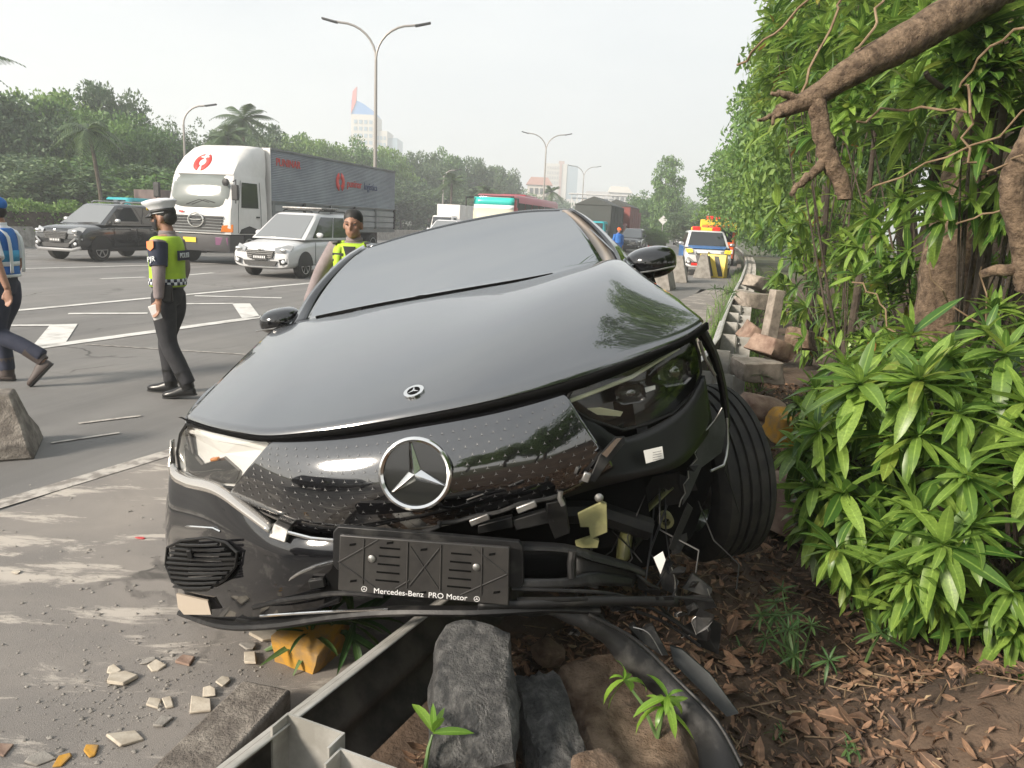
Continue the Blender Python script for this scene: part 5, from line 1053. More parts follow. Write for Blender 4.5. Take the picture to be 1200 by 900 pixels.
facade(t, W0+1, W1-1, zt-26, zt-2, -.1, 4, 7, M_['tower_glass']); facade(t, W1-1.5, W1+5.5, zt*.86-22, zt*.86-2, 1.9, 4, 6, M_['tower_glass'])
b = ad(657,222,520); t = thing('apartment_tower', 'hazy cream apartment block with a blue glass end far down the road', 'building', V(b.x,b.y,0)); zt = ad(657,192,520).z; s = 520/900
MB().box((-6*s,8,zt/2), (24*s,16,zt)).build('wall', M_['tower_cream'], t, smooth=False); MB().box((12.5*s,8,zt*.985/2), (12*s,15,zt*.985)).build('glass_wing', M_['tower_glass'], t, smooth=False); MB().box((0,6,zt+.8), (6*s,8,2.4)).build('roof_box', M_['brick_red'], t, smooth=False)
MB().box((-1*s,-.2,zt/2), (2.6*s,.6,zt)).build('stair_strip', M_['brick_red'], t, smooth=False); facade(t, -17*s, -3*s, zt-20, zt-1, -.2, 5, 6, M_['far_grey'])
for k, (px, py, d, w, m, lb) in enumerate(((632,212,260,26,'brick_red','low red roofed house in the haze left of the cream apartment block'),(668,238,240,14,'far_grey','small grey roofed house below the cream apartment block'),(700,228,300,30,'far_grey','long grey building in the haze behind the footbridge'),(726,222,330,24,'tower_cream','pale low block on the hazy rise behind the footbridge'))):
    b = ad(px, py, d); t = thing('house', lb, 'house', V(b.x, b.y, 0)); MB().box((0,0,(b.z-1.5)/2), (w*d/900,8,b.z-1.5)).build('wall', M_['tower_cream' if k % 2 == 0 else 'far_grey'], t, smooth=False)
    MB().prism([V(-w*d/1800-.6,-4.6,b.z-1.5),V(w*d/1800+.6,-4.6,b.z-1.5),V(w*d/1800-1,0,b.z+1.2),V(-w*d/1800+1,0,b.z+1.2)], (0,5,0)).build('roof', M_[m], t, smooth=False)
    facade(t, -w*d/2000, w*d/2000, b.z-5, b.z-1.8, -4.05, 4, 1, M_['car_glass'])
# ------------------------------------------------------------------ people (local frame: facing -Y, the person's left is +X)
mm('skin', (.27,.145,.095), .55, c2=(.33,.18,.12), scale=30); mm('hair', (.012,.011,.010), .6); mm('black_cloth', (.018,.019,.022), .85, c2=(.028,.028,.032), scale=12, bs=.3, bd=.01, bscale=9)
mm('grey_shirt', (.20,.165,.165), .85, c2=(.25,.21,.21), scale=10, bs=.35, bd=.012, bscale=8); mm('hi_vis', (.40,.60,.03), .7, c2=(.33,.52,.03), scale=10, bs=.3, bd=.01, bscale=8); mm('white_cloth', (.72,.73,.76), .85, c2=(.62,.63,.67), scale=10, bs=.3, bd=.01, bscale=8)
mm('blue_vest', (.02,.12,.42), .75, c2=(.025,.16,.50), scale=9, bs=.3, bd=.01, bscale=8); mm('cyan_vest', (.03,.30,.55), .7); mm('silver_tape', (.62,.65,.68), .4); mm('navy_cloth', (.022,.027,.05), .85, c2=(.03,.035,.06), scale=12, bs=.3, bd=.01, bscale=9)
mm('shoe_black', (.012,.012,.012), .3); mm('shoe_brown', (.06,.045,.04), .6); mm('patch_orange', (.75,.20,.05), .6); mm('mask_black', (.012,.012,.014), .8); mm('paper', (.7,.68,.66), .6)
def er(c, rx, ry, n=16, tilt=None):
    c = Vector(c); r = [V(rx*math.cos(k*2*PI/n), ry*math.sin(k*2*PI/n), 0) for k in range(n)]
    if tilt: r = [tilt @ p for p in r]
    return [c+p for p in r]
def limb(mb, pts, rs, n=12): mb.tube(resample(pts, len(pts)*4), [r for r in np.interp(np.linspace(0, len(pts)-1, len(pts)*4), range(len(pts)), rs)], n)
def person(label, loc, rz, J, look, group=None, head_turn=0.0):
    t = thing('person', label, 'person', loc, rz)
    lean = J.get('lean', V(0,0,0))
    P = {k: Vector(v) for k, v in J.items() if k != 'lean'}
    # body: one continuous remeshed skin with head, face, neck, arms, hands, legs
    b = MB(); hd = P['head']; Rh = Matrix.Rotation(head_turn, 3, 'Z')
    H = lambda x, y, z: hd + Rh @ V(x, y, z)
    b.rings([er(P['pelvis']+V(0,0,-.06), .12, .09), er(P['pelvis']+V(0,0,.05), .145, .10), er(P['chest']+V(0,0,-.13), .13, .095), er(P['chest'], .155, .11), er(P['chest']+V(0,0,.10), .15, .095), er(P['neck']+V(0,.01,-.0), .075, .065)])
    b.tube([P['neck']+V(0,.012,-.05), P['neck']+V(0,.005,.05), hd+V(0,.012,-.05)], [.062,.052,.052], 14)
    b.ball(H(0,.012,.028), (.074,.094,.092), 18); b.ball(H(0,-.025,-.045), (.058,.062,.068), 16); b.ball(H(0,-.05,-.085), (.032,.03,.026), 10)
    b.ball(H(0,-.092,-.02), (.013,.022,.024), 10); b.ball(H(0,-.085,.005), (.009,.014,.03), 8)
    for s in (-1, 1):
        b.ball(H(s*.076,.015,-.01), (.010,.022,.034), 10); b.ball(H(s*.034,-.068,.022), (.026,.014,.008), 8); b.ball(H(s*.038,-.058,-.02), (.022,.02,.02), 8)
        b.ball(H(s*.012,-.083,-.056), (.018,.010,.007), 8); b.ball(H(s*.012,-.081,-.067), (.016,.010,.007), 8)
    for s in ('L', 'R'):
        sg = 1 if s == 'L' else -1
        limb(b, [P['sh'+s], P['el'+s], P['wr'+s]], [.052,.042,.027])
        w = P['wr'+s]; d = (w-P['el'+s]).normalized(); d = (d+V(0,-.25,-.25)).normalized(); side = V(0,-1,0); side = (side-d*side.dot(d)).normalized(); nrm = d.cross(side)*sg
        palm = w+d*.055
        b.tube([w-d*.01, w+d*.03, w+d*.095], [.024,.034,.030], 12, flat=.45, up=side)
        for k, (o, ln) in enumerate(((.030,.070),(.011,.080),(-.009,.075),(-.028,.058))):
            k0 = w+d*.088+side*o; k1 = k0+d*ln*.5-nrm*.006*(k-1); k2 = k1+d*ln*.42-nrm*(.020+.004*k)
            b.tube([k0-d*.02, k0, k1, k2], [.0105,.0105,.0098,.008], 8)
        b.tube([w+d*.03+side*.022, w+d*.062+side*.046, w+d*.095+side*.050-nrm*.01], [.013,.0115,.009], 8)
        limb(b, [P['hip'+s], P['kn'+s], P['an'+s]], [.085,.055,.036])
        b.tube([P['an'+s]+V(0,.02,-.02), P['an'+s]+V(0,0,-.03), P['to'+s]], [.035,.04,.03], 10, flat=.8)
    body = b.build('body', M_['skin'], t, remesh=.0085, sm=5)
    for s in (-1, 1):
        MB().ball(H(s*.033,-.080,.005), (.0115,.006,.006), 10).build('eye', M_['hair'], body)
        MB().tube([H(s*.018,-.092,.026), H(s*.034,-.092,.031), H(s*.055,-.080,.026)], [.0018,.0028,.0012], 5).build('eyebrow', M_['hair'], body)
    # trousers
    q = MB()
    for s in ('L', 'R'): limb(q, [P['hip'+s]+V(0,0,.04), P['hip'+s]+V(0,0,-.12), P['kn'+s], P['kn'+s].lerp(P['an'+s], .5), P['an'+s]+V(0,0,.015)], [.105,.102,.078,.074,.066])
    q.rings([er(P['pelvis']+V(0,0,-.10), .13, .10), er(P['pelvis'], .165, .122), er(P['pelvis']+V(0,0,.11), .15, .115)])
    tr = q.build('trousers', look['legs'], t, remesh=.013, sm=5)
    for s in ('L', 'R'):
        a, c = P['an'+s], P['to'+s]; h = a+V(0,.055,-.055 if a.z < .12 else -.045); f = (c-h).normalized(); w = V(1,0,0)
        up_ = w.cross(f); up_ = up_ if up_.z > 0 else -up_
        sh = MB().rings([[h+f*(L_*.285)+w*(wd*math.cos(k*PI/6))+up_*(max(-.02, ht*math.sin(k*PI/6))+.002) for k in range(12)] for L_, wd, ht in ((-.03,.02,.03),(.02,.036,.055),(.2,.038,.085),(.42,.040,.075),(.6,.046,.05),(.85,.045,.04),(.98,.030,.028),(1.03,.012,.015))])
        o = sh.build('shoe', look['shoe'], t, sub=1)
        MB().rings([[h+f*(L_*.285)+w*(wd*math.cos(k*PI/6))+up_*(-.022+.008*math.sin(k*PI/6)) for k in range(12)] for L_, wd in ((-.035,.02),(.02,.038),(.4,.042),(.7,.048),(.95,.036),(1.04,.012))]).build('sole', M_['trim_black'], o)
        if look.get('boot'): MB().tube([a+V(0,0,-.03), a.lerp(P['kn'+s], .34)], [.055,.072], 12).build('boot_shaft', look['shoe'], o)
    # shirt
    q = MB(); ch = P['chest']
    q.rings([er(P['pelvis']+V(0,0,.03), .158, .118), er(P['pelvis']+V(0,0,.14), .158, .118), er(ch+V(0,0,-.10), .168, .12), er(ch+V(0,0,.02), .18, .125), er(ch+V(0,0,.10), .175, .108), er(P['neck']+V(0,.008,-.025), .10, .085), er(P['neck']+V(0,.008,.01), .066, .064)])
    for s in ('L', 'R'):
        e, w = P['el'+s], P['wr'+s]
        if look.get('short'): limb(q, [P['sh'+s]+V(0,0,-.005), P['sh'+s].lerp(e, .5), P['sh'+s].lerp(e, .9)], [.075,.072,.070])
        else: limb(q, [P['sh'+s]+V(0,0,-.005), P['sh'+s].lerp(e, .5), e, e.lerp(w, .6), e.lerp(w, .97)], [.074,.066,.057,.050,.042])
    shirt = q.build('shirt', look['shirt'], t, remesh=.012, sm=5)
    q = MB().rings([er(P['neck']+V(0,.0,-.01), .074, .072), er(P['neck']+V(0,.004,.03), .068, .066)], cap=False).build('collar', look['shirt'], t, sol=.008)
    # vest
    v = MB(); v.rings([er(P['pelvis']+V(0,0,.06), .185, .145, 24), er(P['pelvis']+V(0,0,.16), .180, .14, 24), er(ch+V(0,0,-.08), .186, .142, 24), er(ch+V(0,0,.03), .195, .145, 24), er(ch+V(0,0,.085), .19, .130, 24), er(ch+V(0,.004,.128), .155, .112, 24), er(P['neck']+V(0,.012,-.018), .095, .088, 24)], cap=False)
    vest = v.build('vest', look['vest'], t, sol=.012, sub=1)
    def band(z0, z1, m, name, g=.004, n=28, a0=0, a1=2*PI):
        rws = []
        for z in (z0, z1):
            zz = P['pelvis'].z; f = lambda z: np.interp(z, [zz+.06, zz+.16, ch.z-.08, ch.z+.03, ch.z+.085], [.185,.180,.186,.195,.19]); g_ = lambda z: np.interp(z, [zz+.06, zz+.16, ch.z-.08, ch.z+.03, ch.z+.085], [.145,.14,.142,.145,.130])
            yo = np.interp(z, [P['pelvis'].z, ch.z], [P['pelvis'].y, ch.y]); xo = np.interp(z, [P['pelvis'].z, ch.z], [P['pelvis'].x, ch.x])
            rws.append([V(xo+(f(z)+g)*math.cos(a), yo+(g_(z)+g)*math.sin(a), z) for a in np.linspace(a0, a1, n)])
        return MB().grid(rws).build(name, m, vest, sol=.004)
    for z0, z1, m, nm in look['bands'](P['pelvis'].z, ch.z): band(z0, z1, m, nm)
    if look.get('check'):                                # blue and white chequered hem
        z0 = P['pelvis'].z+.075
        for r in range(2):
            for k in range(36): band(z0+r*.028, z0+(r+1)*.028, look['check'][(k+r) % 2], 'hem_check', .007, 3, k*2*PI/36, (k+1)*2*PI/36)
    for s in (-1, 1):
        if look.get('strap'):
            rr = [V(s*.10+.0, sy*.0, 0) for sy in (0,)]
            pts = [V(ch.x+s*.10, ch.y-.148, P['pelvis'].z+.1), V(ch.x+s*.105, ch.y-.148, ch.z-.02), V(ch.x+s*.10, ch.y-.118, ch.z+.09), V(ch.x+s*.095, ch.y+.01, ch.z+.155), V(ch.x+s*.10, ch.y+.125, ch.z+.09), V(ch.x+s*.105, ch.y+.155, ch.z-.02), V(ch.x+s*.10, ch.y+.152, P['pelvis'].z+.1)]
            rp = resample(pts, 20); MB().grid([[p+V(-.025,0,0) for p in rp], [p+V(.025,0,0) for p in rp]]).build('reflective_strap', look['strap'], vest, sol=.005)
    # hair / headgear
    if look['hat'] == 'hair' or look['hat'] == 'peaked':
        hm = MB(); hm.ball(H(0,.022,.056), (.081,.096,.084), 18); hm.ball(H(0,.060,.015), (.077,.062,.07), 14)
        hm.build('hair', M_['hair'], t)
    if look['hat'] == 'peaked':
        cm_ = M_['white_cloth']; tl_ = Rh @ Matrix.Rotation(rad(10), 3, 'X')
        C = lambda x, y, z: hd + tl_ @ V(x, y, z)
        cap = MB().rings([[C(rx*math.cos(a), .012+ry*math.sin(a)-sh_, z) for a in [k*2*PI/24 for k in range(24)]] for rx, ry, z, sh_ in ((.086,.104,.045,0),(.088,.106,.085,0),(.112,.130,.118,.004),(.128,.148,.140,.012),(.122,.142,.156,.020),(.08,.09,.168,.022),(.02,.02,.170,.022))])
        cp_ = cap.build('peaked_cap', cm_, t, ang=60)
        MB().rings([[C(rx*math.cos(a), .012+ry*math.sin(a), z) for a in [k*2*PI/24 for k in range(24)]] for rx, ry, z in ((.089,.107,.052),(.0895,.1075,.08))], cap=False).build('cap_band', M_['trim_black'], cp_, sol=.003)
        vis = [[C((.082+.012*k/4)*math.sin(a), -.012-(.088+.058*k/4*math.cos(a))*math.cos(a)**.6 if math.cos(a) > 0 else 0, .055-.030*k/4) for a in [rad(-78+156*i/14) for i in range(15)]] for k in range(5)]
        MB().grid(vis).build('cap_peak', M_['shoe_black'], cp_, sol=.004)
        MB().ball(C(0,-.112,.105), (.022,.010,.022), 10).build('cap_badge', M_['police_yellow'], cp_)
    if look['hat'] in ('cap', 'helmet'):
        mh = look['hatm']; cap = MB(); cap.ball(H(0,.012,.06), (.088,.106,.075), 20); cb_ = cap.build('cap' if look['hat'] == 'cap' else 'helmet', mh, t)
        MB().grid([[H((.075)*math.sin(a), -.06-(.03+.07*k/3)*math.cos(a), .052-.012*k) for a in [rad(-75+150*i/10) for i in range(11)]] for k in range(4)]).build('cap_peak', mh, cb_, sol=.004)
        MB().ball(H(0,.045,.0), (.078,.062,.07), 14).build('hair', M_['hair'], t)
    if look.get('mask'):
        rws = [[H((.066-.010*(j > 3))*math.sin(a)*1.02, .0-(.098-.012*abs(z+.045)/.04)*math.cos(a), z) for a in [rad(-72+144*i/12) for i in range(13)]] for j, z in enumerate((-.008,-.025,-.045,-.065,-.085,-.10))]
        MB().grid(rws).build('face_mask', M_['mask_black'], t, sol=.004)
    return t, P, vest
bz = lambda p, c: []
std = dict(pelvis=(0,0,.94), chest=(0,.0,1.30), neck=(0,.01,1.455), head=(0,-.02,1.585), shL=(.175,.01,1.405), shR=(-.175,.01,1.405), elL=(.235,.04,1.13), wrL=(.24,.03,.90), elR=(-.235,.04,1.13), wrR=(-.23,-.07,.90),
           hipL=(.09,0,.90), hipR=(-.09,0,.90), knL=(.10,.03,.50), anL=(.11,.20,.12), toL=(.125,.05,.035), knR=(-.09,-.08,.50), anR=(-.095,-.06,.09), toR=(-.11,-.23,.03))
pol_bands = lambda p, c: []
cop_pos = gp(203, 463); 
cop, P, vest = person('traffic policeman in a yellow vest and white peaked cap walking beside the black car', cop_pos, rad(-92), std,
    dict(legs=M_['black_cloth'], shoe=M_['shoe_black'], boot=True, shirt=M_['grey_shirt'], vest=M_['hi_vis'], bands=pol_bands, check=(M_['navy_cloth'], M_['silver_tape']), hat='peaked', mask=True))
# armband, shoulder patch, back lettering, belt, pistol pouch, phone
sh, el = P['shL'], P['elL']
ab = MB().tube([sh.lerp(el, .10), sh.lerp(el, .55), sh.lerp(el, .80)], [.084,.078,.073], 16).build('armband', M_['navy_cloth'], cop)
d_ = (el-sh).normalized(); o_ = V(.96,-.25,0); o_ = (o_-d_*o_.dot(d_)).normalized(); rgt = (-d_).cross(o_)
def on_arm(f, r): return sh.lerp(el, f)+o_*r
MB().prism([on_arm(.22,.083)+rgt*x-d_*y for x, y in ((-.035,.04),(.035,.04),(.035,-.02),(0,-.045),(-.035,-.02))], o_*.004).build('shoulder_patch', M_['patch_orange'], ab)
text('armband_lettering', 'PJR', .062, frame(on_arm(.63,.082), (-d_).cross(o_), -d_), M_['silver_tape'], ab, .002)
bkp = V(0, .158, 1.275); pn = MB().box(V(0,.153,1.275), (.21,.012,.085), (.0,0,0)).build('back_panel', M_['navy_cloth'], vest)
text('vest_lettering', 'POLISI', .062, Matrix.Translation((0,.162,1.275)) @ Matrix.Rotation(PI, 4, 'Z') @ Matrix.Rotation(PI/2, 4, 'X'), M_['silver_tape'], vest, .003)
MB().rings([er((0,0,.985), .170, .130, 24), er((0,0,1.02), .168, .128, 24)], cap=False).build('belt', M_['shoe_black'], cop, sol=.006)
MB().box((.165,.07,.95), (.05,.09,.15), (0,0,.3)).build('pouch', M_['shoe_black'], cop, bev=.012)
ph = MB().box((.25,-.0,.79), (.012,.075,.13), (.35,0,.2)).build('phone', M_['paper'], bev=.004); ph.parent = None
ph.matrix_world = Matrix.Translation(cop_pos) @ Matrix.Rotation(rad(-92), 4, 'Z'); tag(ph, "white phone held in the masked policeman's hand", 'phone')
# man in a blue vest at the left edge, stepping away
j2 = dict(std); j2.update(knL=(.10,-.02,.50), anL=(.11,.36,.27), toL=(.12,.30,.10), knR=(-.09,-.10,.50), anR=(-.095,-.07,.09), toR=(-.11,-.24,.03), elL=(.275,.12,1.14), wrL=(.30,.20,.92))
mv, P, vest2 = person('man in a blue safety vest and cap striding out at the left picture edge', gp(13, 449), rad(-84), j2,
    dict(legs=M_['navy_cloth'], shoe=M_['shoe_brown'], boot=True, shirt=M_['white_cloth'], vest=M_['blue_vest'], short=True, strap=M_['silver_tape'], hat='cap', hatm=M_['blue_vest'],
         bands=lambda p, c: [(p+.06, p+.085, M_['silver_tape'], 'reflective_band'), (p+.16, p+.20, M_['silver_tape'], 'reflective_band'), (p+.20, p+.30, M_['cyan_vest'], 'colour_panel')]))
# officer behind the car, hand on its door
j3 = dict(std); j3.update(elR=(-.30,-.06,1.16), wrR=(-.36,-.20,.90), knL=(.10,-.01,.50), anL=(.11,.02,.09), toL=(.13,-.13,.03), knR=(-.10,0,.5), anR=(-.11,.03,.09), toR=(-.13,-.12,.03), chest=(0,-.03,1.29), neck=(0,-.04,1.445), head=(0,-.075,1.575))
pz = ad(417, 300, 6.7); of, P, v3 = person('bareheaded policeman in a yellow vest standing behind the black car', V(pz.x, pz.y, .03), rad(-8), j3,
    dict(legs=M_['black_cloth'], shoe=M_['shoe_black'], shirt=M_['grey_shirt'], vest=M_['hi_vis'], bands=lambda p, c: [(p+.12, p+.16, M_['silver_tape'], 'reflective_band')], strap=M_['hi_vis'], hat='hair'), head_turn=.12)
for k in range(2): MB().box((-.10, -.165, 1.33-.05*k), (.09,.012,.022)).build('name_tape', M_['trim_black'], v3)
MB().prism([V(-.055,-.155,1.40),V(.055,-.155,1.40),V(0,-.172,1.24)], (0,-.008,0)).build('dark_neckline', M_['black_cloth'], v3)
for s in (-1, 1): MB().box((s*.14,-.05,1.425), (.06,.13,.02), (0,s*.35,0)).build('epaulette', M_['trim_black'], of, bev=.006)
# far worker
pz = ad(725, 276, 36); person('far worker in blue overalls and an orange helmet beside the truck queue', V(pz.x, pz.y, 0), rad(20), std,
    dict(legs=M_['blue_vest'], shoe=M_['shoe_black'], shirt=M_['blue_vest'], vest=M_['blue_vest'], bands=pol_bands, hat='helmet', hatm=M_['cone_orange']))
# ------------------------------------------------------------------ vegetation
M_['leaf_broad'] = leaf_mat('leaf_broad', (.05,.125,.022), (.30,.44,.085), .36, .34, odd=(.22,.27,.05))
M_['leaf_shade'] = leaf_mat('leaf_shade', (.045,.115,.02), (.27,.41,.07), .42, .32, odd=(.30,.12,.03))
M_['leaf_tree'] = leaf_mat('leaf_tree', (.05,.12,.032), (.16,.28,.065), .55, .22)
M_['leaf_fresh'] = leaf_mat('leaf_fresh', (.08,.165,.035), (.22,.34,.075), .55, .26)
M_['leaf_dull'] = leaf_mat('leaf_dull', (.05,.10,.045), (.13,.19,.08), .6, .18)
M_['leaf_bright'] = leaf_mat('leaf_bright', (.12,.25,.03), (.22,.36,.05), .36, .32)
M_['leaf_weed'] = leaf_mat('leaf_weed', (.04,.10,.03), (.12,.20,.06), .5, .25)
M_['leaf_dry'] = leaf_mat('leaf_dry', (.028,.019,.015), (.36,.21,.125), .8, .05, odd=(.36,.27,.16))
M_['leaf_frond'] = leaf_mat('leaf_frond', (.035,.07,.02), (.09,.14,.04), .45, .2)
mm('bark', (.085,.055,.034), .9, c2=(.29,.205,.135), scale=22, lo=.36, hi=.66, bs=1, bd=.03, bscale=60); mm('bark_dark', (.055,.042,.032), .95, c2=(.10,.08,.06), scale=4, bs=.8, bd=.03, bscale=18); mm('vine', (.16,.105,.06), .8, c2=(.25,.18,.11), scale=12)
def leaf_template(seg, w, droop, fold=.25, wave=0.0):
    P = []
    for i in range(seg+1):
        t = i/seg; y = math.sin(t*droop)/droop if droop else t; z = -(1-math.cos(t*droop))/droop if droop else 0
        ww = w*(math.sin(PI*min(1, t*.96+.02)**.85)**.75)*.5*(1.0 if t < .97 else .3) + (.006 if t < .99 else 0)
        for s in (-1, 0, 1): P.append((s*ww, y, z+abs(s)*ww*fold+(wave*math.sin(t*9+s) if s else 0)))
    F = []
    for i in range(seg):
        for j in range(2): a = i*3+j; F.append((a, a+1, a+4, a+3))
    return np.array(P), np.array(F)
TPL = [leaf_template(5, .215, .9), leaf_template(5, .20, 1.35, .3, .004), leaf_template(5, .23, .5, .2), leaf_template(5, .19, 1.8, .3, .006), leaf_template(5, .235, .35), leaf_template(5, .22, .75, .3, .004), leaf_template(5, .25, .2, .2), leaf_template(5, .215, 1.05)]
TPL_LO = [leaf_template(2, .26, 1.0), leaf_template(2, .24, .5)]
def basis(d, roll=0.0):                                  # rows: x, y(=d), z
    d = np.array(d)/np.linalg.norm(d); u = np.array([0,0,1.0]) if abs(d[2]) < .97 else np.array([1.0,0,0])
    x = np.cross(d, u); x /= np.linalg.norm(x); z = np.cross(x, d)
    if roll: x, z = x*math.cos(roll)+z*math.sin(roll), z*math.cos(roll)-x*math.sin(roll)
    return np.stack([x, d, z])
def rosette(pos, axis, n, L, rg, up0=70, up1=-22):
    B = basis(axis); out = []; a0 = rg.uniform(0, 6.3)
    for k in range(n):
        t = (k+rg.uniform(-.3,.3))/n; az = a0+k*2.39996; el = rad(up0+(up1-up0)*min(1,max(0,t))**.75)+rg.normal(0,.09)
        ln = L*(.45+.6*min(1, t*1.7))*rg.uniform(.82,1.15)
        d = B[1]*math.sin(el)+(B[0]*math.cos(az)+B[2]*math.sin(az))*math.cos(el); d = d+np.array([0,0,-.10*t])
        out.append((np.asarray(pos)+B[1]*(.06*L*(1-t))*2, basis(d, rg.normal(0,.25)), ln, rg.integers(0, 4)+(4 if up1 > -15 else 0), rg.random()))
    return out
def leaves_soup(name, leaves, m, parent, tpls=TPL):
    vs, fs, rn, ed, o = [], [], [], [], 0
    for p, B, L, k, r in leaves:
        T, F = tpls[k % len(tpls)]; vs.append((T*L) @ B + p); ed.append(np.tile([1.,0.,1.], len(T)//3)); fs.append(F+o); rn.append(np.full(len(F), r)); o += len(T)
    return soup(name, np.concatenate(vs), np.concatenate(fs), m, parent, np.concatenate(rn), smooth=True, edge=np.concatenate(ed))
LEAFME = []
for T, F in TPL:
    o = soup('leaf', T, F, M_['leaf_broad'], smooth=True, edge=np.tile([1.,0.,1.], len(T)//3)); LEAFME.append(o.data); bpy.data.objects.remove(o)
_lc = {}
def leaf_objs(leaves, m, parent):
    key = m.name
    if key not in _lc:
        _lc[key] = []
        for me in LEAFME: c = me.copy(); c.materials.clear(); c.materials.append(m); _lc[key].append(c)
    inv = parent.matrix_world.inverted() if parent.matrix_world else Matrix()
    for p, B, L, k, r in leaves:
        o = bpy.data.objects.new('leaf', _lc[key][k]); COL.objects.link(o); o.parent = parent
        o.matrix_local = Matrix(((B[0][0]*L, B[1][0]*L, B[2][0]*L, p[0]), (B[0][1]*L, B[1][1]*L, B[2][1]*L, p[1]), (B[0][2]*L, B[1][2]*L, B[2][2]*L, p[2]), (0,0,0,1)))
_camR = np.array(_RC.inverted()); _camO = np.array(_CO)
def pix(p):
    c = _camR @ (np.asarray(p)-_camO); return (600+FPX*c[0]/-c[2], 450-FPX*c[1]/-c[2], -c[2]) if c[2] < -.1 else (-999,-999,99)
def split_leaves(leaves, n):
    sc = []
    for i, q in enumerate(leaves):
        x, y, d = pix(q[0]); vis = 1 if (-40 < x < 1230 and -60 < y < 930) else 0; sc.append(vis*q[2]/d)
    o = np.argsort(-np.array(sc)); return [leaves[i] for i in o[:n] if sc[i] > 0], [leaves[i] for i in o[n:]]+[leaves[i] for i in o[:n] if sc[i] <= 0]
def broad_shrub(name, label, cat, base, cen, radii, nros, L, m, seed, nobj, stems=9, inner=.35, nleaf=15, group=None, low=-.85, up=(70,-22), clump=0):
    rg = np.random.default_rng(seed); cds = rg.normal(size=(max(clump,1),3)); cds /= np.linalg.norm(cds, axis=1)[:,None]; cds[:,2] = np.abs(cds[:,2])*np.sign(cds[:,2]+.5); t = thing(name, label, cat, (0,0,0), 0, group); lv = []; st = MB()
    cen = np.array(cen); radii = np.array(radii)
    for k in range(nros):
        while True:
            d = rg.normal(size=3); d /= np.linalg.norm(d)
            if clump: d = cds[rg.integers(0, clump)]+rg.normal(0,.17,3); d /= np.linalg.norm(d)
            if d[2] > low: break
        r = rg.uniform(.86, 1.06) if rg.random() > inner else rg.uniform(.5, .85)
        p = cen + d*radii*r + rg.normal(0,.03,3); ax = d*np.array([1,1,.7])+np.array([0,0,(.55 if d[2] > -.2 else .1)+(.5 if up[1] > -10 else 0)])
        lv += rosette(p, ax, nleaf+rg.integers(-2,3), L*rg.uniform(.70,1.15), rg, *up)
        if k < stems*(6 if low > -1 else 2):
            b = np.array(base)+rg.normal(0,.05,3)*np.array([1,1,0]); mid = b*.45+p*.55+np.array([0,0,-.05]); st.tube([V(*b), V(*mid), V(*p)], [.014,.009,.005], 5)
    st.build('stem', M_['bark_dark'], t)
    a, b = split_leaves(lv, nobj); leaf_objs(a, m, t)
    if b: tag(leaves_soup('foliage', b, m, t), kind='stuff')
    return t
broad_shrub('leafy_shrub', 'large glossy broad-leaved shrub in the foreground with long drooping leaves', 'shrub', (2.25,3.2,.1), (2.11,3.1,.68), (.84,.68,.63), 210, .232, M_['leaf_broad'], 3, 300, nleaf=17, up=(76,-14))
broad_shrub('leafy_shrub', 'darker broad-leaved shrub just left of the glossy foreground shrub', 'shrub', (2.3,4.3,.1), (2.15,4.25,.62), (.52,.42,.50), 80, .19, M_['leaf_shade'], 4, 130, nleaf=15, up=(76,-10))
broad_shrub('leafy_shrub', 'leafy shrub behind the glossy foreground shrub at the foot of the thick trunk', 'shrub', (3.1,4.5,.2), (3.15,4.35,.85), (.95,.5,.50), 70, .21, M_['leaf_broad'], 5, 100, nleaf=14, up=(76,-10))
# ---- the leaning tree: thick trunk, big sawn limb over the road, side limb
lt = thing('leaning_tree', 'rough barked tree with a thick trunk and one large broken limb reaching left', 'tree')
def path(pts): return [ad(*p) for p in pts]
def limb_tube(name, pts, rs, par, m='bark', n=12):
    p = resample(path(pts), len(pts)*4); r = np.interp(np.linspace(0, len(pts)-1, len(p)), range(len(pts)), rs)
    p = [q+V(*(RNG.normal(0, .004, 3)))*(1 if 0 < i < len(p)-1 else 0) for i, q in enumerate(p)]
    return MB().tube(p, [x*RNG.uniform(.975,1.03) for x in r], n).build(name, M_[m], par, ang=60)
tk = limb_tube('trunk', [(1112,440,5.0),(1108,395,5.0),(1112,330,5.0),(1120,270,5.05),(1140,180,5.1),(1165,60,5.1),(1190,-60,5.1)], [.22,.19,.165,.15,.14,.135,.13], lt, 'bark', 16)
bl_ = limb_tube('limb', [(1215,-45,4.2),(1165,-10,4.1),(1105,22,4.0),(1055,52,3.95),(1000,82,3.9),(962,108,3.9),(935,124,3.9),(912,131,3.9)], [.10,.098,.096,.09,.085,.072,.055,.034], lt, 'bark', 16)
limb_tube('limb', [(955,112,3.9),(962,145,3.88),(970,185,3.86),(985,212,3.85),(990,234,3.85)], [.050,.043,.047,.042,.036], lt)
limb_tube('twig', [(968,188,3.87),(955,200,3.84),(938,215,3.82),(927,228,3.8)], [.03,.022,.018,.012], lt); limb_tube('twig', [(940,118,3.9),(922,111,3.88),(904,109,3.86)], [.022,.018,.008], lt); limb_tube('twig', [(925,128,3.9),(910,136,3.86),(905,146,3.85)], [.02,.014,.006], lt); limb_tube('twig', [(916,128,3.9),(900,138,3.88),(888,141,3.86)], [.02,.012,.006], lt)
limb_tube('limb', [(1215,150,3.6),(1196,185,3.6),(1186,220,3.6),(1190,255,3.6),(1200,285,3.6),(1206,340,3.6)], [.05,.052,.05,.052,.055,.06], lt); limb_tube('limb', [(1150,322,3.7),(1172,316,3.65),(1200,316,3.6)], [.02,.028,.03], lt)
limb_tube('limb', [(1085,85,4.0),(1100,100,4.1),(1150,120,4.6)], [.012,.016,.03], lt, 'bark_dark')
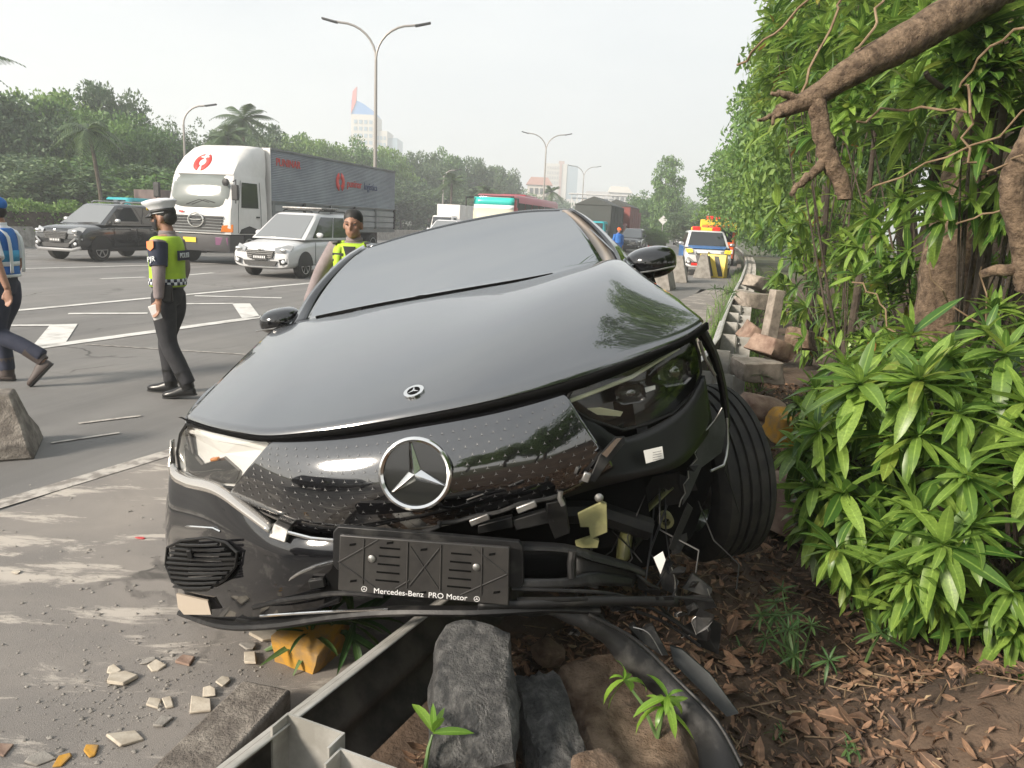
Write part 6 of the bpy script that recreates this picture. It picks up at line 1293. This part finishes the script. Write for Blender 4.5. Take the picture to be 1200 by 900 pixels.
vn = [[(868,75,4.3),(905,40,4.1),(960,-10,4.0)],[(1042,-10,4.0),(1020,30,3.9),(1000,62,3.85)],[(990,-10,4.1),(965,50,4.0),(938,105,3.9)],[(1010,228,4.0),(1080,195,3.9),(1150,165,3.8),(1215,120,3.6)],[(1000,150,4.2),(1040,130,4.1),(1100,128,4.0),(1130,125,4.0)],[(1120,100,4.0),(1160,60,3.8),(1215,20,3.6)],[(1130,95,3.8),(1138,150,3.8),(1145,195,3.8)],[(1095,290,4.6),(1090,320,4.5),(1130,370,4.5),(1200,400,4.4)],[(1143,250,4.7),(1150,330,4.6),(1155,395,4.6)],[(1160,200,3.7),(1200,180,3.5)],[(1118,262,4.2),(1170,250,4.0),(1215,236,3.8)],[(1162,-10,4.4),(1162,50,4.4),(1150,65,4.5)],[(1048,395,4.4),(1030,350,4.6),(1000,330,4.8)]]
vt = thing('vine', 'thin dry brown vines trailing across the leaning tree and the leaves', 'vine')
for q in vn: MB().tube([p+V(RNG.normal(0,.012),RNG.normal(0,.02),RNG.normal(0,.012)) for p in resample(path(q), 9)], .0062 if q[0][1] < 200 else .005, 6).build('vine_stem', M_['vine'], vt)
# ---- thicket of broad-leaved small trees along the guardrail
thick = [((3.5,6.3,.3),(3.35,6.1,2.55),(1.25,.9,1.6),190,.24,'leaf_broad',11,150,'broad-leaved tree behind the thick trunk with rosettes of long leaves'),
         ((2.9,4.9,.4),(2.62,4.45,2.50),(.66,.30,.68),130,.23,'leaf_broad',17,120,'sparse leafy sapling growing in front of the thick trunk'),
         ((3.2,5.0,.4),(3.05,4.72,2.35),(.50,.22,.45),70,.23,'leaf_broad',18,100,'sparse leafy sapling right of the thick trunk by the picture edge'),
         ((3.5,8.0,.2),(3.35,7.7,2.7),(.95,1.0,2.1),210,.24,'leaf_broad',12,150,'broad-leaved tree left of the thick trunk below the broken limb'),
         ((4.4,7.2,.3),(4.9,6.6,3.4),(1.2,1.0,1.6),110,.25,'leaf_broad',13,80,'broad-leaved tree at the upper right picture corner'),
         ((3.9,10.0,.1),(3.75,9.8,2.9),(.95,1.1,2.5),260,.25,'leaf_shade',14,140,'leafy tree overhanging the leaning concrete post'),
         ((4.9,12.8,.1),(4.75,12.6,3.9),(1.15,1.3,3.4),330,.27,'leaf_broad',15,120,'tall leafy tree reaching out over the guardrail bend'),
         ((3.2,5.4,.2),(3.1,5.5,1.05),(.85,.5,.55),60,.22,'leaf_shade',16,100,'low shaded shrub at the left foot of the thick trunk')]
for base, cen, rd, n, L, m, sd_, no, lb in thick:
    t = broad_shrub('broadleaf_tree', lb, 'tree', base, cen, rd, n, L, M_[m], sd_, no, stems=4, inner=.30, nleaf=11, low=-1, up=(78,6), clump=int(n/6.5))
    MB().tube([V(*base)+V(0,0,-.4), V(*base).lerp(V(*cen), .5)+V(.05,.03,0), V(*cen)], [.045,.04,.02], 8).build('trunk', M_['bark_dark'], t)
# ---- leaf-cloud crowns for the farther trees
def crown_mesh(name, seed, m, ncl=70, per=130, leaf=.085, shape='round', spread=.20, asp=.5):
    rg = np.random.default_rng(seed); vs, rn = [], []
    cs = []
    for k in range(ncl):
        d = rg.normal(size=3); d /= np.linalg.norm(d); r = rg.uniform(.45, .92) if rg.random() > .3 else rg.uniform(.1,.5)
        c = d*r
        if shape == 'tall': c = np.array([d[0]*r*(.55 if d[2] > 0 else .8), d[1]*r*.6, d[2]*r])
        if shape == 'row': c = np.array([d[0]*.95, d[1]*.8, d[2]*.9])*rg.uniform(.7,1.0)
        s = spread*rg.uniform(.6,1.35); cs.append((c, s))
    for c, s in cs:
        n = int(per*(s/spread)**2); p = rg.normal(size=(n,3)); p /= np.linalg.norm(p, axis=1)[:,None]; p *= (rg.random(n)**.45)[:,None]
        pos = c + p*s*np.array([1.15,1.15,.8])
        if shape == 'tall': pos[:,2] -= .35*s*rg.random(n)
        d = p*.7+rg.normal(0,.55,(n,3))+np.array([0,0,.05 if shape != 'tall' else -.5]); d /= np.linalg.norm(d, axis=1)[:,None]
        q = rg.normal(size=(n,3)); x = np.cross(d, q); x /= np.linalg.norm(x, axis=1)[:,None]+1e-9
        L = leaf*rg.uniform(.6,1.3,(n,1)); base = pos-d*L*.5; tip = pos+d*L*.5; mid = pos+np.cross(x, d)*L*.08
        quad = np.stack([base, mid+x*L*asp*.5, tip, mid-x*L*asp*.5], 1); vs.append(quad.reshape(-1,3)); sh = rg.random()*.35; rn.append(np.clip(rg.random(n)*.65+sh, 0, .96))
    v = np.concatenate(vs); f = np.arange(len(v)).reshape(-1,4); o = soup(name, v, f, m, None, np.concatenate(rn)); me = o.data; bpy.data.objects.remove(o); return me
CR = {k: crown_mesh('crown', *a, **kw) for k, a, kw in (
    ('near', (21, M_['leaf_tree']), dict(ncl=150, per=170, leaf=.055, spread=.17, asp=.42)), ('near2', (22, M_['leaf_fresh']), dict(ncl=150, per=150, leaf=.055, spread=.17, asp=.42)),
    ('a', (23, M_['leaf_tree']), dict(ncl=150, per=130, leaf=.08)), ('b', (24, M_['leaf_dull']), dict(ncl=150, per=130, leaf=.08)), ('c', (25, M_['leaf_fresh']), dict(ncl=150, per=120, leaf=.08)),
    ('sparse', (26, M_['leaf_dull']), dict(ncl=55, per=46, leaf=.06, spread=.16)), ('tall', (27, M_['leaf_tree']), dict(ncl=130, per=90, leaf=.07, shape='tall', spread=.15)))}
def limb_set(par, base, c, rd, r0, seed, m):
    rg = np.random.default_rng(seed); b = Vector(base); c = Vector(c)
    MB().tube([b+V(0,0,-.3), b.lerp(c, .35)+V(rg.normal(0,.15),rg.normal(0,.15),0), b.lerp(c, .7)+V(rg.normal(0,.2),rg.normal(0,.2),0), c], [r0*1.15,r0,r0*.8,r0*.5], 9).build('trunk', m, par)
    for k in range(6):
        d = rg.normal(size=3); d /= np.linalg.norm(d); d[2] = abs(d[2])*.7; s = b.lerp(c, rg.uniform(.35,.9)); e = c+V(*(d*np.array(rd)*.75)); MB().tube([s, s.lerp(e, .5)+V(0,0,.1*rd[2]), e], [r0*.45,r0*.3,r0*.1], 6).build('limb', m, par)
def cloud_tree(name, label, base, c, rd, kind, r0=.16, seed=0, rz=None, group=None, cat='tree'):
    t = thing(name, label, cat, base, 0, group); c = Vector(c)-Vector(base)
    limb_set(t, (0,0,0), c, rd, r0, seed, M_['bark_dark'])
    o = bpy.data.objects.new('crown', CR[kind]); COL.objects.link(o); o.parent = t; o.location = c; o.scale = rd; o.rotation_euler = (0,0,rz if rz is not None else seed*1.3); return t
near = [((6.8,8.6,.5),(7.2,8.8,4.2),(2.2,2.0,2.6),'near',31,'dark bushy tree filling the gaps behind the thick trunk'),((6.0,12.0,.4),(6.4,11.6,4.6),(2.2,2.2,3.0),'near',32,'bushy tree behind the tree overhanging the concrete post'),
        ((7.4,17.6,.3),(6.85,17.6,4.8),(2.45,2.7,4.2),'near2',33,'tall dense tree beside the middle stretch of the guardrail'),((9.4,23,.3),(8.7,23,5.2),(2.7,3.2,4.6),'near',34,'dense round tree next beyond the middle stretch of guardrail'),
        ((12.4,30,.3),(10.6,30,5.0),(3.3,3.6,4.4),'near2',35,'pale green tree standing above the police pickup'),((15.5,38,.3),(12.6,38,4.6),(4.1,4.2,4.3),'near',36,'round tree beyond the pale green tree above the recovery truck'),
        ((18.8,48,.3),(15.3,48,4.4),(4.6,4.6,4.4),'near2',37,'hazy rounded tree at the outside of the far bend'),((21,62,.3),(18.9,62,4.6),(5.0,5,4.4),'a',38,'hazy tree closing the right side of the far road'),((8.6,14.5,.6),(9.2,14.5,6.5),(2.8,2.8,4.5),'near',39,'high dark tree rising at the top right behind the thicket'),
        ((5.6,9.6,.6),(6.4,9.2,6.6),(2.1,2.0,2.4),'near2',40,'tall tree crown at the top right above the broken limb'),
        ((7.0,13.4,.4),(5.1,13.2,9.9),(3.3,2.8,3.2),'near',41,'tall canopy tree over the guardrail, its crown above the picture'),((6.2,9.2,.5),(4.3,9.4,8.4),(2.5,2.4,2.5),'near2',42,'tall canopy tree over the thick trunk, its crown above the picture'),((5.6,5.6,.4),(2.9,6.0,7.1),(2.1,2.0,1.9),'near',43,'nearest canopy tree overhanging the black car, its crown above the picture')]
for b, c, rd, k, sd_, lb in near: cloud_tree('roadside_tree', lb, b, c, rd, k, .16, sd_, group='trees along the guardrail')
# trees on beyond the frame: the same verge continues behind the camera and to the right
for k, (x, y, s) in enumerate(((5.2,1.2,2.2),(4.4,-2.8,2.6),(3.0,-7.5,2.8),(5.5,-6,3.2),(1.0,-13,3.2),(-14,-34,4),(6.0,3.6,2.2))):
    cloud_tree('roadside_tree', ['verge tree closest beside the camera to the right','verge tree just behind the camera','small verge tree farther behind the camera','wide verge tree behind and right of the camera','verge tree farthest along behind the camera','large tree across the road far behind the camera','verge tree right of the foreground shrub'][k], (x,y,0), (x,y,1.2+s), (s*.9,s*.9,s), 'near' if k % 2 else 'near2', .15, 60+k, group='verge trees behind the camera')
# far right: tall drooping tree, smaller ones, clipped bush
p = ad(779,270,95); zt = ad(779,178,95).z; cloud_tree('drooping_tree', 'tall dark drooping tree beside the far carriageway', (p.x,p.y,0), (p.x,p.y,zt*.50), (3.4,3.4,zt*.52), 'tall', .25, 3)
for px, py, d, r, k, lb in ((758,222,104,3.4,'a','rounded tree at the left foot of the tall drooping tree'),(742,232,118,3.0,'c','pale small tree farther left of the tall drooping tree'),(795,228,120,4.0,'a','small dark tree right of the tall drooping tree'),(812,246,80,3.2,'b','low dark tree under the far bend trees')):
    p = ad(px, 270, d); zt = ad(px, py, d).z; cloud_tree('far_tree', lb, (p.x,p.y,0), (p.x,p.y,zt*.52), (r,r,zt*.5), k, .2, int(px))
p = gp(767, 292); cloud_tree('clipped_bush', 'round clipped green bush on the traffic island', (p.x,p.y,0), (p.x,p.y,.95), (1.25,1.25,1.0), 'a', .06, 5, cat='bush')
# ---- tree belt beyond the far carriageway
belt = [(-40,98,46,5.5,'b',''),(22,104,46,4.6,'b','dark bushy tree at the left picture edge behind the hedge'),(62,98,56,5.2,'c','pale green tree near the left picture edge'),(98,112,50,4.6,'a','green tree behind the thin palm'),(128,92,60,5.0,'b','dark crowned tree right of the thin palm'),(150,135,54,4.6,'a','low green tree between the palm and the truck cab'),(186,116,66,4.6,'sparse','thin grey-brown tree behind the single-armed lamp'),(218,128,70,5.0,'sparse','second thin grey-brown tree right of the single-armed lamp'),(200,150,62,4.6,'b','dark low tree under the thin grey trees'),(255,150,70,5.0,'b','dark tree above the white cab'),
    (292,136,80,5.0,'b','dark tree over the front of the grey box body'),(335,150,88,5.6,'c','pale green tree over the middle of the grey box body'),(378,158,96,6.2,'c','broad pale green tree left of the tall lamp post'),(420,162,104,6.2,'a','green tree below the office tower'),(455,170,112,6.2,'c','pale tree just right of the tall lamp post'),(485,172,120,6.0,'b','dark tree above the rear of the grey box truck'),(520,174,126,6.4,'a','tree above the small white truck'),(556,180,132,6.4,'b','dark tree above the coach front'),(584,192,146,6.2,'b','dark hazy tree behind the coach'),(606,222,170,6.0,'a','low hazy tree right of the coach roof'),(640,228,200,8,'b','hazy low tree at the foot of the slim lamp'),(672,236,230,9,'b','hazy tree below the cream apartment block'),(700,240,240,8,'a','hazy tree left of the footbridge'),(655,246,150,3.6,'a','small tree behind the coach tail')]
for k, (px, py, d, r, kd_, lb) in enumerate(belt):
    p = ad(px, 262, d); zt = ad(px, py, d).z; cloud_tree('belt_tree', lb or 'dark tree just outside the left picture edge', (p.x,p.y,0), (p.x,p.y,zt*.5+.2), (r*.8,r*.8,zt*.54), kd_, .2, k+7, group='trees beyond the far carriageway')
for k, (px, py, d, r, kd_) in enumerate(((10,170,42,4,'b'),(70,178,42,4.5,'b'),(130,185,44,4.5,'a'),(190,190,48,4.5,'b'),(250,185,60,5,'b'),(470,205,100,6,'b'),(540,215,110,6,'b'),(580,225,118,6,'b'))):
    p = ad(px, 262, d); zt = ad(px, py, d).z; cloud_tree('understory_tree', ['dark undergrowth tree at the far left behind the hedge','dark undergrowth tree left of the thin palm trunk','green undergrowth tree above the teal truck','dark undergrowth tree left of the truck windscreen','dark undergrowth tree hidden by the white cab','dark undergrowth tree behind the grey box tail','dark undergrowth tree above the small white truck','dark undergrowth tree left of the coach'][k], (p.x,p.y,0), (p.x,p.y,zt*.48), (r,r,zt*.55), kd_, .15, 90+k, group='undergrowth beyond the far carriageway')
# ---- palms
def palm(label, base, h, fr, seed, lean=V(0,0,0), r=.13, n=16, droop=1.0):
    rg = np.random.default_rng(seed); t = thing('palm_tree', label, 'palm', base); top = V(0,0,h)+lean
    MB().tube([V(0,0,-.2), lean*.25+V(0,0,h*.45), lean*.6+V(0,0,h*.75), top], [r*1.3,r,r*.9,r*.8], 8).build('trunk', M_['bark_dark'], t)
    vs, fs, rn, o = [], [], [], 0
    for k in range(n):
        az = k*2.4+rg.uniform(-.3,.3); el = rg.uniform(-.5,1.1); d = np.array([math.cos(az)*math.cos(el), math.sin(az)*math.cos(el), math.sin(el)]); L = fr*rg.uniform(.8,1.1); pts = []
        for i in range(11):
            s = i/10; pts.append(np.array(top)+d*L*s+np.array([0,0,-droop*L*.55*s*s]))
        for i in range(1, 11):
            for sd_ in (-1, 1):
                for j in range(2):
                    p = pts[i-1]+(pts[i]-pts[i-1])*(j*.5+.25); dd = pts[i]-pts[i-1]; dd /= np.linalg.norm(dd); x = np.cross(dd, [0,0,1]); x /= np.linalg.norm(x)+1e-6
                    ll = L*.26*math.sin(PI*min(.95, .15+i/11)); e = p+(x*sd_*.8+dd*.55)*ll+np.array([0,0,-.45*ll]); w = dd*.035*fr/1.6
                    vs += [p-w, p+w, e+w*.3, e-w*.3]; fs.append((o,o+1,o+2,o+3)); rn.append(rg.random()); o += 4
    soup('crown', np.array(vs), np.array(fs), M_['leaf_frond'], t, rn); return t
p = gp(122, 262); p = ad(122, 250, 38); palm('thin leaning palm with a drooping crown in front of the dark trees', V(p.x,p.y,0), ad(112,152,38).z, 2.3, 1, V(-.5,0,0), n=13, droop=1.6, r=.10)
for px, py, d, fr, lb in ((288,140,64,3.2,'palm with feathery fronds just above the front of the grey box body'),(270,160,60,2.8,'smaller palm to the left above the truck cab fairing'),(528,212,84,2.6,'palm in front of the trees above the small white truck'),(570,222,80,2.2,'palm crown left of the coach roof'),(556,226,86,2.0,'low palm between its neighbour and the small white truck'),(645,224,110,2.2,'palm standing alone behind the coach tail')):
    p = ad(px, 262, d); palm(lb, V(p.x,p.y,0), ad(px, py, d).z, fr, px, n=18)
p = ad(0, 70, 24); palm('palm frond tip reaching in at the upper left picture edge', V(p.x-1.6,p.y,0), p.z+.1, 2.0, 4, n=10, droop=.7)
# ---- median: hedge on a low wall
hg = []; rg = np.random.default_rng(8); vs, fs, rn = [], [], []
H0, H1 = V(-20.5,26.5,0), V(-15.9,36.0,0); hd_ = (H1-H0); N = 9000
for k in range(N):
    s = rg.random(); c = H0+hd_*s; w = LANE_R*rg.uniform(-.55,.55); top = .45+1.1+.18*math.sin(s*40)+.12*math.sin(s*97+1); z = rg.uniform(.6, top) if rg.random() < .5 else top-abs(rg.normal(0,.10))
    p = np.array(c+w+V(0,0,z)); d = rg.normal(size=3)+np.array([0,0,.6]); d /= np.linalg.norm(d); x = np.cross(d, rg.normal(size=3)); x /= np.linalg.norm(x); L = rg.uniform(.07,.15)
    vs += [p-d*L*.5, p+x*L*.3, p+d*L*.5, p-x*L*.3]; rn.append(min(.96, rg.random()*.7+(.28 if z > top-.15 else 0)))
ht = thing('hedge', 'clipped hedge with yellow-green tips along the median behind the dark car', 'hedge', (0,0,0))
soup('foliage', np.array(vs), np.arange(len(vs)).reshape(-1,4), M_['leaf_fresh'], ht, rn)
MB().prism([H0-LANE_R*.45+V(0,0,.2), H0+LANE_R*.45+V(0,0,.2), H0+LANE_R*.4+V(0,0,1.3), H0-LANE_R*.4+V(0,0,1.3)], hd_).build('branches', M_['bark_dark'], ht)
W0, W1 = H0-LANE*14+LANE_R*1.0, H0+LANE*60+LANE_R*1.0
MB_ = MB(); q = MB_.prism([W0+LANE_R*x+V(0,0,z) for x, z in ((-.3,0),(-.12,.75),(.12,.75),(.3,0))], W1-W0); tag(q.build('median_wall', M_['concrete']), 'low grey concrete median wall behind the dark car and the trucks', 'wall')
# ---- litter, weeds, sprouts
rg = np.random.default_rng(5); lv = []
def vh(x, y):
    i = min(range(140), key=lambda i: abs(RP[i].y-y)); w = x-RP[i].x+.02
    return verge_h(x, y)*min(1, max(w, 0)*3)-.03
rx = [(RP[i].y, RP[i].x) for i in range(140)]; ry = np.array([a for a, b in rx]); rxx = np.array([b for a, b in rx])
cnt = 0
while cnt < 24000:
    y = 1.1+7.5*rg.random()**2.3; w = .04+2.6*rg.random()**1.25; x = float(np.interp(y, ry, rxx))+w
    L = rg.uniform(.015,.07)*(1.7 if rg.random() < .10 else 1); z = verge_h(x, y)*min(1, (w+.02)*3)-.03
    if math.exp(-((x-1.66)**2+(y-2.22)**2)/.11) > .5 and rg.random() < .45: continue
    d = rg.normal(size=3)*np.array([1,1,.14]); B = basis(d, rg.normal(0,.5)); lv.append((np.array([x,y,z+.014+.016*rg.random()]), B*np.array([[rg.uniform(.7,1.7)],[1],[1]]), L, rg.integers(0,4), rg.random())); cnt += 1
tag(leaves_soup('leaf_litter', lv, M_['leaf_dry'], None, [leaf_template(2, .34, 1.2, .5), leaf_template(3, .30, -.9, .3), leaf_template(2, .4, .6, .7), leaf_template(2, .16, 1.6, .4)]), 'dry brown leaf litter covering the soil right of the guardrail', 'leaf litter', kind='stuff')
tw = MB()
for k in range(900):
    y = 1.2+5*rg.random()**1.5; w = .1+2.4*rg.random(); x = float(np.interp(y, ry, rxx))+w; z = verge_h(x, y)*min(1, w*3)-.01; a = rg.uniform(0,6.3); l = rg.uniform(.04,.16)
    tw.tube([V(x,y,z), V(x+math.cos(a)*l,y+math.sin(a)*l,z+rg.uniform(0,.03))], [.0035,.002], 4, cap=False)
tag(tw.build('twig_litter', M_['vine']), 'thin dry twigs scattered through the leaf litter', 'twigs', kind='stuff')
MB_ = MB().tube(resample([ad(1030,824,2.6), ad(1060,803,2.65), ad(1097,786,2.72)], 8), [.012,.013,.014,.015,.016,.016,.017,.015], 7); tag(MB_.build('fallen_stick', M_['bark']), 'short thick stick lying on the litter below the glossy shrub', 'stick')
def sprout(name, label, base, n, L, m, seed, h=.1, spread=1.0, up=(70,5), cat='plant', nros=1, wf=1.0):
    rg = np.random.default_rng(seed); t = thing(name, label, cat, base); bs_ = np.array([0,0,0.0]); lv = []; st = MB()
    for r in range(nros):
        tip = np.array([rg.normal(0,.35*spread*h), rg.normal(0,.35*spread*h), h*rg.uniform(.6,1.1)]); st.tube([V(0,0,-.04), V(*(tip*.5)), V(*tip)], [.006,.005,.003], 5)
        lv += rosette(tip, np.array([tip[0],tip[1],h]), n, L, rg, *up)
    if wf != 1: lv = [(p, B*np.array([[wf],[1],[1]]), L_, k, r) for p, B, L_, k, r in lv]
    st.build('stem', M_['leaf_weed'], t); leaf_objs(lv, m, t); return t
sprout('sprout', 'bright green leafy sprout growing over the brown boulder', ad(772,850,1.92), 8, .105, M_['leaf_bright'], 2, .10, 1.4, (60,-20), nros=3)
sprout('sprout', 'small green sprout by the guardrail post at the lower picture edge', ad(497,893,1.58), 5, .11, M_['leaf_bright'], 6, .07, .6, (80,20))
sprout('grass_clump', 'drooping strap-leaved clump growing beside the yellow kerb fragment', gp(388,776)+V(0,.1,.0), 11, .30, M_['leaf_weed'], 8, .10, 1.2, (75,-5), nros=4, wf=.42)
for k, (px, py, d, h, n, nr2, L, lb) in enumerate(((935,790,2.75,.22,13,12,.075,'feathery green weed in the middle of the leaf litter'),(1000,705,3.2,.16,8,3,.10,'small weed with palmate leaves left of the glossy shrub'),(1012,775,2.8,.15,8,2,.11,'dark weed with divided leaves under the glossy shrub'),(850,785,2.9,.16,8,2,.05,'thin upright weed beside the torn black bumper end'),(905,870,2.3,.05,6,2,.05,'tiny green seedling at the bottom of the leaf litter'),(1110,890,2.3,.06,7,3,.05,'low weed on the soil mound at the lower right corner'),(890,455,7.2,.22,9,4,.12,'weed tuft in front of the squared grey stone block'),(845,372,9.4,.4,9,5,.14,'thin weed growing up beside the guardrail posts'),(960,378,8.6,.5,10,6,.2,'drooping fern-like weed right of the concrete post'),(1000,395,8.0,.3,9,6,.16,'low weed bush in front of the thicket foot'),(985,890,2.2,.05,6,2,.06,'seedling at the lower picture edge left of the mound'))):
    p = ad(px, py, d); sprout('weed', lb, p, n, L, M_['leaf_weed'], 40+k, h, 1.1, (65,-10), 'weed', nr2, wf=.6)
# rough grass between the rail and the far kerb
vs, fs, rn, o = [], [], [], 0
for k in range(5200):
    y = 8+26*rg.random(); x = float(np.interp(y, ry, rxx))-rg.uniform(-.5,.35)+rg.normal(0,.1); h = rg.uniform(.08,.3); a = rg.uniform(0,6.3); b = np.array([x,y,.0]); s = np.array([math.cos(a),math.sin(a),0])*.012; l = np.array([rg.normal(0,.08),rg.normal(0,.08),h])
    vs += [b-s, b+s, b+l+s*.2, b+l-s*.2]; rn.append(rg.random())
tag(soup('verge_grass', np.array(vs), np.arange(len(vs)).reshape(-1,4), M_['leaf_fresh'], None, rn), 'thin yellowish grass growing along the far stretch of guardrail', 'grass', kind='stuff')
# ------------------------------------------------------------------ hazy air
hz = MB().box((0,0,39), (2900,2900,80.1)).build('haze', bpy.data.materials.new('haze'), smooth=False); hm = hz.data.materials[0]; hm.use_nodes = True; t = hm.node_tree
t.nodes.remove(t.nodes['Principled BSDF']); pv = t.nodes.new('ShaderNodeVolumePrincipled'); pv.inputs['Color'].default_value = (.95,.975,.995,1); pv.inputs['Density'].default_value = .0021; pv.inputs['Anisotropy'].default_value = .3
t.links.new(pv.outputs[0], t.nodes['Material Output'].inputs['Volume']); tag(hz, kind='stuff')
